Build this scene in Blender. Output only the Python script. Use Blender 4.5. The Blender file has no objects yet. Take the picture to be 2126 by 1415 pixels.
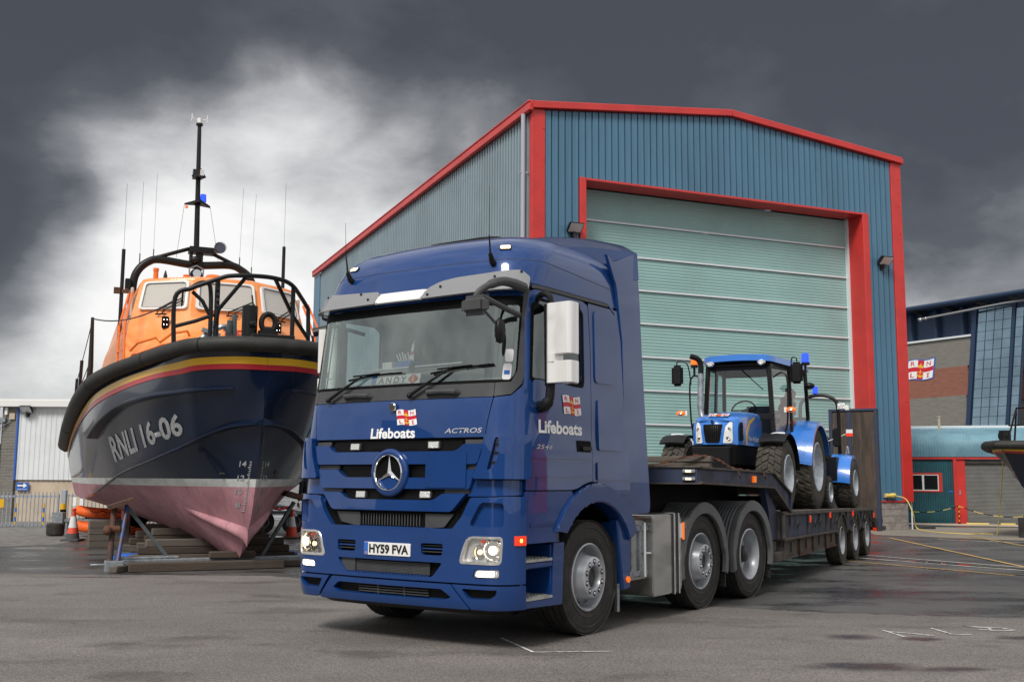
import bpy, bmesh, math, random
from mathutils import Vector, Matrix, Euler
random.seed(7)
S=bpy.context.scene; COL=S.collection; R=math.radians; PI=math.pi
# ---------------------------------------------------------------- camera
cd=bpy.data.cameras.new('camera'); cam=bpy.data.objects.new('camera',cd); COL.objects.link(cam); S.camera=cam
cd.sensor_width=36; cd.lens=2225.5/2126*36; cd.clip_start=.1; cd.clip_end=2000
_p,_r=.1279,.0056
_f=Vector((0,math.cos(_p),math.sin(_p))); _u=Vector((0,-math.sin(_p),math.cos(_p))); _x=Vector((1,0,0))
_rx=_x*math.cos(_r)+_u*math.sin(_r); _uy=-_x*math.sin(_r)+_u*math.cos(_r)
cam.matrix_world=Matrix(((_rx.x,_uy.x,-_f.x,0),(_rx.y,_uy.y,-_f.y,0),(_rx.z,_uy.z,-_f.z,1.408),(0,0,0,1)))
# ---------------------------------------------------------------- render look
S.view_settings.view_transform='Standard'; S.view_settings.look='None'; S.view_settings.gamma=1
S.view_settings.exposure=1.0; S.view_settings.use_curve_mapping=False
# ---------------------------------------------------------------- sky and sun
SUN_EL,SUN_AZ=R(48),R(205)      # azimuth clockwise from +Y
W=bpy.data.worlds.new('World'); S.world=W; W.use_nodes=True
def world():
    nt=W.node_tree; N=nt.nodes; L=nt.links; N.clear()
    def nd(t,**k):
        n=N.new(t)
        for a,b in k.items(): setattr(n,a,b)
        return n
    def lk(a,b): L.new(a,b)
    def m(op,a,b=None,c=None):
        n=nd('ShaderNodeMath',operation=op)
        for i,v in enumerate((a,b,c)):
            if v is None: continue
            if isinstance(v,(int,float)): n.inputs[i].default_value=v
            else: lk(v,n.inputs[i])
        return n.outputs[0]
    out=nd('ShaderNodeOutputWorld'); bg=nd('ShaderNodeBackground'); bg.inputs[1].default_value=.1
    sky=nd('ShaderNodeTexSky',sky_type='NISHITA'); sky.sun_disc=False; sky.sun_elevation=SUN_EL; sky.sun_rotation=SUN_AZ
    tc=nd('ShaderNodeTexCoord'); D=tc.outputs['Generated']
    def noise(sc,det,rough,scale=(1,1,1),dist=0.):
        mp=nd('ShaderNodeMapping'); mp.inputs['Scale'].default_value=scale; lk(D,mp.inputs[0])
        n=nd('ShaderNodeTexNoise'); n.inputs['Scale'].default_value=sc; n.inputs['Detail'].default_value=det; n.inputs['Roughness'].default_value=rough; n.inputs['Distortion'].default_value=dist
        lk(mp.outputs[0],n.inputs['Vector']); return n
    wn=noise(2.6,4,.5)
    v=nd('ShaderNodeVectorMath',operation='SUBTRACT'); lk(wn.outputs['Color'],v.inputs[0]); v.inputs[1].default_value=(.5,.5,.5)
    v2=nd('ShaderNodeVectorMath',operation='SCALE'); lk(v.outputs[0],v2.inputs[0]); v2.inputs['Scale'].default_value=.34
    v3=nd('ShaderNodeVectorMath',operation='ADD'); lk(D,v3.inputs[0]); lk(v2.outputs[0],v3.inputs[1])
    v4=nd('ShaderNodeVectorMath',operation='NORMALIZE'); lk(v3.outputs[0],v4.inputs[0]); DD=v4.outputs[0]
    def lobe(px,py,deg,amp):
        d=(_f*2225.5+_rx*(px-1063)-_uy*(py-707.5)).normalized()
        n=nd('ShaderNodeVectorMath',operation='DOT_PRODUCT'); lk(DD,n.inputs[0]); n.inputs[1].default_value=d
        k=1/(1-math.cos(R(deg)))
        e=m('EXPONENT',m('MULTIPLY',m('SUBTRACT',n.outputs['Value'],1.),k))
        return m('MULTIPLY',e,amp)
    tot=None
    for a in LOBES:
        l=lobe(*a); tot=l if tot is None else m('ADD',tot,l)
    n1=noise(4.6,9,.55,(1,1,1.9),.25); n2=noise(13,8,.62,(1,1,1.7),.35)
    t=m('ADD',tot,m('MULTIPLY',m('SUBTRACT',n1.outputs[0],.5),.95))
    t=m('ADD',t,m('MULTIPLY',m('SUBTRACT',n2.outputs[0],.5),.30))
    t=m('ADD',t,SKYBASE)
    cr=nd('ShaderNodeValToRGB'); lk(t,cr.inputs[0]); e=cr.color_ramp; e.interpolation='LINEAR'
    pts=[(0.,(.066,.069,.081)),(.2,(.098,.101,.114)),(.42,(.24,.243,.255)),(.64,(.53,.53,.54)),(.84,(.80,.80,.795)),(1.,(.97,.965,.95))]
    while len(e.elements)<len(pts): e.elements.new(.5)
    for el,(p,c) in zip(e.elements,pts): el.position=p; el.color=(*c,1)
    ten=nd('ShaderNodeVectorMath',operation='SCALE'); lk(cr.outputs[0],ten.inputs[0]); ten.inputs['Scale'].default_value=5.
    mx=nd('ShaderNodeMix',data_type='RGBA'); mx.inputs[0].default_value=.97; lk(sky.outputs[0],mx.inputs[6]); lk(ten.outputs[0],mx.inputs[7])
    lk(mx.outputs[2],bg.inputs[0]); lk(bg.outputs[0],out.inputs[0])
# cloud masses: direction (given as image position), angular size, brightness
LOBES=[(470,390,9,.42),(640,230,4,.14),(600,560,7,.12),(330,640,5,.06),(60,700,7,-.20),(-10,400,5.0,-.54),(255,365,1.9,-.30),(20,600,3.,-.10),(100,20,9,-.80),(640,-40,8,-.50),(1020,60,8,-.54),(1550,40,12,-.62),(2150,250,12,-.62),(2050,600,5,.10)]
SKYBASE=.74
world()
sd=bpy.data.lights.new('sun','SUN'); sun=bpy.data.objects.new('sun',sd); COL.objects.link(sun)
sd.energy=1.5; sd.angle=R(18); sd.color=(1,.96,.9)
_sv=Vector((math.sin(SUN_AZ)*math.cos(SUN_EL),math.cos(SUN_AZ)*math.cos(SUN_EL),math.sin(SUN_EL)))
sun.rotation_euler=_sv.to_track_quat('Z','Y').to_euler()
# ---------------------------------------------------------------- materials
M={}
def mat(name,col=(.5,.5,.5),rough=.5,metal=0.,coat=0.,var=0.,vs=3.,bump=0.,bs=40.,spec=.5,emit=None,es=1.,col2=None,stretch=(1,1,1),mask=(.45,.6),det=6,rvar=0.,streak=0.,scol=None,crough=.06,bdist=.02):
    m=bpy.data.materials.new(name); m.use_nodes=True; nt=m.node_tree; N=nt.nodes; L=nt.links; p=N['Principled BSDF']
    p.inputs['Base Color'].default_value=(*col,1); p.inputs['Roughness'].default_value=rough; p.inputs['Metallic'].default_value=metal
    p.inputs['Coat Weight'].default_value=coat; p.inputs['Coat Roughness'].default_value=crough; p.inputs['Specular IOR Level'].default_value=spec
    tc=N.new('ShaderNodeTexCoord'); mp=N.new('ShaderNodeMapping'); mp.inputs['Scale'].default_value=stretch; L.new(tc.outputs['Object'],mp.inputs[0])
    def noise(sc,d=6,r=.6,v=None):
        n=N.new('ShaderNodeTexNoise'); n.inputs['Scale'].default_value=sc; n.inputs['Detail'].default_value=d; n.inputs['Roughness'].default_value=r; L.new(v or mp.outputs[0],n.inputs['Vector']); return n
    cur=None
    if col2 is not None or var>0:
        n=noise(vs,det); cr=N.new('ShaderNodeMapRange'); L.new(n.outputs[0],cr.inputs[0]); cr.inputs[1].default_value=mask[0]; cr.inputs[2].default_value=mask[1]
        mx=N.new('ShaderNodeMix'); mx.data_type='RGBA'; L.new(cr.outputs[0],mx.inputs[0]); mx.inputs[6].default_value=(*col,1)
        c2=col2 if col2 is not None else tuple(c*(1-var) for c in col); mx.inputs[7].default_value=(*c2,1); cur=mx.outputs[2]
        if rvar:
            mr=N.new('ShaderNodeMapRange'); L.new(n.outputs[0],mr.inputs[0]); mr.inputs[1].default_value=mask[0]; mr.inputs[2].default_value=mask[1]; mr.inputs[3].default_value=rough; mr.inputs[4].default_value=max(.02,min(1,rough+rvar)); L.new(mr.outputs[0],p.inputs['Roughness'])
    if streak:
        mp2=N.new('ShaderNodeMapping'); mp2.inputs['Scale'].default_value=(9,9,.5); L.new(tc.outputs['Object'],mp2.inputs[0])
        n=noise(1.5,7,.65,mp2.outputs[0]); cr=N.new('ShaderNodeMapRange'); L.new(n.outputs[0],cr.inputs[0]); cr.inputs[1].default_value=.48; cr.inputs[2].default_value=.75; cr.inputs[4].default_value=streak
        mx=N.new('ShaderNodeMix'); mx.data_type='RGBA'; L.new(cr.outputs[0],mx.inputs[0]); mx.inputs[6].default_value=(*col,1)
        if cur: L.new(cur,mx.inputs[6])
        mx.inputs[7].default_value=(*(scol or (.09,.075,.06)),1); cur=mx.outputs[2]
    if cur: L.new(cur,p.inputs['Base Color'])
    if bump:
        n=noise(bs,4); b=N.new('ShaderNodeBump'); b.inputs['Strength'].default_value=bump; b.inputs['Distance'].default_value=bdist; L.new(n.outputs[0],b.inputs['Height']); L.new(b.outputs[0],p.inputs['Normal'])
    if emit: p.inputs['Emission Color'].default_value=(*emit,1); p.inputs['Emission Strength'].default_value=es
    M[name]=m; return m
def glass(name,tint=(.8,.9,.88),refl=1.6,base=.0,rough=.0,gcol=(1,1,1)):
    m=bpy.data.materials.new(name); m.use_nodes=True; nt=m.node_tree; N=nt.nodes; L=nt.links; N.clear()
    o=N.new('ShaderNodeOutputMaterial'); t=N.new('ShaderNodeBsdfTransparent'); t.inputs[0].default_value=(*tint,1)
    g=N.new('ShaderNodeBsdfGlossy'); g.inputs['Roughness'].default_value=rough; g.inputs[0].default_value=(*gcol,1)
    f=N.new('ShaderNodeFresnel'); f.inputs[0].default_value=refl
    a=N.new('ShaderNodeMath'); a.operation='ADD'; a.use_clamp=True; L.new(f.outputs[0],a.inputs[0]); a.inputs[1].default_value=base
    x=N.new('ShaderNodeMixShader'); L.new(a.outputs[0],x.inputs[0]); L.new(t.outputs[0],x.inputs[1]); L.new(g.outputs[0],x.inputs[2]); L.new(x.outputs[0],o.inputs[0])
    M[name]=m; return m
mat('truck_blue',(.007,.046,.19),.35,.10,1.,var=.10,vs=1.5,crough=.015,bump=.05,bs=1.3,bdist=.03,spec=.2)
M['truck_blue'].node_tree.nodes['Principled BSDF'].inputs['Coat IOR'].default_value=1.5
mat('boat_navy',(.003,.010,.032),.3,0,.55,var=.15,vs=1.2,bump=.03,bs=2.5,bdist=.03,spec=.25)
mat('antifoul',(.50,.245,.275),.6,var=.4,vs=1.8,col2=(.37,.17,.20),streak=.5,scol=(.15,.08,.08),bump=.2,bs=8,mask=(.4,.62))
mat('white_band',(.62,.64,.62),.5,var=.2)
mat('yellow_paint',(.75,.42,.01),.4,coat=.3); mat('red_paint',(.42,.015,.025),.4,coat=.3)
mat('black_rubber',(.017,.017,.016),.62,var=.4,vs=4,bump=.15,bs=50,col2=(.04,.038,.034),mask=(.5,.8))
mat('tyre_rubber',(.02,.019,.018),.75,var=.3,vs=9,col2=(.035,.03,.027),bump=.3,bs=60)
mat('dusty_tyre',(.038,.034,.028),.85,vs=12,col2=(.085,.075,.058),bump=.4,bs=40,mask=(.42,.68))
mat('black_plastic',(.009,.009,.010),.42,var=.3,spec=.3); mat('matt_black',(.004,.004,.004),.7,spec=.12)
mat('guard_grey',(.115,.12,.125),.5,var=.2,vs=4,bump=.1,bs=60); mat('grey_plastic',(.062,.064,.068),.5,spec=.35,var=.15,vs=6,bump=.1,bs=200); mat('visor_grey',(.23,.235,.245),.3,coat=.5,var=.03)
mat('mesh_black',(.004,.004,.004),.6,spec=.1); mat('chrome',(.85,.85,.86),.06,1.); mat('mirror_shell',(.86,.85,.83),.2,.25,coat=.6); mat('soft_chrome',(.92,.91,.89),.22,.85,var=.06,vs=2,stretch=(6,6,1))
mat('wheel_silver',(.46,.48,.51),.35,.35,coat=.3,var=.15,vs=8); mat('pale_rim',(.55,.60,.65),.4,.3,var=.25,vs=10)
mat('aluminium',(.46,.47,.44),.42,.35,var=.25,vs=6,bump=.1,bs=30); mat('tank_metal',(.52,.52,.50),.24,.8,var=.3,vs=1.5,stretch=(1,1,3)); mat('galv',(.34,.37,.40),.45,.5,var=.3,vs=14)
mat('white_plate',(.82,.82,.80),.35); mat('white_paint',(.78,.78,.76),.35,coat=.2); mat('decal_white',(.85,.85,.85),.4); mat('decal_grey',(.38,.39,.40),.6,var=.3,vs=20)
mat('decal_red',(.6,.012,.03),.4); mat('gold',(.85,.45,.04),.4); mat('decal_blue',(.03,.13,.5),.4); mat('black_ink',(.008,.008,.009),.5)
mat('lamp_lens',(.8,.8,.78),.12,.5,bump=.5,bs=60); mat('bulb_glow',(1,.9,.7),.3,emit=(1,.78,.50),es=4.5); mat('side_glow',(1,.8,.5),.3,emit=(1,.75,.4),es=1.0)
mat('lamp_white',(.9,.9,.85),.3,emit=(1,.88,.68),es=3.2); mat('amber',(.85,.16,.01),.25,coat=.5,emit=(1,.2,.01),es=.25); mat('amber_glow',(1,.35,.05),.3,emit=(1,.36,.04),es=5.)
mat('red_lens',(.6,.03,.01),.25,coat=.5,emit=(1,.06,.01),es=.25); mat('blue_lens',(.01,.06,.75),.2,coat=.6,emit=(.02,.1,1.),es=.35)
mat('hull_orange',(.88,.27,.055),.4,coat=.35,vs=2,col2=(.90,.35,.12)); mat('orange_trim',(.86,.16,.01),.4,coat=.3)
mat('trailer_blue',(.022,.035,.085),.6,vs=5,col2=(.035,.04,.06),streak=.6,scol=(.06,.05,.04),rvar=.2); mat('trailer_dirt',(.065,.058,.052),.85,vs=6,col2=(.11,.09,.07),streak=.55,bump=.3,bs=30)
mat('rust',(.12,.05,.025),.85,vs=9,col2=(.05,.03,.025)); mat('ramp_rust',(.085,.060,.045),.9,vs=3,col2=(.045,.036,.030),stretch=(3,3,.5),bump=.5,bs=30,streak=.6,scol=(.12,.085,.06)); mat('steel_dark',(.06,.06,.06),.5,.4,var=.4)
mat('tractor_blue',(.035,.20,.66),.3,0,.7,var=.1); mat('cladding_blue',(.078,.185,.285),.42,var=.14,vs=.6,stretch=(1,1,.3),coat=.1,streak=.22,scol=(.04,.085,.13))
mat('cladding_side',(.25,.33,.37),.35,.25,var=.12,vs=.5); mat('hall_red',(.60,.035,.03),.45,coat=.15,var=.12,vs=1.5,streak=.12,scol=(.3,.05,.04))
mat('door_teal',(.30,.485,.465),.45,var=.1,vs=.4,bump=.03,bs=60); mat('door_rail',(.68,.72,.74),.4); mat('gutter_grey',(.38,.40,.46),.5)
mat('concrete_block',(.30,.27,.25),.9,vs=5,col2=(.22,.2,.185),bump=.4,bs=25); mat('shed_teal',(.018,.095,.12),.5,var=.2,vs=3); mat('shed_roof',(.17,.34,.42),.5,vs=1.2,col2=(.13,.27,.35),streak=.15,scol=(.22,.2,.1),stretch=(1,1,1))
mat('shutter_grey',(.20,.205,.20),.5,.2,var=.15,vs=2); mat('ground_stain',(.03,.028,.03),.55)
mat('wood_old',(.075,.055,.042),.85,vs=4,col2=(.06,.045,.035),stretch=(.5,6,6),bump=.5,bs=18); mat('wood_grey',(.12,.10,.082),.85,vs=4,col2=(.12,.1,.085),stretch=(.4,5,5),bump=.5,bs=18)
mat('prop_grey',(.10,.125,.13),.5,var=.3,vs=8); mat('prop_blue',(.02,.06,.22),.5,vs=6,col2=(.08,.04,.03)); mat('prop_rust',(.10,.045,.03),.8,vs=8,col2=(.04,.03,.03))
mat('cable_yellow',(.75,.58,.14),.5); mat('line_yellow',(.55,.34,.11),.8,vs=8,col2=(.32,.22,.10),mask=(.35,.75)); mat('line_white',(.62,.6,.57),.8,vs=6,col2=(.26,.25,.24),mask=(.4,.72)); mat('chalk',(.72,.71,.70),.9,vs=14,col2=(.30,.285,.28),mask=(.42,.62))
mat('brick_grey',(.21,.20,.18),.9,vs=1.5,col2=(.17,.16,.145),stretch=(1,1,9)); mat('cream_wall',(.56,.46,.35),.8,var=.18,vs=1.2); mat('white_clad',(.72,.75,.76),.5,var=.07,vs=1.0,streak=.08,scol=(.3,.32,.2))
mat('palisade',(.36,.40,.45),.5,.15,var=.2,vs=5); mat('cone_red',(.75,.08,.04),.5,var=.25,vs=6); mat('cone_white',(.7,.7,.7),.4,var=.15); mat('cone_base',(.07,.07,.07),.8)
mat('rib_orange',(.85,.13,.01),.45,var=.1); mat('skin',(.48,.27,.2),.5); mat('hair',(.10,.07,.05),.8); mat('dark_cloth',(.012,.016,.032),.85,bump=.3,bs=30); mat('shirt_blue',(.02,.03,.08),.8)
mat('dash_grey',(.26,.30,.30),.6); mat('cab_lining',(.48,.52,.50),.8); mat('seat_cloth',(.07,.09,.13),.9); mat('slate',(.30,.31,.30),.8); mat('mottled_orange',(.55,.13,.04),.8,vs=14,col2=(.25,.07,.03),bump=.6,bs=20)
mat('navy_metal',(.025,.05,.105),.4,.3); mat('silver_tube',(.5,.5,.5),.3,.7); mat('headlining',(.02,.035,.02),.7)
glass('windscreen',(.95,.98,.97),1.6,.19,gcol=(.85,.96,.92)); glass('side_glass',(.70,.80,.77),1.6,.10,gcol=(.9,1,.97)); glass('tractor_glass',(.90,.97,.95),1.45,.03); glass('lamp_glass',(.9,.9,.9),1.45,.03)
glass('boat_glass',(.12,.12,.11),2.0,.45,.04,gcol=(.95,.94,.9))
mat('tower_glass',(.24,.35,.43),.05,.8,coat=.5,var=.25,vs=.35); mat('dark_glass',(.015,.02,.022),.05,.3,coat=.5)
# ---------------------------------------------------------------- mesh collector
def frame_from(a,b):
    d=(Vector(b)-Vector(a)); L=d.length; d.normalize(); up=Vector((0,0,1)) if abs(d.z)<.95 else Vector((1,0,0))
    x=d.cross(up).normalized(); y=x.cross(d); return d,x,y,L
class B:
    def __init__(s): s.v=[]; s.f=[]
    def add(s,V,F):
        o=len(s.v); s.v+=[tuple(v) for v in V]; s.f+=[tuple(i+o for i in f) for f in F]; return s
    def box(s,x0,x1,y0,y1,z0,z1,rot=None,piv=None):
        V=[Vector((x,y,z)) for z in (z0,z1) for y in (y0,y1) for x in (x0,x1)]
        if rot is not None:
            c=Vector(piv) if piv else Vector(((x0+x1)/2,(y0+y1)/2,(z0+z1)/2)); m=Euler(rot).to_matrix(); V=[c+m@(v-c) for v in V]
        return s.add(V,[(0,2,3,1),(4,5,7,6),(0,1,5,4),(2,6,7,3),(0,4,6,2),(1,3,7,5)])
    def bar(s,a,b,w,h=None,up=None):
        h=h or w; d,x,y,L=frame_from(a,b); a=Vector(a);b=Vector(b)
        if up is not None:
            y=Vector(up)-d*Vector(up).dot(d); y.normalize(); x=d.cross(y)
        V=[p+x*(i*w/2)+y*(j*h/2) for p in (a,b) for (i,j) in ((-1,-1),(1,-1),(1,1),(-1,1))]
        return s.add(V,[(3,2,1,0),(4,5,6,7),(0,1,5,4),(1,2,6,5),(2,3,7,6),(3,0,4,7)])
    def tube(s,P,r,n=8,cap=True,closed=False):
        P=[Vector(p) for p in P]; K=len(P); rr=r if isinstance(r,(list,tuple)) else [r]*K
        T=[]
        for i in range(K):
            a=P[i-1] if (i>0 or closed) else P[i]; b=P[(i+1)%K] if (i<K-1 or closed) else P[i]; T.append((b-a).normalized())
        up=Vector((0,0,1)) if abs(T[0].z)<.9 else Vector((1,0,0)); x=T[0].cross(up).normalized(); o=len(s.v)
        for i in range(K):
            x=(x-T[i]*x.dot(T[i])).normalized(); y=T[i].cross(x)
            for k in range(n): a=2*PI*k/n; s.v.append(tuple(P[i]+(x*math.cos(a)+y*math.sin(a))*rr[i]))
        for i in range(K if closed else K-1):
            j=(i+1)%K
            for k in range(n): q=(k+1)%n; s.f.append((o+i*n+k,o+i*n+q,o+j*n+q,o+j*n+k))
        if cap and not closed: s.f.append(tuple(o+k for k in reversed(range(n)))); s.f.append(tuple(o+(K-1)*n+k for k in range(n)))
        return s
    def cyl(s,a,b,r0,r1=None,n=16): return s.tube([a,b],[r0,r0 if r1 is None else r1],n)
    def lathe(s,prof,c=(0,0,0),ax=0,n=40,close=False,cap=True):
        # prof: (radius, position along axis)
        o=len(s.v); K=len(prof); c=Vector(c)
        for (r,h) in prof:
            for k in range(n):
                a=2*PI*k/n; q=[0,0,0]; q[ax]=h; q[(ax+1)%3]=r*math.cos(a); q[(ax+2)%3]=r*math.sin(a); s.v.append(tuple(c+Vector(q)))
        for i in range(K-1+(1 if close else 0)):
            j=(i+1)%K
            for k in range(n): q=(k+1)%n; s.f.append((o+i*n+k,o+j*n+k,o+j*n+q,o+i*n+q))
        if not close and cap:
            if prof[0][0]>1e-4: s.f.append(tuple(o+k for k in range(n)))
            if prof[-1][0]>1e-4: s.f.append(tuple(o+(K-1)*n+k for k in reversed(range(n))))
        return s
    def sph(s,c,r,n=12,m=8,sc=(1,1,1)):
        o=len(s.v); c=Vector(c)
        for i in range(m+1):
            t=PI*i/m
            for k in range(n): a=2*PI*k/n; s.v.append((c.x+r*sc[0]*math.sin(t)*math.cos(a),c.y+r*sc[1]*math.sin(t)*math.sin(a),c.z+r*sc[2]*math.cos(t)))
        for i in range(m):
            for k in range(n): q=(k+1)%n; s.f.append((o+i*n+k,o+(i+1)*n+k,o+(i+1)*n+q,o+i*n+q))
        return s
    def grid(s,fn,nu,nv,cu=False):
        o=len(s.v)
        for j in range(nv+1):
            for i in range(nu+(0 if cu else 1)): s.v.append(tuple(fn(i/nu,j/nv)))
        w=nu+(0 if cu else 1)
        for j in range(nv):
            for i in range(nu): q=(i+1)%w; s.f.append((o+j*w+i,o+j*w+q,o+(j+1)*w+q,o+(j+1)*w+i))
        return s
    def prism(s,poly,ax,a0,a1):
        # poly in the two other axes (in cyclic order ax+1, ax+2)
        n=len(poly); V=[]
        for h in (a0,a1):
            for (p,q) in poly: w=[0,0,0]; w[ax]=h; w[(ax+1)%3]=p; w[(ax+2)%3]=q; V.append(w)
        F=[tuple(reversed(range(n))),tuple(range(n,2*n))]+[(i,(i+1)%n,n+(i+1)%n,n+i) for i in range(n)]
        return s.add(V,F)
    def mirror(s,ax=0):
        V=[tuple(-c if i==ax else c for i,c in enumerate(v)) for v in s.v]; o=len(s.v); F=[tuple(reversed(f)) for f in s.f]
        s.v+=V; s.f+=[tuple(i+o for i in f) for f in F]; return s
    def mir(s,ax=0):
        s.v=[tuple(-c if i==ax else c for i,c in enumerate(v)) for v in s.v]; s.f=[tuple(reversed(f)) for f in s.f]; return s
def finish(me,smooth=True,ang=35):
    if smooth:
        me.polygons.foreach_set('use_smooth',[True]*len(me.polygons)); me.set_sharp_from_angle(angle=R(ang))
    me.update()
def link(o,parent=None):
    COL.objects.link(o)
    if parent is not None: o.parent=parent
    return o
def part(name,b,m,parent=None,bevel=0,ang=35,recalc=True,label=None,kind=None,seg=1,loc=None):
    me=bpy.data.meshes.new(name); me.from_pydata(b.v,[],b.f)
    if bevel or recalc:
        bm=bmesh.new(); bm.from_mesh(me)
        if recalc: bmesh.ops.recalc_face_normals(bm,faces=bm.faces)
        if bevel:
            ed=[e for e in bm.edges if len(e.link_faces)==2 and e.calc_face_angle(0)>R(30)]
            bmesh.ops.bevel(bm,geom=ed,offset=bevel,segments=seg,affect='EDGES',clamp_overlap=True)
        bm.to_mesh(me); bm.free()
    me.materials.append(M[m] if isinstance(m,str) else m); finish(me,True,ang)
    o=link(bpy.data.objects.new(name,me),parent)
    if loc: o.location=loc
    if label: o['label']=label
    if kind: o['kind']=kind
    return o
def tag(o,label=None,cat=None,group=None,kind=None):
    for k,v in (('label',label),('category',cat),('group',group),('kind',kind)):
        if v: o[k]=v
    return o
def thing(name,label,cat,loc=(0,0,0),rot=0.,group=None):
    o=link(bpy.data.objects.new(name,None)); o.location=loc; o.rotation_euler=(0,0,rot); o.empty_display_size=.2
    return tag(o,label,cat,group)
def copy_tree(o,parent=None):
    c=o.copy(); COL.objects.link(c)
    if parent is not None: c.parent=parent
    for ch in list(o.children): copy_tree(ch,c)
    return c
def dup(o,loc=None,rot=None,label=None,group=None,parent=None):
    c=copy_tree(o,parent)
    if loc is not None: c.location=loc
    if rot is not None: c.rotation_euler=(0,0,rot)
    return tag(c,label,None,group)
# polygon with holes, cut to a grid, given thickness, mapped onto any surface (u,v,w)->xyz
def rp(pts,r,n=3):
    out=[]; K=len(pts)
    for i in range(K):
        p=Vector(pts[i]).to_2d(); a=(Vector(pts[i-1]).to_2d()-p); b=(Vector(pts[(i+1)%K]).to_2d()-p)
        ri=r[i] if isinstance(r,(list,tuple)) else r
        ri=min(ri,a.length*.45,b.length*.45)
        if ri<=1e-4: out.append(tuple(p)); continue
        A=p+a.normalized()*ri; Bq=p+b.normalized()*ri
        for k in range(n+1): t=k/n; out.append(tuple(A*(1-t)**2+p*2*t*(1-t)+Bq*t*t))
    return out
def rect(x0,x1,z0,z1,r=0,n=3): return rp([(x0,z0),(x1,z0),(x1,z1),(x0,z1)],r,n) if r else [(x0,z0),(x1,z0),(x1,z1),(x0,z1)]
def pp(name,outer,m,parent,mp,off=0.,depth=.02,holes=(),cu=0,cv=0,bevel=0,ang=35,label=None,kind=None):
    bm=bmesh.new()
    for lp in [outer]+list(holes):
        vs=[bm.verts.new((p[0],p[1],0)) for p in lp]
        for i in range(len(vs)): bm.edges.new((vs[i-1],vs[i]))
    if holes: bmesh.ops.triangle_fill(bm,use_beauty=True,use_dissolve=False,edges=bm.edges[:])
    else: bm.faces.new(bm.verts[:])
    if holes: bmesh.ops.dissolve_limit(bm,angle_limit=.01,verts=bm.verts,edges=bm.edges,delimit=set())
    xs=[p[0] for p in outer]; ys=[p[1] for p in outer]
    if not holes and len(outer)>4: pass
    if cu:
        k=math.floor(min(xs)/cu)+1
        while k*cu<max(xs)-1e-4: bmesh.ops.bisect_plane(bm,geom=bm.verts[:]+bm.edges[:]+bm.faces[:],plane_co=(k*cu,0,0),plane_no=(1,0,0)); k+=1
    if cv:
        k=math.floor(min(ys)/cv)+1
        while k*cv<max(ys)-1e-4: bmesh.ops.bisect_plane(bm,geom=bm.verts[:]+bm.edges[:]+bm.faces[:],plane_co=(0,k*cv,0),plane_no=(0,1,0)); k+=1
    bmesh.ops.triangulate(bm,faces=[f for f in bm.faces if len(f.verts)>4])
    if depth:
        fs=bm.faces[:]; r=bmesh.ops.extrude_face_region(bm,geom=fs)
        for e in r['geom']:
            if isinstance(e,bmesh.types.BMVert): e.co.z=-depth
        if bevel:
            ed=[e for e in bm.edges if len(e.link_faces)==2 and all(abs(v.co.z)<1e-6 for v in e.verts) and any(abs(f.normal.z)<.5 or any(v.co.z<-1e-5 for v in f.verts) for f in e.link_faces)]
            bmesh.ops.bevel(bm,geom=ed,offset=bevel,segments=2,affect='EDGES',clamp_overlap=True)
    for v in bm.verts: v.co=mp(v.co.x,v.co.y,off+v.co.z)
    bmesh.ops.recalc_face_normals(bm,faces=bm.faces)
    me=bpy.data.meshes.new(name); bm.to_mesh(me); bm.free(); me.materials.append(M[m] if isinstance(m,str) else m); finish(me,True,ang)
    o=link(bpy.data.objects.new(name,me),parent)
    if label: o['label']=label
    if kind: o['kind']=kind
    return o
def txt(name,s,m,parent,mp,u0,v0,w,h,off=.003,ext=.0015,bold=.0,shear=0.,cut=0,sx=1.):
    cu=bpy.data.curves.new('t','FONT'); cu.body=s; cu.size=1; cu.offset=bold; cu.shear=shear; cu.resolution_u=3; cu.fill_mode='FRONT'
    o=bpy.data.objects.new('t',cu); COL.objects.link(o); bpy.context.view_layer.update()
    me=bpy.data.meshes.new_from_object(o.evaluated_get(bpy.context.evaluated_depsgraph_get())); bpy.data.objects.remove(o)
    X=[v.co.x for v in me.vertices]; Y=[v.co.y for v in me.vertices]; x0,x1,y0,y1=min(X),max(X),min(Y),max(Y)
    bm=bmesh.new(); bm.from_mesh(me)
    for v in bm.verts: v.co=Vector(((v.co.x-x0)/(x1-x0)*w,(v.co.y-y0)/(y1-y0)*h,0))
    bmesh.ops.remove_doubles(bm,verts=bm.verts,dist=1e-5)
    if cut:
        for ax,mx in ((0,w),(1,h)):
            k=1
            while k*cut<mx:
                co=[0,0,0]; no=[0,0,0]; co[ax]=k*cut; no[ax]=1; bmesh.ops.bisect_plane(bm,geom=bm.verts[:]+bm.edges[:]+bm.faces[:],plane_co=co,plane_no=no); k+=1
    for v in bm.verts: v.co=mp(u0+v.co.x,v0+v.co.y,off)
    bm.to_mesh(me); bm.free(); me.name=name; me.materials.clear(); me.materials.append(M[m]); me.update()
    return link(bpy.data.objects.new(name,me),parent)
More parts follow.
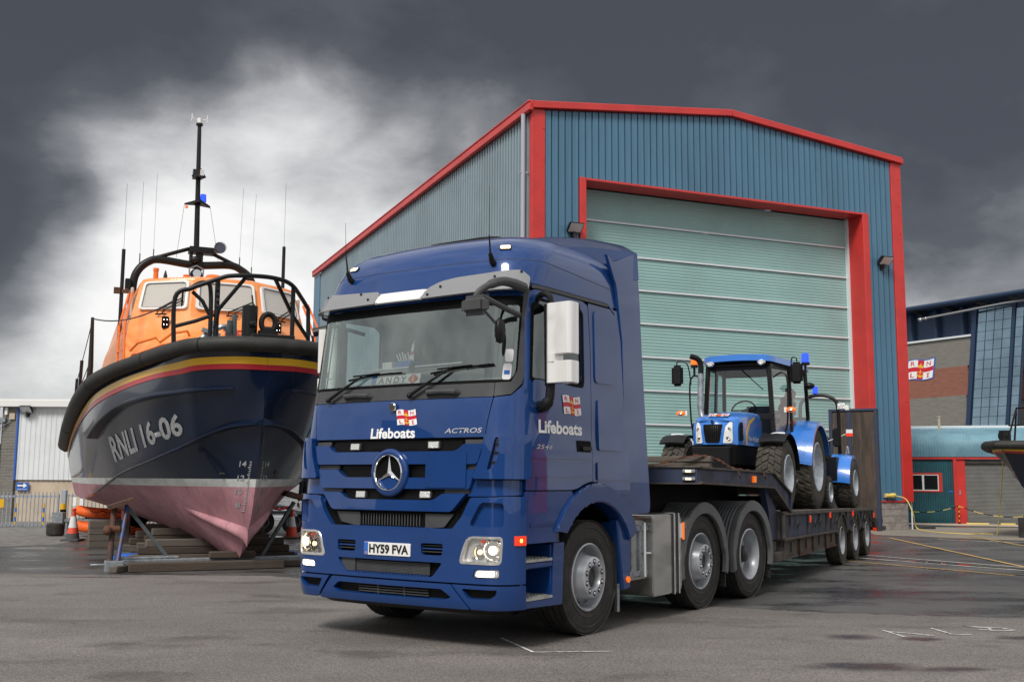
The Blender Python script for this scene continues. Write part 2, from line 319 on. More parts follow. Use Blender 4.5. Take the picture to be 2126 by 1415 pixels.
def emblem(parent,mp,u0,v0,w,h,off=.004,flip=1,border=None):
    # waving flag: four white quarters, red cross, letters, crown and anchor
    def fm(s,t,o): return mp(u0+s*w+(1-t)*.1*w*flip,v0+t*h+.045*h*math.sin(s*7.),off+o)
    def q(nm,pts,m,o,pr,c=.1): return pp(nm,pts,m,pr,fm,off=o,depth=0,cu=c,cv=.25)
    base=q('flag_emblem',rect(0,1,0,1),'decal_red',0,parent)
    if border: q('flag_border',rect(-.05,1.05,-.05,1.05),border,-.0015,base)
    for (a,b,c,d) in ((0,.38,.62,1),(.62,1,.62,1),(0,.38,0,.38),(.62,1,0,.38)): q('flag_quarter',rect(a,b,c,d),'decal_white',.0015,base)
    for ch,a,c in (('R',.10,.69),('N',.72,.69),('L',.12,.07)): txt('flag_letter',ch,'decal_red',base,lambda x,y,o:fm(x,y,o),a,c,.17,.24,off=.003,bold=.015)
    q('flag_letter',[(.745,.07),(.875,.07),(.875,.10),(.835,.10),(.835,.28),(.875,.28),(.875,.31),(.745,.31),(.745,.28),(.785,.28),(.785,.10),(.745,.10)],'decal_red',.003,base,0)
    q('crown',[(.40,.60),(.60,.60),(.63,.78),(.56,.70),(.5,.86),(.44,.70),(.37,.78)],'gold',.003,base,0)
    q('anchor',[(.485,.52),(.485,.40),(.40,.40),(.40,.36),(.485,.36),(.485,.18),(.42,.22),(.38,.30),(.35,.22),(.42,.12),(.5,.09),(.58,.12),(.65,.22),(.62,.30),(.58,.22),(.515,.18),(.515,.36),(.60,.36),(.60,.40),(.515,.40),(.515,.52)],'gold',.003,base,0)
    return base
def plane_map(origin,ex,ez,n):
    o=Vector(origin);ex=Vector(ex);ez=Vector(ez);n=Vector(n)
    return lambda u,v,w: o+ex*u+ez*v+n*w
# ================================================================= GROUND
SPOTS=[(2.75,8.45,.55,.22),(3.35,8.35,.35,.15),(3.68,9.9,.22,.16),(4.72,10.0,.42,.20),(5.2,10.15,.5,.16),(3.1,10.0,.3,.2),(5.0,14.0,1.8,.25),(6.2,13.2,1.2,.3),(-9.5,19.5,1.6,.9),(-6.0,15.4,.8,.12)]
def ground_mat(name,c1,c2,c3,rough,spk,wet,wetm,fine=260.):
    m=bpy.data.materials.new(name); m.use_nodes=True; nt=m.node_tree; N=nt.nodes; L=nt.links; p=N['Principled BSDF']
    tc=N.new('ShaderNodeTexCoord')
    def noise(sc,d=5,r=.6,st=(1,1,1)):
        mp=N.new('ShaderNodeMapping'); mp.inputs['Scale'].default_value=st; L.new(tc.outputs['Object'],mp.inputs[0])
        n=N.new('ShaderNodeTexNoise'); n.inputs['Scale'].default_value=sc; n.inputs['Detail'].default_value=d; n.inputs['Roughness'].default_value=r; L.new(mp.outputs[0],n.inputs['Vector']); return n.outputs[0]
    def mr(a,x0,x1,y0=0.,y1=1.):
        n=N.new('ShaderNodeMapRange'); L.new(a,n.inputs[0])
        for i,v in enumerate((x0,x1,y0,y1)): n.inputs[i+1].default_value=v
        return n.outputs[0]
    def mix(f,a,b,bl='MIX'):
        n=N.new('ShaderNodeMix'); n.data_type='RGBA'; n.blend_type=bl
        for s,v in ((0,f),(6,a),(7,b)):
            if isinstance(v,(float,int)): n.inputs[s].default_value=v
            elif isinstance(v,tuple): n.inputs[s].default_value=(*v,1)
            else: L.new(v,n.inputs[s])
        return n.outputs[2]
    big=mr(noise(.22,6,.6,(1,2.2,1)),.38,.64); mid=noise(1.3,6,.65)
    base=mix(big,c1,c2); base=mix(mr(mid,.5,.72,0,.5),base,c3)
    f1=noise(fine,2,.7); f2=noise(fine*.45,3,.7)
    sp=mix(mr(f1,.35,.68),(.45,.44,.43),(1.55,1.54,1.5)); base=mix(spk,base,mix(1.,base,sp,'MULTIPLY'))
    base=mix(mr(f2,.60,.72,0,spk*.6),base,(.33,.31,.28))
    w=mr(noise(.55,5,.62,(1,1.9,1)),wetm[0],wetm[1]); 
    base=mix(w,base,mix(1.,base,(wet,wet,wet),'MULTIPLY'))
    mpz=N.new('ShaderNodeMapping'); L.new(tc.outputs['Object'],mpz.inputs[0]); wob=N.new('ShaderNodeTexNoise'); wob.inputs['Scale'].default_value=2.2; wob.inputs['Detail'].default_value=7; wob.inputs['Roughness'].default_value=.7; L.new(mpz.outputs[0],wob.inputs['Vector'])
    acc=None
    for (sx,sy,rx,ry) in SPOTS:
        q=N.new('ShaderNodeMapping'); q.vector_type='TEXTURE'; q.inputs['Location'].default_value=(sx,sy,0); q.inputs['Scale'].default_value=(rx,ry,1); L.new(tc.outputs['Object'],q.inputs[0]); ln=N.new('ShaderNodeVectorMath'); ln.operation='LENGTH'; L.new(q.outputs[0],ln.inputs[0])
        v=mr(ln.outputs['Value'],0,2.,1,0)
        if acc is None: acc=v
        else:
            mxn=N.new('ShaderNodeMath'); mxn.operation='MAXIMUM'; L.new(acc,mxn.inputs[0]); L.new(v,mxn.inputs[1]); acc=mxn.outputs[0]
    ad=N.new('ShaderNodeMath'); ad.operation='ADD'; L.new(acc,ad.inputs[0]); L.new(wob.outputs[0],ad.inputs[1]); spot=mr(ad.outputs[0],1.0,1.35)
    base=mix(spot,base,mix(1.,base,(.38,.36,.38),'MULTIPLY'))
    L.new(base,p.inputs['Base Color'])
    r=N.new('ShaderNodeMix'); r.data_type='FLOAT'; L.new(w,r.inputs[0]); r.inputs[2].default_value=rough[0]; r.inputs[3].default_value=rough[1]; r2=N.new('ShaderNodeMix'); r2.data_type='FLOAT'; L.new(spot,r2.inputs[0]); L.new(r.outputs[0],r2.inputs[2]); r2.inputs[3].default_value=.16; L.new(r2.outputs[0],p.inputs['Roughness'])
    b=N.new('ShaderNodeBump'); b.inputs['Strength'].default_value=.5; b.inputs['Distance'].default_value=.006; L.new(f1,b.inputs['Height']); L.new(b.outputs[0],p.inputs['Normal'])
    M[name]=m
ground_mat('asphalt_dark',(.070,.070,.070),(.115,.113,.110),(.052,.053,.056),(.50,.17),.6,.50,(.47,.61),85.)
ground_mat('asphalt_front',(.195,.180,.170),(.138,.127,.120),(.118,.110,.104),(.70,.34),.95,.60,(.54,.70),62.)
ground_mat('concrete_apron',(.27,.24,.20),(.21,.19,.165),(.17,.16,.14),(.8,.5),.3,.7,(.55,.7),90.)
mat('water',(.015,.015,.015),.02,spec=.8,coat=.6,crough=.02); mat('damp',(.040,.036,.036),.16,var=.3,vs=6); mat('light_dust',(.20,.19,.18),.8,vs=3,col2=(.12,.115,.11))
def sheet(name,poly,m,z=0.,kind='structure',parent=None):
    b=B(); b.add([(x,y,z) for x,y in poly],[tuple(range(len(poly)))])
    o=part(name,b,m,parent,recalc=False)
    if o.data.polygons[0].normal.z<0: o.data.flip_normals()
    if kind: o['kind']=kind
    return o
sheet('ground',[(-500,-300),(500,-300),(500,900),(-500,900)],'asphalt_dark',0)
seam=[(-60,13.2),(-14,15.9),(-7.44,15.93),(-3.48,15.79),(.2,13.4),(2.66,12.11),(3.53,11.77),(5.35,11.43),(9,10.9),(60,8)]
sheet('foreground_paving',[(60,-40),(-60,-40)]+seam[:1]+seam[1:],'asphalt_front',.004)
sheet('concrete_apron',[(10.1,30.9),(9.6,28.6),(12.5,26.3),(19,24.8),(30,31),(30,33),(14,33.5),(12,34)],'concrete_apron',.004)
sheet('worn_strip',[(-30,24.5),(-18,23.4),(-10.7,21.6),(-9.4,22.6),(-9.9,25.4),(-9,27.5),(-3.5,25.8),(-2,27),(-4,36),(-60,36)],'light_dust',.004)
sheet('forecourt_strip',[(13.3,37.1),(13.1,35.4),(17.6,33.8),(30,29.8),(30,31.5)],'cream_wall',.006)
def line(name,a,b,w,m,z=.008,label=None):
    a=Vector(a);b=Vector(b); d=(b-a).normalized(); n=Vector((-d.y,d.x))*w/2; K=max(1,int((b-a).length/.25)); q=B(); rg=random.Random(int(a.x*97+b.y*31))
    for i in range(K+1):
        p=a+(b-a)*i/K; j=1+rg.uniform(-.16,.16); q.v+=[(p.x+n.x*j,p.y+n.y*j,z),(p.x-n.x*j,p.y-n.y*j,z)]
    for i in range(K): q.f.append((2*i,2*i+1,2*i+3,2*i+2))
    o=part(name,q,m,None,recalc=False); 
    if o.data.polygons[0].normal.z<0: o.data.flip_normals()
    o['kind']='structure'; return o
line('yellow_line',(5.72,19.7),(7.6,16.5),.07,'line_yellow'); line('white_line',(6.1,20.5),(8.9,16.4),.07,'line_white'); line('white_line',(6.5,21.2),(9.6,16.3),.07,'line_white')
line('yellow_line',(9.417,27.07),(8.5,17.9),.085,'line_yellow',.012); line('yellow_line',(10.68,27.3),(15.5,24.4),.10,'line_yellow'); line('yellow_line',(11.855,28.0),(11.1,22.3),.085,'line_yellow',.012); line('white_line',(10.4,26.5),(14.8,23.2),.09,'line_white'); line('yellow_line',(9.3,27.1),(6.9,27.4),.08,'line_yellow')
line('chalk_mark',(-.084,9.79),(.191,9.0),.030,'chalk',.010); line('chalk_mark',(.191,9.004),(.84,9.076),.026,'chalk',.010)
CH=[(3.53,10.43),(3.578,9.995)],[(3.56,10.33),(3.72,10.22),(3.88,10.07)],[(4.05,10.58),(4.09,10.17),(4.25,10.15)],[(4.42,10.74),(4.62,10.62),(4.60,10.50),(4.48,10.52)],[(4.42,10.74),(4.75,10.62),(4.80,10.46),(4.55,10.44)]
for c in CH:
    for a,b in zip(c,c[1:]): line('chalk_mark',a,b,.028,'chalk',.010)
def blob(name,c,rx,ry,m,rot=0,z=.010,seed=1,n=40,rag=.3):
    rg=random.Random(seed); ph=[rg.uniform(0,6.28) for _ in range(6)]; P=[]
    for i in range(n):
        a=2*PI*i/n; k=1+rag*sum(math.sin(a*(q+2)+ph[q])/(q+1.5) for q in range(6))*.8; x=rx*k*math.cos(a); y=ry*k*math.sin(a); P.append((c[0]+x*math.cos(rot)-y*math.sin(rot),c[1]+x*math.sin(rot)+y*math.cos(rot)))
    return sheet(name,P,m,z)
def tapered(name,a,b,w0,w1,m,z=.010):
    a=Vector(a);b=Vector(b);d=(b-a).normalized();n=Vector((-d.y,d.x)); K=26; L_=[];R_=[];rg=random.Random(5)
    for i in range(K+1):
        t=i/K; w=(w0+(w1-w0)*t)*(1+.25*math.sin(t*19)+.15*math.sin(t*41))/2; p=a+(b-a)*t; L_.append((p.x+n.x*w,p.y+n.y*w)); R_.append((p.x-n.x*w,p.y-n.y*w))
    return sheet(name,L_+R_[::-1],m,z)
def crack(pts,w,seed,m_='ground_stain'):
    rg=random.Random(seed); P=[Vector(p) for p in pts]; C=[]
    for a,b_ in zip(P,P[1:]):
        K=max(2,int((b_-a).length/.12)); n=Vector((-(b_-a).y,(b_-a).x)).normalized()
        for i in range(K): C.append(a.lerp(b_,i/K)+n*rg.uniform(-.035,.035))
    C.append(P[-1]); q=B()
    for i,c in enumerate(C): d=(C[min(i+1,len(C)-1)]-C[max(i-1,0)]).normalized(); n=Vector((-d.y,d.x))*w*(.5+rg.random()*.8)*min(1,.2+i/4,.2+(len(C)-1-i)/4)/2; q.v+=[(c.x+n.x,c.y+n.y,.0085),(c.x-n.x,c.y-n.y,.0085)]
    q.f=[(2*i,2*i+2,2*i+3,2*i+1) for i in range(len(C)-1)]; o=part('crack',q,m_,None,recalc=False)
    if o.data.polygons[0].normal.z<0: o.data.flip_normals()
    o['kind']='structure'
crack([(3.1,13.6),(5.5,13.9),(8.4,13.1)],.014,5)
for i_,(a_,b_) in enumerate(zip(seam[1:],seam[2:])): 
    if i_<6: crack([a_,b_],.022,20+i_)
tapered('puddle',(7.05,19.35),(9.2,16.95),.06,.5,'water',.0075); tapered('puddle',(6.7,17.75),(9.0,15.55),.03,.5,'water',.0075)
# ================================================================= MAIN HALL
hall=thing('boat_hall','tall blue ribbed metal hall with red trim and a huge pale green roller door','building',(.473,27.166,0),.4002)
def HM(x,z,w): return Vector((x,-w,z))      # facade map, w outwards
def ztop(x): return 11.03+(min(x,12.36-x)/6.18)*.66
WD,LN=12.36,25.6
b=B()
for (x0,x1,z0,z1) in ((.06,1.50,.0,11.0),(10.92,12.2,.0,11.0)): b.box(x0,x1,.02,.3,z0,z1)
b.add([(1.5,.02,9.34),(10.92,.02,9.34),(12.2,.02,9.34),(12.2,.02,11.0),(6.18,.02,11.66),(.06,.02,11.0),(.06,.02,9.34)],[tuple(range(7))])
part('facade_backing',b,'cladding_blue',hall)
b=B(); b.box(WD-.2,WD-.02,.3,LN,0,11); b.box(.1,WD-.2,LN-.2,LN,0,11); b.box(.05,.16,.3,LN-.1,0,10.95); part('rear_wall',b,'cladding_blue',hall)
N_=58; w_=(11.97-.38)/N_
for i in range(N_):
    x0=.38+i*w_; x1=x0+w_; 
    zb=9.36 if (x0>1.385 and x1<11.06) else .84
    b=B(); e=.022; g=.009
    sec=[(x0+g,.02),(x0+e,-.03),(x0+w_*.35,-.031),(x0+w_*.38,-.025),(x0+w_*.62,-.025),(x0+w_*.65,-.031),(x1-e,-.03),(x1-g,.02)]
    V=[(x,y,zb) for x,y in sec]+[(x,y,ztop(x)-.02) for x,y in sec]; n=len(sec)
    b.add(V,[(k,k+1,n+k+1,n+k) for k in range(n-1)]+[tuple(range(n)),tuple(range(2*n-1,n-1,-1))])
    part('cladding_panel',b,'cladding_blue',hall,ang=20)
b=B(); nb=122; wb=24.3/nb
def rib(x,y):  # side wall profile
    t=(y/wb)%1
    return 0
V=[];F=[];prof=[(0,.05),(.30,.05),(.36,-.028),(.94,-.028)]
for i in range(nb):
    for (t,d) in prof: y=.15+(i+t)*wb; V+=[(.045+d,y,0),(.045+d,y,10.98)]
for i in range(len(V)//2-1): F.append((2*i,2*i+1,2*i+3,2*i+2))
b.add(V,F); part('side_cladding',b,'cladding_side',hall,recalc=False,ang=15,kind='stuff')
b=B(); b.box(-.02,.02,24.4,LN,0,10.95); part('side_corner',b,'cladding_blue',hall)
# trims
b=B(); b.box(.0,.38,-.06,-.005,0,11.05); b.box(.0,.10,-.005,.12,0,10.95)
part('corner_trim',b,'hall_red',hall,bevel=.01); b=B(); b.box(11.97,12.36,-.06,.3,.80,11.05); part('corner_trim',b,'hall_red',hall,bevel=.01)
b=B(); b.box(.38,11.97,-.05,-.004,.80,.838); part('base_trim',b,'hall_red',hall)
for (xa,xb) in ((-.08,6.185),(6.185,12.37)):
    b=B(); za=11.03+(min(xa+.08,12.44-xb if 0 else xa+.08))*0
    z=lambda x:11.04+(6.18-abs(x-6.18))/6.18*.64
    b.add([(x,y,z(x)+dz) for x in (xa,xb) for (y,dz) in ((-.16,.0),(-.16,.19),(.25,.21),(.25,.0))],[(0,1,2,3),(7,6,5,4),(0,4,5,1),(1,5,6,2),(2,6,7,3),(3,7,4,0)])
    part('fascia',b,'hall_red',hall,bevel=.012)
b=B(); b.box(-.14,-.0,-.16,LN,10.96,11.17); b.box(-.16,.05,-.16,LN,11.17,11.235); part('eaves_gutter',b,'hall_red',hall,bevel=.02)
b=B(); b.box(12.33,12.43,-.14,.2,11.02,11.2); part('gutter_end',b,'hall_red',hall,bevel=.02)
b=B(); b.add([(-.05,.2,11.2),(6.18,.2,11.84),(12.4,.2,11.2),(-.05,LN,11.2),(6.18,LN,11.84),(12.4,LN,11.2)],[(0,1,4,3),(1,2,5,4)]); part('roof',b,'gutter_grey',hall)
# opening: red reveals
b=B(); b.box(1.39,1.58,-.075,.62,0,9.36); part('door_jamb',b,'hall_red',hall,bevel=.012)
b=B(); b.box(10.82,11.05,-.075,.62,0,9.36); part('door_jamb',b,'hall_red',hall,bevel=.012)
b=B(); b.box(1.581,10.819,-.07,.62,9.30,9.355); part('door_head',b,'hall_red',hall)
zs=[8.425-.9195*i for i in range(10)]; zt=9.29
for i,z in enumerate([zt]+zs[:9]):
    z1=z-.03 if i else z; z0=(zs[i] if i<len(zs) else 0)+.03
    if z0<0: z0=0
    b=B(); K=10; V=[];F=[]
    for k in range(K):
        for (t,d) in ((0,.006),(.2,0),(.75,-.003),(1,.006)): zz=z0+(z1-z0)*(k+t)/K; V+=[(1.583,.70+d,zz),(10.78,.70+d,zz)]
    for k in range(len(V)//2-1): F.append((2*k,2*k+1,2*k+3,2*k+2))
    b.add(V,F); part('door_curtain',b,'door_teal',hall,recalc=False,ang=20)
for z in zs[:9]: b=B(); b.box(1.583,10.76,.655,.69,z-.026,z+.026); part('door_rail',b,'door_rail',hall,bevel=.006)
b=B(); b.box(10.76,10.815,.56,.69,0,9.29); part('door_guide',b,'door_rail',hall)
# downpipe with brackets
b=B(); b.tube([(-.13,.22,0),(-.13,.22,10.95)],.062,12); part('downpipe',b,'gutter_grey',hall)
for z in (2,5,7.3,9.35): b=B(); b.box(-.21,.0,.19,.25,z,z+.05); part('pipe_bracket',b,'gutter_grey',hall)
b=B(); b.tube([(12.42,.1,11.05),(12.39,.08,10.9),(12.385,.08,10.7),(12.385,.08,.0)],.022,8); part('downpipe',b,'door_rail',hall)
# block plinth
def blocks(x0,x1,row=4):
    h=.80/row
    for r in range(row):
        x=x0-(.22 if r%2 else 0)
        while x<x1-.01:
            a,c=max(x,x0),min(x+.44,x1); x+=.44
            if c-a<.05: continue
            b=B(); b.box(a+.005,c-.005,-.02+random.uniform(-.003,.003),.12,r*h+.005,(r+1)*h-.004); part('block',b,'concrete_block',hall,bevel=.006)
blocks(11.06,12.16); blocks(.4,1.38)
b=B(); b.box(.39,1.39,.0,.11,0,.79); b.box(11.055,12.15,.0,.11,0,.79); part('mortar',b,'brick_grey',hall)
# screw heads on the trims
b=B()
for i in range(12):
    z=1.2+i*.85
    for x in (.33,1.48,10.95,12.25): b.cyl((x,-.062 if x in(.33,12.25) else -.077,z),(x,-.085,z),.012,n=6)
part('screw_heads',b,'hall_red',hall,kind='stuff')
def floodlight(x,z,label,par_loc,rot=.4002,s=1.):
    t=thing('floodlight',label,'floodlight',par_loc,rot,'wall floodlights')
    b=B(); b.add([(-.21,-.10,-.12),(.21,-.10,-.12),(.21,-.34,.10),(-.21,-.34,.10),(-.15,.06,-.02),(.15,.06,-.02),(.15,-.16,.15),(-.15,-.16,.15)],[(0,1,2,3),(4,7,6,5),(0,4,5,1),(1,5,6,2),(2,6,7,3),(3,7,4,0)]); part('lamp_body',b,'black_plastic',t,bevel=.01)
    b=B(); b.add([(-.18,-.118,-.105),(.18,-.118,-.105),(.18,-.335,.078),(-.18,-.335,.078)],[(0,1,2,3)]); part('lamp_glass',b,'lamp_lens',t)
    b=B(); b.box(-.03,.03,-.12,.0,-.22,-.17); b.box(-.025,.025,-.14,-.09,-.22,-.05); b.box(-.06,.06,-.02,0,-.26,-.13); part('bracket',b,'steel_dark',t); t.scale=(s,s,s); return t
def atw(root,x,y,z): 
    c,s_=math.cos(root.rotation_euler.z),math.sin(root.rotation_euler.z); return (root.location.x+x*c-y*s_,root.location.y+x*s_+y*c,z)
floodlight(0,0,'black floodlight on the blue hall front left of the roller door',atw(hall,1.17,-.035,7.93))
floodlight(0,0,'black floodlight on the blue hall front right of the roller door',atw(hall,11.5,-.035,7.93))
# yellow plug and cable
t=thing('power_socket','yellow power plug on the hall wall above the block plinth','power socket',atw(hall,11.42,-.04,.99),.4002)
b=B(); b.cyl((-.16,-.06,0),(.06,-.06,0),.055,n=12); b.cyl((.06,-.06,0),(.2,-.06,.02),.075,.05,n=12); part('plug',b,'cable_yellow',t,bevel=.005); b=B(); b.box(-.2,-.02,-.03,.0,-.06,.07); part('socket_box',b,'galv',t,bevel=.006)
def curve_pts(P,n=8):
    P=[Vector(p) for p in P]; out=[]
    for i in range(len(P)-1):
        a=P[max(0,i-1)];b_=P[i];c=P[i+1];d=P[min(len(P)-1,i+2)]
        for k in range(n):
            t=k/n; out.append(.5*((2*b_)+(c-a)*t+(2*a-5*b_+4*c-d)*t*t+(3*b_-a-3*c+d)*t**3))
    out.append(P[-1]); return out
# ================================================================= SHED
shed=thing('low_shed','low teal workshop with a pale blue rounded corrugated roof and red fascia','workshop',(13.6,37.18,0),-.309)
def SM(x,z,w): return Vector((x,-w,z))
b=B(); V=[];F=[]; x=-1.2; pw=.075
while x<1.50:
    for t,d in ((0,0),(.25,-.012),(.7,-.012),(.95,0)): V+=[(x+t*pw,d,0),(x+t*pw,d,2.16)]
    x+=pw
for i in range(len(V)//2-1): F.append((2*i,2*i+1,2*i+3,2*i+2))
b.add(V,F); part('wall_cladding',b,'shed_teal',shed,recalc=False,ang=15,kind='stuff')
b=B(); b.box(-1.2,9,.1,4.5,0,2.1); part('shed_core',b,'shed_teal',shed)
b=B(); b.box(-1.2,9,-.09,-.01,2.155,2.24); part('fascia',b,'hall_red',shed,bevel=.006)
V=[];F=[];prof=[(0,0),(.25,.018),(.6,.018),(.85,0)]; cs=[]
path=[(-.10,2.24),(-.12,2.45),(-.125,2.62),(-.09,2.78),(0,2.90),(.15,2.98),(.5,3.06),(1.2,3.16),(2.2,3.31)]
x=-1.2; cols=0; pw=.093
while x<9:
    for t,d in prof:
        for i,(y,z) in enumerate(path):
            j=min(i+1,len(path)-1);k=max(i-1,0); ty=path[j][0]-path[k][0]; tz=path[j][1]-path[k][1]; l=math.hypot(ty,tz); V.append((x+t*pw,y-tz/l*d,z+ty/l*d))
        cols+=1
    x+=pw
n=len(path)
for i in range(cols-1):
    for j in range(n-1): F.append((i*n+j,(i+1)*n+j,(i+1)*n+j+1,i*n+j+1))
b=B(); b.add(V,F); part('corrugated_roof',b,'shed_roof',shed,recalc=False,ang=50,kind='stuff')
b=B(); b.box(-1.2,9,2.18,2.5,3.30,3.40); b.box(-1.2,9,2.5,4.6,3.2,3.34); part('ridge_capping',b,'door_rail',shed)
wf=None
b=B(); b.box(.09,1.14,-.035,-.013,1.640,1.70); b.box(.09,1.14,-.035,-.013,1.05,1.093); b.box(1.028,1.14,-.035,-.013,1.093,1.64); b.box(.02,.09,-.035,-.013,1.05,1.7); wf=part('window',b,'hall_red',shed)
b=B()
for a in ((.09,1.028,1.093,1.125),(.09,1.028,1.61,1.64),(.09,.12,1.125,1.61),(.998,1.028,1.125,1.61),(.50,.565,1.125,1.61)): b.box(a[0],a[1],-.03,-.013,a[2],a[3])
part('window_frame',b,'white_paint',wf)
for a in ((.12,.50),(.565,.998)): b=B(); b.box(a[0],a[1],-.018,-.012,1.125,1.61); part('pane',b,'dark_glass',wf)
b=B(); b.box(1.50,1.60,-.10,-.0,0,2.155); part('door_post',b,'hall_red',shed,bevel=.005); b=B(); b.box(1.60,1.88,-.03,.08,0,2.155); part('door_post',b,'hall_red',shed)
b=B(); V=[];F=[]; K=46
for k in range(K):
    for t,d in ((0,.01),(.3,-.004),(.7,-.004),(.98,.01)): zz=2.05*(k+t)/K; V+=[(1.88,.06+d,zz),(5.6,.06+d,zz)]
for k in range(len(V)//2-1): F.append((2*k,2*k+1,2*k+3,2*k+2))
b.add(V,F); part('roller_shutter',b,'shutter_grey',shed,recalc=False,ang=15,kind='stuff')
b=B(); b.box(1.88,5.6,-.02,.09,2.02,2.15); part('shutter_box',b,'steel_dark',shed); b=B(); b.box(5.6,5.9,-.03,.08,0,2.155); part('door_post',b,'hall_red',shed)
b=B(); b.tube([(1.235,1.6,3.2),(1.235,1.6,3.68)],.045,10); b.cyl((1.235,1.6,3.68),(1.235,1.6,3.72),.07,n=10); part('flue',b,'cream_wall',shed)
b=B(); b.box(1.33,1.46,-.03,-.012,1.04,1.10); part('notice',b,'decal_blue',shed); b=B(); b.box(1.66,1.71,-.05,-.031,.96,1.12); part('keypad',b,'galv',shed)
t=thing('barrier_post','thin yellow and black post in front of the red shed door post','bollard',atw(shed,1.60,-.35,0))
for k in range(8): b=B(); b.cyl((0,0,k*.075),(0,0,(k+1)*.075),.016,n=8); part('band',b,'yellow_paint' if k%2 else 'matt_black',t)
b=B(); b.cyl((0,0,0),(0,0,.02),.07,n=10); part('foot',b,'matt_black',t)
def chainpts(a,c,sag,n=12): return [Vector(a).lerp(Vector(c),i/n)+Vector((0,0,-sag*4*(i/n)*(1-i/n))) for i in range(n+1)]
ch=thing('barrier_tape','yellow and black barrier tape hung across the shed front','barrier tape',atw(shed,0,-.35,0),-.309)
P=chainpts((-.4,0,.5),(1.60,0,.60),.17,16)+chainpts((1.6,0,.60),(4.6,0,.55),.32,20)
for i in range(len(P)-1):
    if i==16: continue
    b=B(); b.bar(P[i],P[i+1],.012,.020); part('tape_length',b,'cable_yellow' if (i//2)%2==0 else 'matt_black',ch)
b=B(); b.box(1.8,2.5,-.5,-.42,0,.05); b.box(2.85,3.3,-.5,-.42,0,.05); o=part('kerb_rail',b,'cable_yellow',None,bevel=.01); o.location=shed.location; o.rotation_euler=shed.rotation_euler; tag(o,'low yellow rails on the ground along the grey shutter','floor rail')
b=B(); b.box(-.35,.35,-.05,.05,0,.07); o=part('timber_baulk',b,'steel_dark',None,bevel=.01); o.location=(12.3,32.4,0); tag(o,'short dark baulk on the ground beyond the block plinth','baulk')
# ================================================================= GLASS AND BRICK BUILDING
gb=thing('college_building','grey and red brick building with navy eaves and a leaning glass tower','building',(25.7,70,0),-math.atan2(.85,.52))
b=B(); b.box(-14,4.55,.0,9,0,6.7); part('lower_brickwork',b,'brick_grey',gb); mat('brick_red',(.27,.115,.08),.9,var=.2,vs=1.5,stretch=(1,1,9))
b=B(); b.box(-14,4.75,.0,9,6.7,8.52); part('red_brick_band',b,'brick_red',gb); b=B(); b.box(-14,5.05,0,9,8.52,10.3); part('upper_brickwork',b,'brick_grey',gb)
b=B(); b.box(-14,5.25,-.12,9,10.3,10.42); part('coping',b,'door_rail',gb); b=B(); b.box(-14,5.4,.5,9,10.42,12.3); part('clerestory',b,'navy_metal',gb)
for x in (-1.4,.55,2.45,4.4): b=B(); b.tube([(x,.25,10.42),(x-.03,.25,12.3)],.14,10); part('column',b,'navy_metal',gb)
b=B(); b.box(-14,11,-.9,9,12.32,12.5); part('roof',b,'navy_metal',gb,bevel=.02); b=B(); b.tube([(-14,-.9,12.42),(11,-.9,12.42)],.15,10); part('roof_edge',b,'navy_metal',gb)
b=B(); b.tube([(2.4,-.75,11.70),(8,-.75,11.92),(10.5,-.4,11.98)],.06,8); part('rail_tube',b,'silver_tube',gb)
b=B(); b.sph((2.05,-.75,11.66),.13); b.sph((2.45,-.75,11.68),.1); b.tube([(1.9,-.75,11.7),(2.5,-.75,11.68)],.06,8); part('camera_head',b,'silver_tube',gb)
for x in (-1,1.4,3.6,5.8,8): b=B(); b.add([(x,-.8,12.32),(x,.5,12.32),(x,.5,12.0),(x+.1,-.8,12.32),(x+.1,.5,12.32),(x+.1,.5,12.0)],[(0,1,2),(3,5,4),(0,3,4,1),(1,4,5,2),(2,5,3,0)]); part('eaves_bracket',b,'steel_dark',gb)
def lean(x,z): return x-.78*(11.85-z)/6.35
def GM(x,z,w): return Vector((lean(x,z),-.1-w,z))
pp('tower_frame',rect(5.42,8.9,0,12.0),'navy_metal',gb,GM,off=-.02,depth=.1)
pp('corner_mullion',rect(5.42,5.72,0,12.1),'navy_metal',gb,GM,off=.09,depth=.1)
zr=[11.62-.575*i for i in range(16)]
for i in range(4):
    xa=5.80+i*.57
    for j,z in enumerate(zr): pp('pane',rect(xa+.025,xa+.545,z-.55,z),'tower_glass',gb,GM,off=.02+random.uniform(0,.012),depth=.03)
    pp('pane',rect(xa+.025,xa+.545,11.65,11.85),'tower_glass',gb,GM,off=.02,depth=.03)
pp('corner_mullion',rect(8.13,8.32,0,12.1),'navy_metal',gb,GM,off=.09,depth=.1)
for j,z in enumerate(zr): pp('pane',rect(8.36,8.82,z-.55,z),'tower_glass',gb,GM,off=.02,depth=.03)
emblem(gb,lambda u,v,w:Vector((u,-w,v)),.46,7.95,1.95,1.2,off=.03,flip=-1,border='decal_blue')
t=thing('white_building','white building just showing past the glass tower','building',(36,62,0),-1.0); b=B(); b.box(-1.5,14,0,8,0,10.6); part('wall',b,'white_clad',t); b=B(); b.box(-1.7,14,-.1,8,10.6,10.8); part('roof',b,'door_rail',t)
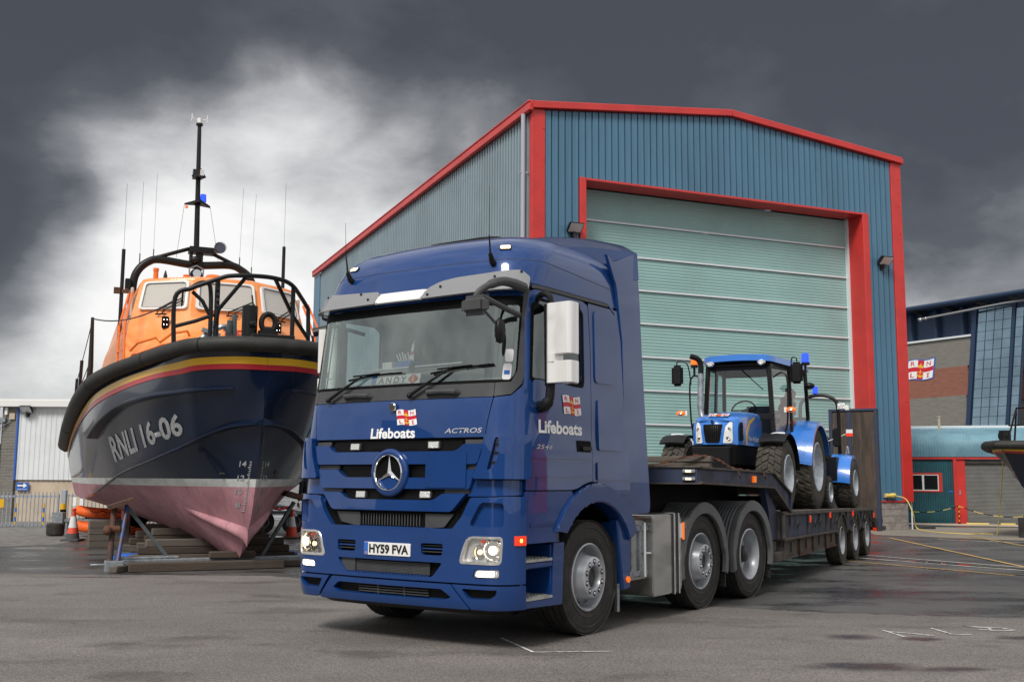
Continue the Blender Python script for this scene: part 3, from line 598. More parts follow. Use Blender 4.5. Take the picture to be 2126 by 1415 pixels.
# ================================================================= LEFT BUILDING
lb=thing('white_shed','white clad warehouse with a brown brick end pier behind the gate','warehouse',(0,34,0))
V=[];F=[]; x=-15.60
while x<-10:
    for t,d in ((0,0),(.1,-.014),(.45,-.014),(.55,0)): V+=[(x+t*.16,d,1.3),(x+t*.16,d,3.6)]
    x+=.16
for i in range(len(V)//2-1): F.append((2*i,2*i+1,2*i+3,2*i+2))
b=B(); b.add(V,F); part('white_cladding',b,'white_clad',lb,recalc=False,ang=15,kind='stuff')
b=B(); b.box(-15.62,-9.5,.05,6,0,1.3); part('lower_wall',b,'cream_wall',lb); b=B(); b.box(-16.1,-15.63,-.06,6,0,3.6); part('brick_pier',b,'brick_grey',lb)
for i in range(38):
    b=B(); z=i*.093+.02
    for k,(a,c) in enumerate(((-16.1,-15.87),(-15.86,-15.63)) if i%2 else ((-16.1,-15.98),(-15.97,-15.75),(-15.74,-15.63))):
        b.box(a+.003,c-.003,-.066+random.uniform(0,.003),-.06,z+.004,z+.087)
    part('brick_course',b,'brick_grey',lb)
b=B(); b.box(-15.64,-15.595,-.07,.02,1.28,3.6); part('blue_edging',b,'decal_blue',lb)
b=B(); b.add([(x,y,z) for x in (-16.45,-9.5) for (y,z) in ((-.25,3.58+.0),(-.25,3.79),(.1,3.86),(.1,3.58))],[(0,1,2,3),(7,6,5,4),(0,4,5,1),(1,5,6,2),(2,6,7,3),(3,7,4,0)]); part('eaves',b,'white_paint',lb,bevel=.01)
b=B(); b.box(-16.2,-9.5,.1,6,3.6,3.84); part('roof',b,'white_clad',lb)
b=B(); b.tube([(-16.13,-.12,0),(-16.13,-.12,3.0),(-16.2,-.12,3.2),(-16.2,-.12,3.6)],.035,8); part('downpipe',b,'door_rail',lb)
b=B(); b.box(-15.86,-15.69,-.12,-.067,3.19,3.38); part('junction_box',b,'cream_wall',lb); b=B(); b.box(-16.0,-15.92,-.14,-.067,3.33,3.56); part('alarm_box',b,'white_paint',lb)
b=B(); b.bar((-16.3,-.2,3.15),(-15.95,-.1,3.0),.03); b.bar((-16.3,-.2,2.95),(-16.0,-.1,3.1),.03); b.bar((-16.2,-.2,2.85),(-15.8,-.09,3.15),.02); b.box(-16.2,-15.95,-.2,-.07,3.10,3.24); part('bracket_arms',b,'galv',lb)
floodlight(0,0,'dark floodlight under the eaves of the white warehouse',(-15.3,33.95,3.5),0,.9)
sg=pp('wall_sign',rect(-15.545,-15.15,.965,1.215,.02),'decal_blue',lb,lambda u,v,w:Vector((u,-w,v)),off=.035,depth=.02)
pp('arrow',[(-15.50,1.095),(-15.31,1.095),(-15.33,1.06),(-15.28,1.06),(-15.20,1.12),(-15.28,1.185),(-15.33,1.185),(-15.31,1.145),(-15.50,1.145)],'decal_white',sg,lambda u,v,w:Vector((u,-w,v)),off=.038,depth=0)
txt('sign_text','ONE WAY','decal_white',sg,lambda u,v,w:Vector((u,-w,v)),-15.50,.985,.3,.04,off=.038)
t=thing('brick_house','brown brick building behind the white warehouse at the left edge','building',(0,0,0)); b=B(); b.box(-24,-16.9,40,44,0,2.5); part('wall',b,'brick_grey',t); b=B(); b.box(-24,-16.7,39.9,44,2.5,2.6); part('roof',b,'steel_dark',t)
# ================================================================= GATE, FENCE
def palisade(root,x0,x1,y,step,zt_):
    x=x0
    while x<x1:
        b=B(); w=.032; b.add([(x+i,y+j,z) for z in (.05,zt_-.04) for (i,j) in ((0,0),(w/2,-.012),(w,0))]+[(x+w/2,y-.006,zt_)],[(0,1,4,3),(1,2,5,4),(3,4,6),(4,5,6),(2,0,3,5),(5,3,6)]); part('pale',b,'palisade',root); x+=step
g=thing('palisade_gate','grey steel palisade gate standing in front of the white warehouse','gate',(0,30,0))
palisade(g,-14.5,-12.55,0,.108,1.0)
for z in (.83,.03): b=B(); b.box(-14.6,-12.52,.01,.045,z,z+.055); part('rail',b,'palisade' if z>.1 else 'galv',g)
b=B(); b.box(-12.57,-12.52,-.01,.05,.03,.93); part('stile',b,'palisade',g)
b=B(); b.box(-12.44,-12.31,-.06,.07,0,1.04); o=part('gate_post',b,'palisade',None,bevel=.01); o.location=(0,30,0); tag(o,'square grey steel gate post between gate and fence','gate post')
f=thing('palisade_fence','grey palisade fence between the gate post and the lifeboat','fence',(0,30,0))
palisade(f,-12.27,-9.6,0,.108,.97)
b=B(); b.box(-12.3,-9.6,.01,.04,.86,.90); part('rail',b,'palisade',f); b=B(); b.box(-12.3,-9.6,.01,.04,.10,.14); part('rail',b,'palisade',f)
for x in (-12.12,-11.93): b=B(); b.box(x,x+.1,-.03,-.015,.6,.84); part('notice',b,'decal_white',f)
b=B(); b.box(-14.35,-14.02,-.04,-.015,.55,.78); o=part('warning_notice',b,'yellow_paint',g)
for x in (-13.35,-14.15):
    t=thing('marker_post','thin yellow and black post behind the gate, '+('nearer the gate post' if x>-14 else 'nearer the left picture edge'),'post',(x,31,0))
    for k in range(5): b=B(); b.box(-.02,.02,-.02,.02,k*.13,(k+1)*.13); part('band',b,'yellow_paint' if k%2==0 else 'decal_blue',t)
t=thing('bollard','black and yellow banded bollard by the gate post','bollard',(-12.22,29.6,0))
for k,(z0,z1,m_) in enumerate(((0,.2,'matt_black'),(.2,.38,'yellow_paint'),(.38,.52,'matt_black'),(.52,.68,'yellow_paint'))): b=B(); b.cyl((0,0,z0),(0,0,z1),.078,n=14); part('band',b,m_,t)
b=B(); b.lathe([(.16,-.1),(.30,-.13),(.335,-.1),(.335,.1),(.30,.13),(.16,.1)],(0,0,.12),2,24,close=True); b.v=[(x,y*.9,z) for x,y,z in b.v]; o=part('old_tyre',b,'tyre_rubber'); o.location=(-10.85,25.9,.03); o.scale=(.62,.62,1.1); tag(o,'black old tyre lying flat left of the traffic cone','tyre')

def block(name,label,cat,x,y,rot,w,d,h,m_,rm='steel_dark',bands=0):  # plain unseen building, added only to be reflected in paint and glass
    t=thing(name,label,cat,(x,y,0),rot); b=B(); b.box(-w/2,w/2,0,d,0,h); part('wall',b,m_,t); b=B(); b.box(-w/2-.3,w/2+.3,-.3,d+.3,h,h+.3); part('roof',b,rm,t)
    for k in range(bands):
        x0=-w/2+1.5+k*(w-3)/max(1,bands); b=B(); b.box(x0,x0+(w-3)/bands*.6,-.06,.0,0 if k%2 else 1.0,h*.55 if k%2 else h*.4); part('door' if k%2 else 'window',b,'shutter_grey' if k%2 else 'dark_glass',t)
block('reflection_brick_block','brown brick block outside the frame left of the camera, added to be reflected','warehouse',-38,-16,R(112),34,10,8.5,'brick_grey',bands=6)  # unseen block added for the cab front to reflect
block('reflection_dark_block','dark grey block outside the frame behind the camera, added to be reflected','warehouse',-8,-34,R(180),30,10,7.,'steel_dark',bands=5)  # added behind the camera as something for glossy surfaces to mirror
block('reflection_red_block','low red and grey block outside the frame to the right, added to be reflected','warehouse',38,17,R(-68),16,8,5.,'hall_red',bands=4)  # unseen block added to give the lorry's side a reflection
block('reflection_grey_block','tall grey block outside the frame to the right, added to be reflected','workshop',44,0,R(-90),20,8,9.,'shed_teal',bands=5)  # added out of view for reflections in the side panels
# ================================================================= TRUCK
truck=thing('lorry_tractor','blue heavy lorry tractor unit with its headlights lit, parked nose to camera','lorry',(-1.06,9.544,0),-.5968)
def itp(z,T):
    if z<=T[0][0]: return T[0][1]
    for (a,b),(c,d) in zip(T,T[1:]):
        if z<=c: return b+(d-b)*(z-a)/(c-a)
    return T[-1][1]
WT=[(.3,1.235),(.5,1.25),(1.3,1.25),(1.75,1.245),(1.8,1.235),(2.1,1.235),(3.05,1.22),(3.3,1.205),(3.42,1.185),(3.5,1.15),(3.57,1.09),(3.62,1.01),(3.66,.90),(3.69,.75),(3.71,.5)]
YT=[(.3,.04),(.36,.0),(.5,-.02),(1.2,-.02),(1.3,-.01),(1.7,.01),(2.07,.035),(2.2,.06),(2.95,.17),(3.1,.2),(3.3,.25),(3.42,.31),(3.5,.37),(3.57,.47),(3.62,.59),(3.66,.76),(3.69,.98),(3.71,1.3)]
RX=[(.3,.26),(1.7,.27),(2.1,.33),(3.1,.33),(3.35,.38),(3.5,.4),(3.6,.4),(3.71,.3)]
RY=[(.3,.30),(1.7,.31),(2.1,.36),(3.1,.34),(3.35,.42),(3.5,.5),(3.6,.5),(3.71,.3)]
def smo(T,z,d=.03): return (itp(z-d,T)+2*itp(z,T)+itp(z+d,T))/4
def cab(u,z):
    s=-1 if u<0 else 1; u=abs(u); W_=smo(WT,z);rx=smo(RX,z);ry=smo(RY,z);y0=smo(YT,z);b=.05;xs=W_-rx
    if u<=1: return (s*u*xs,y0+b*u*u)
    if u<=2: t=(u-1)*PI/2; return (s*(xs+rx*math.sin(t)),y0+b+ry*(1-math.cos(t)))
    return (s*W_,y0+b+ry+(u-2))
def CM(u,z,w):     # front surface map
    x,y=cab(u,z); e=.02; xa,ya=cab(u-e,z); xb,yb=cab(u+e,z); tx=Vector((xb-xa,yb-ya,0)); xc,yc=cab(u,z+.02); tz=Vector((xc-x,yc-y,.02)); n=tx.cross(tz).normalized()
    return Vector((x,y,z))+n*w
def SX(y,z):
    W_=smo(WT,z);rx=smo(RX,z);ry=smo(RY,z);y0=smo(YT,z)+.05
    if y>=y0+ry: return W_
    t=math.acos(max(-1,min(1,1-(y-y0)/ry))) if y>y0 else 0
    return W_-rx+rx*math.sin(t)
def SMP(sgn):
    def f(y,z,w):
        x=SX(y,z); dx=(SX(y+.01,z)-SX(y-.01,z))/.02; dz=(SX(y,z+.01)-SX(y,z-.01))/.02; n=Vector((1,-max(-4,min(4,dx)),-dz)).normalized(); p=Vector((x,y,z))+n*w
        return Vector((p.x*sgn,p.y,p.z))
    return f
SR,SL=SMP(1),SMP(-1)
T_='truck_blue'
# dark structure behind the panels
b=B(); zz=[.42+.06*i for i in range(int((3.45-.42)/.06)+1)]
us=[-2-(2.1-.6)*(1-k/22) for k in range(22)]+[-2+4*k/56 for k in range(57)]+[2+(2.1-.6)*(k+1)/22 for k in range(22)]
def inner(u,z): x,y=cab(u,z); f=.955; return (x*f,y+.05,z)
V=[inner(u,z) for z in zz for u in us]; n=len(us); F=[]
for j in range(len(zz)-1):
    for i in range(n-1):
        uc=(us[i]+us[i+1])/2; zc=(zz[j]+zz[j+1])/2
        if 2.20<zc<2.97 and abs(uc)<1.53: continue
        yc=(cab(us[i],zz[j])[1]+cab(us[i+1],zz[j])[1])/2
        if 2.20<zc<2.99 and abs(uc)>1.65 and yc<1.27: continue
        if zc<1.35 and abs(uc)>1.72: continue
        F.append((j*n+i,j*n+i+1,(j+1)*n+i+1,(j+1)*n+i))
b.add(V,F); part('cab_shell',b,'black_plastic',truck,recalc=False)
b=B(); b.box(-1.18,1.18,2.03,2.09,1.1,3.5); b.box(-1.16,1.16,.35,2.06,1.36,1.42); part('cab_bulkhead',b,'cab_lining',truck)
b=B(); b.box(-1.12,1.12,.45,2.05,3.02,3.06); part('headlining',b,'headlining',truck)
# roof
def roofpt(a,t):
    # a 0..1 round the outline right-back -> front -> left-back ; t height
    z=3.075+(3.71-3.075)*t; q=-3+6*a
    if abs(q)<=2: x,y=cab(q,z)
    else:
        s=1 if q>0 else -1; x,y0=cab(2*s,z); yb=2.02; y=y0+(max(yb,y0)-y0)*(abs(q)-2)
    return Vector((x,y,z))
b=B(); b.grid(roofpt,84,26)
top=[roofpt(i/84,1) for i in range(85)]; b.add(top,[tuple(range(85))]); part('roof',b,T_,truck,ang=40,recalc=True)
pp('roof_seam',rp([(-1.9,3.325),(1.9,3.325),(1.9,3.331),(-1.9,3.331)],0),'trailer_blue',truck,lambda u,z,w:CM(u,z,w),off=.0015,depth=0,cu=.1)
for s,mp in ((1,SR),(-1,SL)): pp('roof_seam',[(.62,3.325),(2.0,3.24),(2.0,3.245),(.62,3.331)],'trailer_blue',truck,mp,off=.002,depth=0,cu=.1)
pp('roof_hatch',rect(-.45,.45,0,1,.2),'black_plastic',truck,lambda u,v,w:Vector((u,.95+v*.7,3.70+w)),off=.03,depth=.05,bevel=.008)
# roof deflector and side deflectors
def dfl(a,t):
    x=-1.2+2.4*a; k=abs(x)/1.2; ztp=3.90-.13*k**2.5; y=.95+1.38*t; z=3.64+(ztp-3.64)*math.sin(min(1,t*1.0)*PI/2)**.8-.10*max(0,k-.85)/.15*(1-t*.3)
    return Vector((x*(.80+.235*t),y,z))
b=B(); b.grid(dfl,30,12); e=[dfl(i/30,1) for i in range(31)]; b.add(e+[(v.x,v.y,v.z-.12) for v in e],[(i,i+1,32+i,31+i) for i in range(30)])
for a_ in (0,1): e=[dfl(a_,t/12) for t in range(13)]; b.add(e+[(v.x*1.012,v.y,3.42) for v in e],[(i,i+1,14+i,13+i) for i in range(12)]); part('roof_deflector',b,T_,truck,ang=50)
for s in (1,-1):
    pl=[(1.70,3.60),(1.84,3.53),(2.33,3.70),(2.41,2.6),(2.56,1.14),(2.54,1.075),(2.10,1.075),(2.02,1.9),(1.99,2.76),(1.88,3.30)]
    pp('side_deflector',rp(pl,.03),T_,truck,lambda y,z,w,s=s:Vector((s*(1.245+w-.03*max(0,z-3.2)),y,z)),off=.0,depth=.03,cv=.2,bevel=.006)
# --- front: panels
pp('front_panel',rp([(-1.03,1.757),(1.03,1.757),(1.225,2.092),(-1.225,2.092)],.012),T_,truck,CM,off=.012,depth=.03,cu=.1,cv=.12,bevel=.006)
for s in (1,-1):
    m_=(lambda u,z,w,s=s:CM(u*s,z,w))
    pp('corner_panel',rp([(1.055,1.775),(1.78,1.765),(1.755,2.2),(1.70,2.245),(1.66,2.19),(1.50,2.108),(1.24,2.090)],.01),T_,truck,m_,off=.012,depth=.03,cu=.09,cv=.12,bevel=.005)
    pp('cowl_corner',rp([(1.235,2.098),(1.5,2.12),(1.66,2.215),(1.685,2.30),(1.675,3.06),(1.58,3.06),(1.57,2.33),(1.48,2.225),(1.235,2.217)],.01),'grey_plastic',truck,m_,off=.012,depth=.03,cu=.06,cv=.12,bevel=.004)
    pp('shoulder_panel',rp([(.83,1.262),(1.80,1.275),(1.80,1.398),(.90,1.398)],.01),T_,truck,m_,off=-.015,depth=.03,cu=.08,bevel=.008)
    # air duct at the cab corner
    dk=pp('air_duct',rp([(.905,1.405),(1.86,1.405),(1.86,1.765),(1.06,1.775)],.03),T_,truck,m_,off=.055,depth=.09,holes=[rp([(1.10,1.475),(1.22,1.50),(1.29,1.60),(1.30,1.745),(1.24,1.745)],.03)],cu=.07,cv=.08,bevel=.012)
    pp('duct_recess',rect(1.08,1.32,1.46,1.755),T_,dk,m_,off=.012,depth=0,cu=.06)
    for z in (1.54,1.62,1.69): pp('duct_vane',rect(1.14,1.28,z,z+.012),'black_plastic',dk,m_,off=.03,depth=.02,cu=.05)
pp('wiper_cowl',rp([(-1.225,2.098),(1.225,2.098),(1.225,2.217),(-1.225,2.217)],.008),'grey_plastic',truck,CM,off=.010,depth=.03,cu=.1,bevel=.004)
ws=pp('windscreen',rp([(-1.50,2.232),(1.50,2.232),(1.565,2.30),(1.565,2.965),(-1.565,2.965),(-1.565,2.30)],.03),'windscreen',truck,CM,off=.002,depth=0,cu=.1,cv=.1)
pp('screen_seal',rp([(-1.50,2.218),(1.50,2.218),(1.58,2.29),(1.58,2.98),(-1.58,2.98),(-1.58,2.29)],.04),'matt_black',truck,CM,off=.006,depth=.015,cu=.1,cv=.15,holes=[rp([(-1.47,2.245),(1.47,2.245),(1.545,2.31),(1.545,2.90),(-1.545,2.90),(-1.545,2.31)],.04)])
pp('header_panel',rect(-1.58,1.58,2.985,3.08),T_,truck,CM,off=.004,depth=.03,cu=.1)
# lettering and badges on the front
bd=B(); bd.cyl((0,.004,2.035),(0,-.012,2.035),.042,.038,24); part('badge',bd,'chrome',truck,bevel=.003)
emblem(truck,CM,.035,1.872,.235,.135,off=.016)
txt('lettering','Lifeboats','decal_white',truck,CM,-.265,1.757,.535,.095,off=.016,bold=.03,cut=.1)
txt('model_badge','ACTROS','chrome',truck,CM,.60,1.792,.40,.043,off=.018,bold=.016,shear=.3,cut=.1)
# grille
def quad(u0,u1,z0,z1): return [(u0,z0),(u1,z0),(u1,z1),(u0,z1)]
pp('grille_mesh',[(-.80,1.13),(.80,1.13),(1.01,1.75),(-1.01,1.75)],'mesh_black',truck,CM,off=-.035,depth=0,cu=.1)
hx=B()
def hexgrid(u0,u1,z0,z1,off,step=.030,edge=None):
    j=0; z=z0
    while z<=z1:
        u=u0+(step/2 if j%2 else 0)
        while u<=u1:
            if edge is None or edge(u,z):
                c=[CM(u+math.cos(PI/3*k)*step*.52,z+math.sin(PI/3*k)*step*.36,off) for k in range(6)]; d=[CM(u+math.cos(PI/3*k)*step*.37,z+math.sin(PI/3*k)*step*.22,off) for k in range(6)]
                hx.add(c+d,[(k,(k+1)%6,6+(k+1)%6,6+k) for k in range(6)])
            u+=step
        z+=step*.62; j+=1
hexgrid(-.76,.76,1.635,1.745,-.02); hexgrid(-.62,.62,1.42,1.53,-.02); hexgrid(-.56,.60,1.23,1.315,-.02)
hexgrid(-1.30,-.68,.425,.51,-.02); hexgrid(.72,1.30,.425,.51,-.02); hexgrid(-.66,-.36,.40,.49,-.02); hexgrid(.44,.70,.40,.49,-.02)
part('honeycomb',hx,'black_plastic',truck,recalc=False,kind='stuff')
def bar(z0,z1,lug,uo0,uo1,un0,un1,nm='grille_bar'):
    # full width bar z0..z1, side lugs rise to 'lug'; outer edge follows V; inner notch half widths un0 (bottom) un1 (top)
    P=[(-uo0,z0),(uo0,z0),(uo1,lug),(un1,lug),(un0,z1),(-un0,z1),(-un1,lug),(-uo1,lug)]
    return pp(nm,rp(P,[.03,.03,.01,.015,.05,.05,.015,.01],4),T_,truck,CM,off=.026,depth=.06,cu=.1,bevel=.020)
bar(1.530,1.640,1.700,.935,.995,.72,.80); bar(1.318,1.415,1.485,.865,.915,.56,.66); bar(1.130,1.222,1.282,.69,.835,.50,.60)
for z,a,c in ((1.703,.80,.995),(1.49,.66,.93),(1.287,.60,.85)):
    for s in (1,-1): pp('grille_inset',rect(a,c,z,z+.035),'grey_plastic',truck,lambda u,v,w,s=s:CM(u*s,v,w),off=-.005,depth=.02,cu=.1)
pp('number_blank',rect(.412,.835,1.330,1.632,.012),T_,truck,CM,off=.036,depth=.012,cu=.1,bevel=.003)
for s in (-1,1): pp('grille_duct',rp([(.08,1.632),(.30,1.632),(.27,1.665),(.12,1.665)],.01),'matt_black',truck,lambda u,v,w,s=s:CM(u*s,v,w),off=-.01,depth=.02)
for (u,z) in ((-.46,1.690),(.47,1.697),(-.35,1.265),(.40,1.272)): 
    l=pp('strobe_lamp',rect(u-.065,u+.065,z-.032,z+.032,.006),'grey_plastic',truck,CM,off=.004,depth=.03,bevel=.003); pp('lens',rect(u-.055,u+.052,z-.026,z+.026,.004),'lamp_lens',l,CM,off=.008,depth=.006)
# three pointed star
def RM(r,a,w): return CM(r*math.cos(a)/.965+.012,1.458+r*math.sin(a),w)
b=B(); b.lathe([(.175,-.01),(.205,-.012),(.212,-.03),(.205,-.05),(.185,-.064),(.165,-.060)],(.012,0,1.458),1,48,cap=False); part('star_surround',b,T_,truck,recalc=True,ang=50)
b=B(); b.cyl((.012,.02,1.458),(.012,-.030,1.458),.165,n=40); st=part('star_disc',b,'matt_black',truck)
b=B(); b.lathe([(.145,-.030),(.147,-.062),(.155,-.072),(.163,-.062),(.166,-.030)],(.012,0,1.458),1,48,cap=False); part('star_ring',b,'chrome',st,ang=50)
b=B(); c0=Vector((.012,-.064,1.458))
for k in range(3):
    a=PI/2+2*PI*k/3; tip=Vector((.012+.15*math.cos(a),-.045,1.458+.15*math.sin(a)))
    l=[Vector((.012+.026*math.cos(a+s*PI/3),-.042,1.458+.026*math.sin(a+s*PI/3))) for s in (1,-1)]
    b.add([c0,l[0],tip,l[1],(.012,-.038,1.458)],[(0,1,2),(0,2,3),(4,2,1),(4,3,2)])
part('star',b,'chrome',st,ang=5,recalc=True)
# bumper
mir=lambda P:[(-u,z) for u,z in reversed(P)]
topR=[(1.84,.548),(1.84,1.262),(1.42,1.262),(1.30,1.257),(.88,1.250),(.80,1.10),(.70,.99)]
out=topR+mir(topR)
hl=rp([(.765,.705),(1.375,.705),(1.405,.935),(.845,.935)],[.05,.06,.06,.07]); fg=rp([(.90,.592),(1.335,.598),(1.34,.668),(.92,.665)],.03)
slit=rp([(.385,.765),(.60,.765),(.61,.862),(.375,.862)],.02); low=rp([(-.50,.582),(.50,.582),(.605,.705),(-.605,.705)],.025)
rec=rp([(.86,1.01),(1.41,1.015),(1.41,1.205),(.98,1.215)],[.06,.05,.04,.05])
pp('bumper',rp(out,.02),T_,truck,CM,off=.02,depth=.05,holes=[hl,mir(hl),fg,mir(fg),slit,mir(slit),low,rec,mir(rec)],cu=.1,cv=.12,bevel=.010)
pp('bumper_liner',rect(-1.55,1.55,.56,1.13),'matt_black',truck,CM,off=-.04,depth=0,cu=.1,cv=.1)
for s in (1,-1):
    m_=(lambda u,z,w,s=s:CM(u*s,z,w))
    pp('bumper_recess',rect(.84,1.43,1.0,1.225),T_,truck,m_,off=-.022,depth=.01,cu=.08)
    pp('slit_bar',rect(.38,.60,.812,.824),T_,truck,m_,off=.005,depth=.02); pp('slit_bar',rect(.38,.60,.788,.794),'grey_plastic',truck,m_,off=.0,depth=.02); pp('slit_bar',rect(.38,.60,.84,.846),'grey_plastic',truck,m_,off=.0,depth=.02)
    # headlight
    H=pp('headlight',rp([(.765,.705),(1.375,.705),(1.405,.935),(.845,.935)],[.05,.06,.06,.07]),'soft_chrome',truck,m_,off=.026,depth=.04,holes=[rp([(.805,.728),(1.345,.728),(1.365,.915),(.865,.915)],[.04,.05,.05,.06])],cu=.08,bevel=.006,label='lit headlight with chrome surround')
    pp('reflector',rp([(.80,.722),(1.35,.722),(1.37,.92),(.86,.92)],.04),'lamp_lens',H,m_,off=-.018,depth=.01,cu=.08)
    for (u,z,r,mm) in ((1.20,.822,.082,'chrome'),(.965,.805,.062,'chrome')):
        b=B(); c=m_(u,z,0); n_=(m_(u,z,.1)-c).normalized(); b.tube([c-n_*.012+n_*0,c-n_*.004,c+n_*.004],[r,r*1.02,r*.93],24,cap=False); b.cyl(c-n_*.014,c-n_*.012,r,n=24); part('lamp_bowl',b,mm,H)
    b=B(); c=m_(1.20,.822,0); n_=(m_(1.2,.822,.1)-c).normalized(); b.cyl(c-n_*.011,c+n_*.000,.036,.03,20); part('bulb',b,'bulb_glow',H)
    b=B(); c=m_(.965,.805,0); b.cyl(c-n_*.01,c+n_*.000,.022,.02,14); part('bulb',b,'side_glow',H)
    b=B(); c=m_(.99,.893,-.005); b.sph(c,.014); part('amber_bulb',b,'red_lens',H)
    for k,(u,z) in enumerate(((1.10,.895),(1.30,.76),(.90,.75),(1.09,.75),(1.31,.88))): b=B(); c=m_(u,z,0); b.cyl(c-n_*.01,c+n_*.002,.020,.012,6); part('facet',b,'chrome',H)
    pp('lamp_glass',rp([(.80,.725),(1.35,.725),(1.37,.918),(.86,.918)],.04),'lamp_glass',H,m_,off=.014,depth=0,cu=.08)
    Fg=pp('fog_lamp',rp([(.905,.598),(1.33,.602),(1.335,.664),(.925,.661)],.028),'chrome',truck,m_,off=.005,depth=.02,cu=.08); pp('lit_lens',rp([(.93,.607),(1.24,.609),(1.25,.656),(.945,.653)],.02),'lamp_white',Fg,m_,off=.010,depth=.008,cu=.08); pp('lens',rp([(1.255,.609),(1.315,.612),(1.32,.654),(1.265,.656)],.015),'lamp_lens',Fg,m_,off=.010,depth=.008)
    ag=pp('side_indicator',rect(1.60,1.83,.862,.940,.006),'red_lens',truck,m_,off=.032,depth=.02,cu=.08,bevel=.003); pp('lit_element',rect(1.70,1.745,.888,.915,.01),'amber_glow',ag,m_,off=.035,depth=.006)
pp('upper_intake',rect(-.74,.74,.97,1.14),'matt_black',truck,CM,off=-.03,depth=0,cu=.1); 
b=B()
for k in range(22): u=-.36+k*.033; b.bar(CM(u,1.0,-.02),CM(u,1.10,-.02),.004,.01)
for k in range(8): b.bar(CM(-.40,.60+k*.012,-.02),CM(.45,.60+k*.012,-.02),.003,.01)
part('radiator_fins',b,'grey_plastic',truck,recalc=False,kind='stuff')
pp('intake_side',rp([(-.60,1.02),(-.36,.985),(-.36,1.11),(-.66,1.11)],.01),'grey_plastic',truck,CM,off=-.01,depth=.01); pp('intake_side',rp([(.40,.985),(.60,1.0),(.70,1.11),(.40,1.11)],.01),'grey_plastic',truck,CM,off=-.01,depth=.01)
pp('intake_side',rp([(-.56,.60),(-.48,.59),(-.40,.59),(-.40,.70),(-.58,.70)],.01),'grey_plastic',truck,CM,off=-.005,depth=.01)
b=B()
for k in range(26): u=-.45+k*.036; b.cyl(CM(u,.984,.0),CM(u,.984,.022),.012,n=6); b.cyl(CM(u,.586,.0),CM(u,.586,.022),.010,n=6)
part('tread_studs',b,T_,truck,kind='stuff')
# spoiler
pp('spoiler',rp([(-.86,.345),(.87,.345),(.69,.535),(-.66,.535)],.01),T_,truck,CM,off=.028,depth=.05,holes=[rp([(-.60,.405),(.62,.405),(.70,.43),(.60,.492),(-.58,.492),(-.66,.44)],.02)],cu=.1,cv=.08,bevel=.010)
for s in (1,-1):
    m_=(lambda u,z,w,s=s:CM(u*s,z,w))
    pp('spoiler_end',rp([(.885,.345),(1.84,.345),(1.84,.535),(.705,.535)],.01),T_,truck,m_,off=.024,depth=.05,holes=[rp([(.80,.505),(.86,.425),(1.15,.43),(1.27,.465),(1.30,.505)],.02)],cu=.1,cv=.08,bevel=.010)
pp('spoiler_liner',rect(-1.5,1.5,.36,.53),'matt_black',truck,CM,off=-.035,depth=0,cu=.1)
for z in (.418,.44,.462,.484): pp('spoiler_slat',rect(-.355,.445,z,z+.008),'grey_plastic',truck,CM,off=.0,depth=.02,cu=.2)
for u in (-.12,.18): pp('spoiler_slat',rect(u,u+.012,.41,.49),'grey_plastic',truck,CM,off=.004,depth=.02)
b=B(); b.grid(lambda a,t:(lambda p:(p[0]*(1-.14*t),p[1]+.10+.08*t,.35-.075*t))(cab(-1.8+3.6*a,.36)),40,2); part('underrun',b,'black_plastic',truck,recalc=False)
b=B(); b.box(-1.12,1.12,.35,.6,.28,.34); part('front_beam',b,'matt_black',truck)
# number plates
np_=pp('number_plate',rect(-.262,.272,.742,.852,.01),'white_plate',truck,CM,off=.032,depth=.01,bevel=.002); pp('country_band',rect(-.260,-.212,.744,.850,.006),'decal_blue',np_,CM,off=.0325,depth=0); txt('plate_text','HY59 FVA','black_ink',np_,CM,-.198,.757,.450,.080,off=.0332,bold=.035); txt('country_code','GB','gold',np_,CM,-.252,.752,.03,.016,off=.033)
nm=B(); PX=plane_map((-.385,.135,2.245),(1,.02,0),(0,.30,.95),(0,-.95,.30))
an=pp('name_plate',rect(0,.56,0,.105),'white_plate',truck,PX,off=0,depth=.006,label='name plate lettered ANDY inside the windscreen'); pp('country_band',rect(0,.055,0,.105),'decal_blue',an,PX,off=.002,depth=0); txt('plate_text','A N D Y','black_ink',an,PX,.085,.02,.32,.065,off=.003,bold=.03)
pp('flag_cross',[(.43,.042),(.47,.042),(.47,.012),(.495,.012),(.495,.042),(.54,.042),(.54,.066),(.495,.066),(.495,.094),(.47,.094),(.47,.066),(.43,.066)],'decal_red',an,PX,off=.003,depth=0); pp('flag_centre',rect(.472,.494,.03,.08),'gold',an,PX,off=.0035,depth=0)
# sun visor
def visor(P,m,nm,off=.09): return pp(nm,P,m,truck,lambda u,z,w:CM(u,z,w+.075*(3.2-z)/.22),off=off-.06,depth=.035,cu=.08,cv=.06,bevel=.014)
visor(rp([(-.36,2.985),(.25,2.985),(.29,3.085),(-.33,3.085)],.0),'white_paint','visor_strip')
visor(rp([(.255,2.985),(1.60,3.02),(1.64,3.14),(1.50,3.215),(.62,3.175),(.44,3.15),(.30,3.09)],[.0,.02,.03,.03,.04,.04,.03]),'visor_grey','sun_visor')
visor(rp([(-1.62,2.98),(-.365,2.985),(-.335,3.085),(-.38,3.115),(-.60,3.125),(-1.45,3.17),(-1.62,3.12)],[.03,0,.02,.03,.04,.05,.03]),'visor_grey','sun_visor')
b=B()
for (u,z) in ((.33,3.02),(.46,3.09),(1.12,3.14),(1.5,3.19),(-1.35,3.14),(-.62,3.11),(-.47,3.04),(-1.45,3.02)): c=CM(u,z,.03+.075*(3.2-z)/.22); d=CM(u,z,.06+.075*(3.2-z)/.22); b.cyl(c,c+(d-c)*.35,.012,n=10)
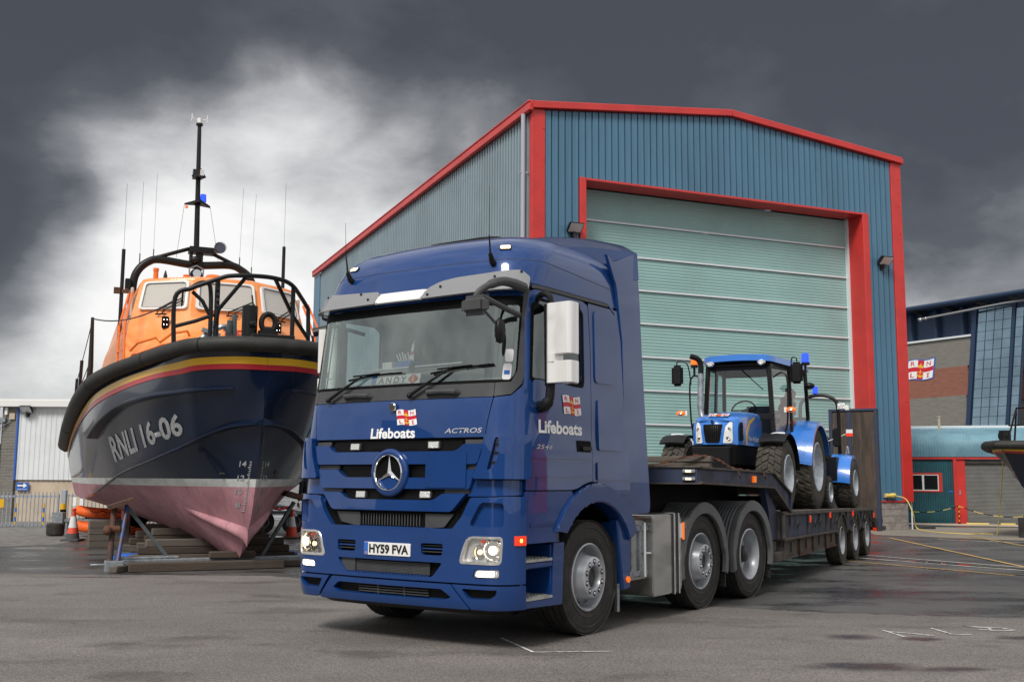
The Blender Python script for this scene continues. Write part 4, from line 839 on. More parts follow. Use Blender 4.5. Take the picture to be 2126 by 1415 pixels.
part('visor_bolts',b,'black_plastic',truck,kind='stuff')
# roof lamps, aerials
for s,u,z in ((1,1.24,3.445),(-1,-1.06,3.42)):
    l=pp('roof_marker',rect(u-.085,u+.085,z-.022,z+.022,.02),'black_plastic',truck,CM,off=.012,depth=.03,bevel=.004); pp('lens',rect(u-.07,u+.07,z-.016,z+.016,.014),'side_glow',l,CM,off=.016,depth=.01)
for u,L in ((1.07,.42),(-.94,.30)):
    c=CM(u,3.29,0); n_=(CM(u,3.29,.1)-c).normalized(); b=B(); b.tube([c,c+n_*.03+Vector((0,0,.0)),c+n_*.075+Vector((0,0,.055))],[.030,.028,.018],8); b.tube([c+n_*.07+Vector((0,0,.05)),c+n_*.10+Vector((.01,-.01,.20))],[.010,.006],8); b.tube([c+n_*.10+Vector((.01,-.01,.20)),c+n_*.14+Vector((.04,-.02,.20+L))],[.003,.0015],5); part('aerial',b,'black_plastic',truck)
# wipers
def wiper(a,mid,e0,e1,nm='wiper'):
    b=B(); P=[CM(*a,.05),CM((a[0]*.45+mid[0]*.55),(a[1]*.45+mid[1]*.55),.055),CM(*mid,.045)]; b.tube(P,[.018,.013,.010],8); b.sph(P[0],.026); w=part(nm,b,'black_plastic',truck)
    b=B(); Q=[CM(e0[0]+(e1[0]-e0[0])*i/8,e0[1]+(e1[1]-e0[1])*i/8+.012*math.sin(PI*i/8),.026) for i in range(9)]
    for i in range(8): b.bar(Q[i],Q[i+1],.012,.016)
    Q2=[CM(mid[0]+(e1[0]-mid[0])*(i/6-.35)*.7,mid[1]+(e1[1]-mid[1])*(i/6-.35)*.7+.012,.038) for i in range(7)]; b.tube(Q2,.008,6); part('blade',b,'matt_black',w)
wiper((-.90,2.118),(-.46,2.325),(-.66,2.300),(.06,2.340)); wiper((.21,2.122),(.64,2.345),(.42,2.318),(1.20,2.372))
for u in (-.68,.40):
    b=B(); b.tube([CM(u,2.142,.0),CM(u+.02,2.146,.045),CM(u+.18,2.148,.05),CM(u+.34,2.142,.045),CM(u+.36,2.140,.0)],[.022,.024,.020,.026,.024],8); part('grab_handle',b,'grey_plastic',truck)
# stickers on the glass
pp('screen_sticker',rp([(1.36,2.40),(1.49,2.40),(1.49,2.51),(1.36,2.51)],.03),'decal_white',truck,CM,off=.004,depth=0); pp('screen_sticker',rp([(1.33,2.245),(1.47,2.245),(1.48,2.385),(1.34,2.385)],.035),'decal_white',truck,CM,off=.004,depth=0); pp('sticker_print',rect(1.36,1.45,2.29,2.325),'decal_blue',truck,CM,off=.0055,depth=0)
# --- sides
for s,mp in ((1,SR),(-1,SL)):
    arc=lambda r,a0,a1,n=14,cy=1.44,cz=.50:[(cy+r*math.cos(R(a0+(a1-a0)*i/n)),cz+r*math.sin(R(a0+(a1-a0)*i/n))) for i in range(n+1)]
    # door
    P=[(.262,1.315),(.275,1.55),(.285,1.80),(.300,2.23),(.350,2.80),(.405,3.03),(.46,3.052),(1.24,3.052),(1.33,3.02),(1.36,2.60),(1.365,1.38)]+arc(.895,96,112,4)+[(1.0,1.315)]
    win=rp([(.375,2.26),(1.20,2.26),(1.225,2.30),(1.225,2.93),(1.14,2.985),(.50,2.975),(.43,2.9)],.03)
    d=pp('door',rp(P,.012),T_,truck,mp,off=.013,depth=.035,holes=[win],cu=.09,cv=.12,bevel=.006)
    pp('door_glass',win,'side_glass',d,mp,off=-.006,depth=0,cu=.2)
    pp('window_seal',rp([(.355,2.24),(1.22,2.24),(1.245,2.29),(1.245,2.94),(1.15,3.0),(.49,2.99),(.41,2.91)],.03),'matt_black',d,mp,off=.015,depth=.012,holes=[rp([(.385,2.27),(1.19,2.27),(1.215,2.31),(1.215,2.925),(1.13,2.975),(.51,2.965),(.44,2.89)],.03)])
    pp('door_handle',rect(1.09,1.335,1.655,1.755,.012),'matt_black',d,mp,off=.018,depth=.01); pp('handle_grip',rp([(1.16,1.668),(1.33,1.668),(1.33,1.705),(1.16,1.705)],.012),'black_plastic',d,mp,off=.035,depth=.018,bevel=.004)
    for z in (1.585,1.425): pp('door_crease',[(.29,z),(1.355,z+.006),(1.355,z+.024),(.29,z+.018)],T_,d,mp,off=.023,depth=.012,cu=.1,bevel=.005)
    # lower side panel and arch
    pp('lower_side_panel',rp([(.26,.872),(.80,.872)]+arc(.80,151,118,8)+[(1.0,1.305),(.262,1.305)],.008),T_,truck,mp,off=.008,depth=.03,cu=.1,cv=.1,bevel=.005)
    ring=arc(.875,148,28,22)+arc(.70,28,141,22)
    pp('wheel_arch',ring,T_,truck,mp,off=.036,depth=.30,cu=.12,bevel=.012)
    # rear quarter
    up=[(1.375,1.39),(1.375,2.60),(1.345,3.05),(2.02,3.05),(2.05,2.2),(2.10,1.235),(2.07,1.07)]+arc(.885,42,92,8)[0:]
    pp('rear_quarter',rp(up,.01),T_,truck,mp,off=.010,depth=.03,cv=.15,bevel=.006)
    pp('side_locker',rect(1.47,1.93,1.675,2.15,.03),T_,truck,mp,off=.024,depth=.02,bevel=.006); pp('side_locker',rect(1.44,2.085,1.40,1.565,.02),T_,truck,mp,off=.024,depth=.02,bevel=.006); pp('side_locker',rect(1.44,2.085,1.262,1.392,.02),T_,truck,mp,off=.022,depth=.02,bevel=.006)
    pp('pressed_panel',rp([(1.43,2.30),(1.84,2.30),(1.84,3.0),(1.43,3.0)],.06),T_,truck,mp,off=.022,depth=.02,bevel=.008)
    pp('locker_badge',rect(1.62,1.74,1.705,1.735,.005),'chrome',truck,mp,off=.022,depth=.006)
    pp('roof_rail_strip',rp([(.43,3.058),(1.72,3.062),(1.70,3.092),(.43,3.090)],.01),'grey_plastic',truck,mp,off=.022,depth=.02,cu=.1,bevel=.003)
    pp('drip_moulding',[(.42,3.098),(1.70,3.098),(1.86,3.0),(1.87,3.02),(1.72,3.125),(.42,3.125)],T_,truck,mp,off=.016,depth=.02,cu=.1,bevel=.004)
    # steps
    F_=lambda u,v,w,s=s:Vector((s*(1.225+w),u,v))
    pp('step_surround',rp([(.245,.345),(.86,.33),(.90,.86),(.72,.86),(.70,.45),(.70,.395),(.245,.395)],.01),T_,truck,F_,off=.015,depth=.05,bevel=.008)
    b=B(); b.box(.92,.96,.25,.88,.35,1.0); b.box(.92,1.22,.70,.90,.40,.85); b.box(.92,1.215,.24,.27,.36,.87); 
    b=b if s>0 else b.mir(); part('step_well',b,T_,truck,bevel=.005)
    for z,ye in ((.715,.70),(.40,.745)):
        b=B(); b.box(.93,1.235,.255,ye+.03,z-.055,z-.002); b=b if s>0 else b.mir(); part('step',b,T_,truck,bevel=.01)
        b=B(); b.box(.96,1.24,.262,ye,z,z+.022)
        for i in range(8):
            for j in range(3): b.box(1.0+j*.075,1.05+j*.075,.285+i*.052,.31+i*.052,z+.022,z+.029)
        b=b if s>0 else b.mir(); part('step_tread',b,'aluminium',truck)
    b=B(); b.box(1.12,1.2,.74,.88,.86,1.05); b=b if s>0 else b.mir(); part('arch_liner',b,'grey_plastic',truck,bevel=.005)
    b=B(); b.grid(lambda a,t:((.62+.55*t),1.44+.66*math.cos(R(165-150*a)),.50+.66*math.sin(R(165-150*a))),20,2); b=b if s>0 else b.mir(); part('wheel_housing',b,'matt_black',truck,recalc=False)
    # rear splash guard
    b=B(); b.prism([(1.86,1.03),(1.98,.36),(2.12,.36),(2.14,1.03)],0,1.06,1.245); b=b if s>0 else b.mir(); part('splash_guard',b,T_,truck,bevel=.014)
    b=B(); b.cyl((1.245,2.06,.455),(1.262,2.06,.455),.030,n=16); b=b if s>0 else b.mir(); part('side_reflector',b,'amber',truck)
    b=B(); b.box(.66,1.20,1.90,1.93,.16,1.0)
    for i in range(13):
        for j in range(16): b.box(.68+i*.04,.70+i*.04,1.885,1.90,.2+j*.05,.225+j*.05)
    b=b if s>0 else b.mir(); part('mud_flap',b,'black_rubber',truck,recalc=False)
    b=B(); b.box(1.20,1.21,1.93,1.96,.16,.42); b=b if s>0 else b.mir(); part('flap_edge',b,'galv',truck)
txt('lettering','Lifeboats','decal_white',truck,SR,.455,1.80,.735,.118,off=.018,bold=.035,cut=.1)
emblem(truck,SR,.845,1.985,.30,.165,off=.018)
txt('model_badge','2546','wheel_silver',truck,SR,.40,1.665,.265,.038,off=.019,bold=.01,shear=.3)
txt('maker_lettering','Mercedes-Benz',T_,truck,SR,.32,1.0,.44,.050,off=.014,bold=.005)
# mirrors
for s in (1,-1):
    ox=0 if s>0 else -.17; oy=0 if s>0 else .18
    b=B()
    def mprof(a,t): return None
    pl=[(1.385+ox,.36+oy),(1.62+ox,.34+oy),(1.645+ox,.38+oy),(1.64+ox,.50+oy),(1.44+ox,.53+oy),(1.37+ox,.45+oy)]
    b.prism(rp([(p[0],p[1]) for p in pl],.025),2,2.215,2.90) if False else None
    def pz(z0,z1,pol=pl):
        q=rp(pol,.03); n=len(q); V=[(x,y,z) for z in (z0,z1) for x,y in q]; return V,[tuple(range(n))[::-1],tuple(range(n,2*n))]+[(i,(i+1)%n,n+(i+1)%n,n+i) for i in range(n)]
    for z0,z1 in ((2.215,2.40),(2.458,2.90)): b.add(*pz(z0,z1))
    b.add(*pz(2.39,2.47,[(p[0] if p[0]<1.50+ox else 1.48+ox,p[1]) for p in pl]))
    b=b if s>0 else b.mir(); mr_=part('mirror_housing',b,'mirror_shell',truck,bevel=.012,seg=2)
    b=B(); b.tube([(1.37+ox,.44+oy,2.2),(1.36+ox,.44+oy,2.9)],.04,10); b=b if s>0 else b.mir(); part('mirror_stem',b,'black_plastic',mr_)
    for q_ in range(3):
     b=B()
     if q_==0: b.tube(curve_pts([(1.22,.50,2.04),(1.30,.45,2.02),(1.37+ox,.44+oy,2.08),(1.38+ox,.45+oy,2.22)],5),[.05]*5+[.05]*5+[.04]*6,10)
     if q_==1: b.tube(curve_pts([(1.19,.50,2.96),(1.30,.44,3.0),(1.38+ox,.43+oy,2.97),(1.385+ox,.44+oy,2.88)],5),.028,10)
     if q_==2: b.tube(curve_pts([(1.21,.95,2.88),(1.36,.72,2.93),(1.56,.56,2.88)],6),[.02]*6+[.045]*7,10)
     b=b if s>0 else b.mir(); part('mirror_arm',b,'black_plastic',mr_)
# kerb mirror on the front corner
b=B(); b.tube(curve_pts([(1.20,.30,3.045),(1.17,.02,3.06),(1.08,-.16,2.97),(1.03,-.20,2.86)],6),[.045]*4+[.04]*6+[.03]*9,10); b.tube(curve_pts([(1.18,.26,2.80),(1.14,.0,2.86),(1.08,-.16,2.92)],6),.025,8); b.tube([(1.09,-.08,2.95),(1.07,-.1,2.80),(1.13,-.02,2.70)],.013,6); km=part('front_mirror_arm',b,'grey_plastic',truck)
b=B(); b.box(.93,1.20,-.28,-.17,2.745,2.915); part('front_mirror',b,'grey_plastic',km,bevel=.045,seg=3); b=B(); b.sph((1.16,.0,2.64),.10,16,10,(.40,.6,1.1)); part('ramp_mirror',b,'black_plastic',km)
# cab interior
b=B(); b.box(-1.1,1.1,.42,.85,1.75,2.22); b.add([(-1.08,.26,2.20),(1.08,.26,2.20),(1.08,.62,2.32),(-1.08,.62,2.32),(-1.08,.85,2.15),(1.08,.85,2.15)],[(0,1,2,3),(3,2,5,4)]); part('dashboard',b,'dash_grey',truck)
b=B(); b.box(-.62,.50,.42,.70,2.36,2.42); part('dash_shelf',b,'slate',truck,bevel=.01); b=B(); b.bar((-.70,.38,2.425),(.48,.38,2.445),.012); part('shelf_edge',b,'white_paint',truck)
b=B(); b.box(-.33,-.13,.42,.52,2.43,2.50); part('pen_tray',b,'decal_blue',truck); b=B()
for i in range(5): b.bar((-.30+i*.03,.45,2.48),(-.33+i*.035,.43,2.57+.01*(i%3)),.012)
part('pens',b,'white_plate',truck); b=B(); b.bar((-.15,.44,2.44),(-.12,.44,2.70),.006); fl_=part('pennant_staff',b,'white_paint',truck); pp('pennant',[(0,0),(-.05,.02),(-.02,.16),(.0,.18)],'decal_white',fl_,plane_map((-.13,.44,2.50),(1,0,0),(0,0,1),(0,-1,0)),depth=.002); pp('pennant_cross',[(-.04,.06),(0,.06),(0,.09),(-.035,.09)],'decal_red',fl_,plane_map((-.13,.435,2.50),(1,0,0),(0,0,1),(0,-1,0)),depth=.002)
b=B(); b.box(-.5,-.38,.42,.48,2.43,2.50); part('card_box',b,'white_plate',truck,bevel=.004)
b=B(); b.sph((.08,.16,2.40),.042,12,8,(.8,.5,1.1)); part('dash_camera',b,'matt_black',truck)
b=B(); c=Vector((-.62,.84,2.36)); nrm=Vector((0,-.75,.65)).normalized(); ax=Vector((1,0,0)); ay=nrm.cross(ax)
b.tube([c+ax*.22*math.cos(2*PI*i/28)+ay*.22*math.sin(2*PI*i/28) for i in range(28)],.016,8,closed=True); b.bar(c-ax*.2,c+ax*.2,.03,.02); b.bar(c,c+Vector((0,-.25,-.25)),.05); part('steering_wheel',b,'matt_black',truck)
for x in (-.60,.60): b=B(); b.box(x-.26,x+.26,1.05,1.50,1.80,1.95); b.box(x-.25,x+.25,1.45,1.60,1.9,2.55); b.box(x-.14,x+.14,1.47,1.57,2.55,2.74); part('seat',b,'seat_cloth',truck,bevel=.03,seg=2)
# wheels
def wheel(parent,x,y,z,r,w,rim_r,kind,side=1,mt='tyre_rubber',nm='wheel',n=44):
    # outer face at x, lies towards -x (side=1)
    b=B(); k=w
    pr=[(rim_r*.97,-k*.96),(rim_r*1.02,-k),(r*.90,-k*.985),(r*.975,-k*.93)]
    for i in range(5):
        h=-k*.88+i*k*.185; pr+=[(r*.995+.004*(i==2),h),(r*.998,h+k*.135)]
        if i<4: pr+=[(r*.972,h+k*.145),(r*.972,h+k*.175)]
    pr+=[(r*.975,-k*.07),(r*.955,-k*.035),(r*.90,-.012),(r*.86,-.004),(r*.845,-.010),(r*.76,-.004),(r*.70,-.006),(r*.695,-.002),(rim_r*1.06,-.012),(rim_r*1.0,-.022)]
    b.lathe(pr,(0,0,0),0,n); b.f=[f for f in b.f if len(f)==4]; 
    if side<0: b.mir()
    t=part(nm,b,mt,parent,ang=25,recalc=True); t.location=(x,y,z)
    b=B()
    if kind=='steer':
        b.lathe([(rim_r*1.01,-.03),(rim_r*1.02,-.008),(rim_r*.985,-.002),(rim_r*.955,-.014),(rim_r*.93,-.04),(rim_r*.90,-.10),(rim_r*.86,-.135),(rim_r*.66,-.05),(rim_r*.62,.03),(rim_r*.61,.045),(rim_r*.58,.052),(rim_r*.37,.052),(rim_r*.355,.044),(rim_r*.35,-.05)],(0,0,0),0,n); b.f=[f for f in b.f if len(f)==4]
    else:
        b.lathe([(rim_r*1.01,-.03),(rim_r*1.02,-.008),(rim_r*.98,-.002),(rim_r*.95,-.016),(rim_r*.90,-.04),(rim_r*.86,-.09),(rim_r*.83,-.17),(rim_r*.62,-.20),(rim_r*.44,-.205),(rim_r*.42,-.19)],(0,0,0),0,n); b.f=[f for f in b.f if len(f)==4]
    if side<0: b.mir()
    rm=part('rim',b,'wheel_silver' if kind!='tractor' else 'pale_rim',t,ang=40,recalc=True)
    b=B()
    if kind=='steer':
        b.lathe([(rim_r*.35,-.06),(rim_r*.335,-.02),(rim_r*.30,.000),(rim_r*.18,.004),(0.001,.006)],(0,0,0),0,24); b.f=[f for f in b.f if len(f)==4]
    else:
        b.lathe([(rim_r*.42,-.20),(rim_r*.40,-.13),(rim_r*.34,-.11),(rim_r*.30,-.06),(rim_r*.22,-.05),(0.001,-.045)],(0,0,0),0,24); b.f=[f for f in b.f if len(f)==4]
    if side<0: b.mir()
    part('hub',b,'steel_dark',t,ang=40)
    nt_=B(); hh=B(); nb=10 if rim_r>.2 else 8
    for i in range(nb):
        a=2*PI*(i+.5)/nb; ca,sa=math.cos(a),math.sin(a)
        if kind=='steer':
            nt_.cyl((.051,rim_r*.475*ca,rim_r*.475*sa),(.066,rim_r*.475*ca,rim_r*.475*sa),.017,.014,8); hh.cyl((.0505,rim_r*.475*ca,rim_r*.475*sa),(.0535,rim_r*.475*ca,rim_r*.475*sa),.026,n=12)
            a2=a+PI/nb; c=Vector((-.090,rim_r*.765*math.cos(a2),rim_r*.765*math.sin(a2))); nn=Vector((.36,.93*math.cos(a2),.93*math.sin(a2))).normalized()*1; tt=Vector((0,-math.sin(a2),math.cos(a2))); ss=nn.cross(tt)
            hh.add([c+nn*.010+tt*.026*math.cos(q*PI/5)+ss*.024*math.sin(q*PI/5) for q in range(10)],[tuple(range(10))])
        else:
            nt_.cyl((-.205,rim_r*.53*ca,rim_r*.53*sa),(-.18,rim_r*.53*ca,rim_r*.53*sa),.016,.013,8)
    if side<0: nt_.mir(); hh.mir()
    part('wheel_nuts',nt_,'galv',t,kind='stuff')
    if hh.v: part('hand_holes',hh,'matt_black',t,recalc=False,kind='stuff')
    return t
AX=[1.41,3.88,5.30]
wheel(truck,1.20,AX[0],.52,.52,.33,.302,'steer'); wheel(truck,1.20,AX[1],.52,.515,.30,.302,'steer'); wheel(truck,1.20,AX[2],.52,.52,.58,.302,'drive')
wheel(truck,-1.20,AX[0],.52,.52,.33,.302,'steer',-1); wheel(truck,-1.20,AX[1],.52,.515,.30,.302,'steer',-1); wheel(truck,-1.20,AX[2],.52,.52,.58,.302,'drive',-1)
txt('tyre_lettering','PIRELLI','grey_plastic',truck,lambda u,v,w:Vector((1.2005+w,AX[0]+(.36+v)*math.sin(u/.4+2.0),.52+(.36+v)*math.cos(u/.4+2.0))),0,0,.30,.05,off=.001,cut=.03) if False else None
# chassis
b=B(); 
for s in (-1,1): b.box(s*.42-.05,s*.42+.05,1.0,6.3,.75,1.02)
for y in AX: b.box(-1.0,1.0,y-.08,y+.08,.42,.62)
b.box(-.6,.6,.5,1.9,.5,1.2); b.box(-.5,.5,2.1,2.7,.6,1.1); part('chassis',b,'matt_black',truck)
b=B(); b.lathe([(.0,0),(.45,0),(.45,.06),(.3,.1),(.001,.1)],(0,4.9,1.1),2,24); part('fifth_wheel',b,'steel_dark',truck)
for s in (1,-1):
    b=B(); b.prism(rp([(2.62,.24),(3.25,.24),(3.30,.30),(3.30,1.0),(3.25,1.055),(2.62,1.055)],.04),0,.62,1.235) if s>0 else b.prism(rp([(2.3,.24),(3.25,.24),(3.30,.30),(3.30,1.0),(3.25,1.055),(2.3,1.055)],.04),0,-1.235,-.62)
    tk=part('fuel_tank',b,'tank_metal',truck,bevel=.02,seg=2)
    for y in (3.06,3.17): b=B(); b.box(s*.60,s*1.245,y,y+.025,.232,1.063); part('tank_strap',b,'black_rubber',tk,bevel=.004); b=B(); b.box(s*.60,s*1.25,y+.03,y+.055,.230,1.066); part('tank_strap',b,'chrome',tk,bevel=.004)
b=B(); b.box(.60,1.02,2.14,2.64,.40,1.02); b.box(.60,1.22,2.64,2.64,.3,1.0); part('battery_box',b,'aluminium',truck,bevel=.01)
pf=B(); PFm=plane_map((1.03,2.14,.40),(0,1,0),(0,0,1),(1,0,0))
bx=pp('battery_cover',rp([(0,.02),(.54,.02),(.54,.50),(.44,.60),(0,.60)],.02),'aluminium',truck,PFm,off=.12,depth=.12,bevel=.01)
for (a,c,e,f) in ((.0,.52,.50,.55),(.0,.52,.06,.11),(.12,.16,.05,.55),(.30,.345,.05,.56),(.0,.03,.05,.55)): b=B(); b.box(1.15,1.185,2.14+a,2.14+c,.40+e,.40+f); part('frame_bar',b,'galv',bx,bevel=.004)
b=B(); b.tube([(1.22,2.48,.45),(1.22,2.48,.98),(1.20,2.68,.95),(1.20,2.68,.46)],.012,8); b.tube([(1.22,2.48,.68),(1.20,2.68,.67)],.010,8); part('grab_rail',b,'door_rail',bx)
b=B(); b.cyl((1.15,2.575,.74),(1.165,2.575,.74),.075,n=20); part('battery_roundel',b,'galv',bx)
b=B(); rg=random.Random(3)
for k in range(60): b.cyl((1.151,2.17+(k%6)*.018,.50+(k//6)*.036),(1.154,2.17+(k%6)*.018,.50+(k//6)*.036),.005,n=5)
part('vent_holes',b,'matt_black',bx,recalc=False,kind='stuff')
b=B(); 
for k in range(3): b.tube([(.9+.16*math.cos(t/6*PI)+.01*k,2.45+.20*math.sin(t/6*PI)-.02*k,1.075+.012*k) for t in range(12)],.012,6,closed=True)
part('air_lines',b,'decal_red',truck)
b=B(); b.box(1.236,1.25,3.305,3.35,.78,.96); part('side_marker',b,'amber',truck,bevel=.004); b=B(); b.box(1.236,1.242,3.215,3.30,.80,.95); part('label_plate',b,'white_plate',truck)
# rear mudguards
for s in (1,-1):
    for cy in (AX[1],AX[2]):
        def mg(a,t,cy=cy): an=R(200-220*a); r=.625+.012*(1 if (int(t*14)%2) else 0); return (s*(.60+.64*t),cy+.05+r*math.cos(an)*1.02,.52+r*math.sin(an)) if True else None
        b=B(); K=14; V=[];F=[]
        for i in range(29):
            a=i/28; an=R(196-212*a)
            for k in range(K+1):
                for q in (0,1):
                    t=(k+q*.5)/K; r=.625+(.014 if q else 0)
                    if t>1: continue
                    V.append((s*(.60+.60*t),cy+.04+r*math.cos(an),.52+r*math.sin(an)))
        w=len(V)//29
        F=[(i*w+k,i*w+k+1,(i+1)*w+k+1,(i+1)*w+k) for i in range(28) for k in range(w-1)]
        b.add(V,F); g_=part('mudguard',b,'guard_grey',truck,recalc=False,ang=15)
        poly=[(cy+.04+.645*math.cos(R(196-212*i/28)),.52+.645*math.sin(R(196-212*i/28))) for i in range(29)]+[(cy+.04+(.52 if 3<i<25 else .55)*math.cos(R(196-212*i/28)),.52+(.52 if 3<i<25 else .55)*math.sin(R(196-212*i/28))) for i in range(28,-1,-1)]
        pp('guard_lip',poly,'guard_grey',g_,lambda y,z,w,s=s:Vector((s*(1.235+w),y,z)),off=0,depth=.04,bevel=.008)
        b=B(); yy=cy+.04+.60; b.box(.66,1.20,yy,yy+.02,.19,.55)
        for i in range(13):
            for j in range(6): b.box(.68+i*.04,.70+i*.04,yy-.012,yy,.2+j*.055,.225+j*.055)
        b=b if s>0 else b.mir(); part('mud_flap',b,'black_rubber',truck,recalc=False)
# ---------------------------------------------------------------- driver
def skinned(name,joints,edges,m,parent=None,sub=1,root=0):
    me=bpy.data.meshes.new(name); me.from_pydata([j[0] for j in joints],edges,[]); o=link(bpy.data.objects.new(name,me),parent)
    md=o.modifiers.new('s','SKIN'); md.use_smooth_shade=True; sd_=me.skin_vertices[0].data
    for i,j in enumerate(joints): sd_[i].radius=(j[1],j[2] if len(j)>2 else j[1]); sd_[i].use_root=(i==root)
    ss=o.modifiers.new('u','SUBSURF'); ss.levels=sub; ss.render_levels=sub
    bpy.context.view_layer.update(); dg=bpy.context.evaluated_depsgraph_get(); nm_=bpy.data.meshes.new_from_object(o.evaluated_get(dg)); o.modifiers.clear(); o.data=nm_; nm_.materials.clear(); nm_.materials.append(M[m]); nm_.polygons.foreach_set('use_smooth',[True]*len(nm_.polygons)); nm_.update(); return o
def head(parent,c,yaw=0.,hair='hair',skin='skin',s=1.):
    # faces -y
    def hp(a,t):
        th=a*2*PI; ph=PI*t; x=math.sin(ph)*math.sin(th); y=-math.sin(ph)*math.cos(th); z=math.cos(ph)
        rx=.076*(1-.22*max(0,-z)); ry=.098; rz=.122
        f=max(0,-y); X=x*rx; Y=y*ry; Z=z*rz
        if z<-.2 and y<0: Y-=.012*f; 
        g=lambda px_,pz,w,h: h*math.exp(-((X-px_)/w)**2-((Z-pz)/w)**2)*(1 if y<0 else 0)
        Y-=g(0,-.012,.016,.024)+g(0,.008,.012,.010)+g(0,-.062,.022,.008)+g(0,-.098,.02,.010); Y+=g(.030,.018,.017,.012)+g(-.030,.018,.017,.012)+g(0,-.045,.018,.004)
        return (X,Y,Z)
    b=B(); b.grid(lambda a,t:hp(a,t),40,30,cu=True)
    for sx in (-1,1): b.sph((sx*.078,.008,0),.026,10,6,(.35,.6,1))
    h=part('head',b,skin,parent,ang=80); h.location=c; h.rotation_euler=(0,0,yaw); h.scale=(s,s,s)
    b=B(); b.grid(lambda a,t:(lambda p:(p[0]*1.09,p[1]*1.07+.006,p[2]*1.06+.004))(hp(a,t*.62)),32,12,cu=True); b.v=[(x,y+(.022 if (y<-.05 and z<.075) else 0),z) for x,y,z in b.v]; part('hair',b,hair,h,ang=80)
    b=B(); 
    for sx in (-1,1): b.sph((sx*.030,-.080,.018),.011,8,6)
    part('eyes',b,'white_plate',h); b=B()
    for sx in (-1,1): b.sph((sx*.030,-.0885,.018),.005,8,6); b.tube([(sx*.016,-.097,.036),(sx*.030,-.099,.040),(sx*.046,-.09,.036)],.0035,5)
    part('pupils_and_brows',b,hair,h); b=B(); b.tube([(-.022,-.100,-.056),(0,-.106,-.054),(.022,-.100,-.056)],.0045,6); part('mouth',b,'decal_red' if False else 'skin',h); return h
def finger_hand(parent,c,d,up,side,m='skin',s=1.,curl=.9):
    # c wrist, d direction of palm, up = back of the hand normal
    d=Vector(d).normalized(); up=Vector(up); up=(up-d*up.dot(d)).normalized(); sd=d.cross(up)*side; c=Vector(c)
    J=[(tuple(c),.024*s,.018*s),(tuple(c+d*.05*s),.036*s,.015*s),(tuple(c+d*.085*s),.038*s,.013*s)]; E_=[(0,1),(1,2)]; o=skinned('hand',J,E_,m,parent,1,0)
    for k,(off,L) in enumerate(((-.028,.062),(-.009,.072),(.010,.067),(.028,.052))):
        p=c+d*.082*s+sd*off*s; P=[p]; v=d.copy()
        for q in range(3): v=(v-up*curl*.55).normalized(); p=p+v*L*s*(.42,.33,.25)[q]; P.append(p)
        b=B(); b.tube(P,[.0095*s,.009*s,.008*s,.0065*s],7); part('finger',b,m,o,ang=80)
    p=c+d*.03*s-sd*.03*s; b=B(); b.tube([p,p+(d*.6-sd*.7).normalized()*.035*s,p+(d*.6-sd*.7).normalized()*.035*s+(d-up*.4).normalized()*.028*s],[.012*s,.0105*s,.0085*s],7); part('thumb',b,m,o,ang=80); return o
drv=thing('person','driver in a dark top seated behind the lorry windscreen, facing out','person',(-1.06,9.544,0),-.5968)
dc=Vector((-.58,1.30,0))
skinned('body',[((-.60,1.38,2.00),.17,.13),((-.60,1.40,2.22),.17,.11),((-.60,1.39,2.42),.19,.11),((-.60,1.36,2.52),.07,.07),((-.60,1.335,2.60),.055,.06),
 ((-.79,1.35,2.44),.07),((-.84,1.18,2.24),.052),((-.72,.96,2.36),.036),((-.41,1.35,2.44),.07),((-.36,1.18,2.24),.052),((-.50,.96,2.36),.036),
 ((-.72,1.10,1.98),.10),((-.74,.86,1.96),.08),((-.74,.78,1.60),.06),((-.48,1.10,1.98),.10),((-.46,.86,1.96),.08),((-.46,.78,1.60),.06)],
 [(0,1),(1,2),(2,3),(3,4),(2,5),(5,6),(6,7),(2,8),(8,9),(9,10),(0,11),(11,12),(12,13),(0,14),(14,15),(15,16)],'shirt_blue',drv)
head(drv,(-.60,1.27,2.70),.25)
for sx,sd_ in ((-.12,1),(.12,-1)): finger_hand(drv,(-.60+sx,.95,2.37),(0 -sx*.3,-.8,.35),(0,.3,1),sd_)
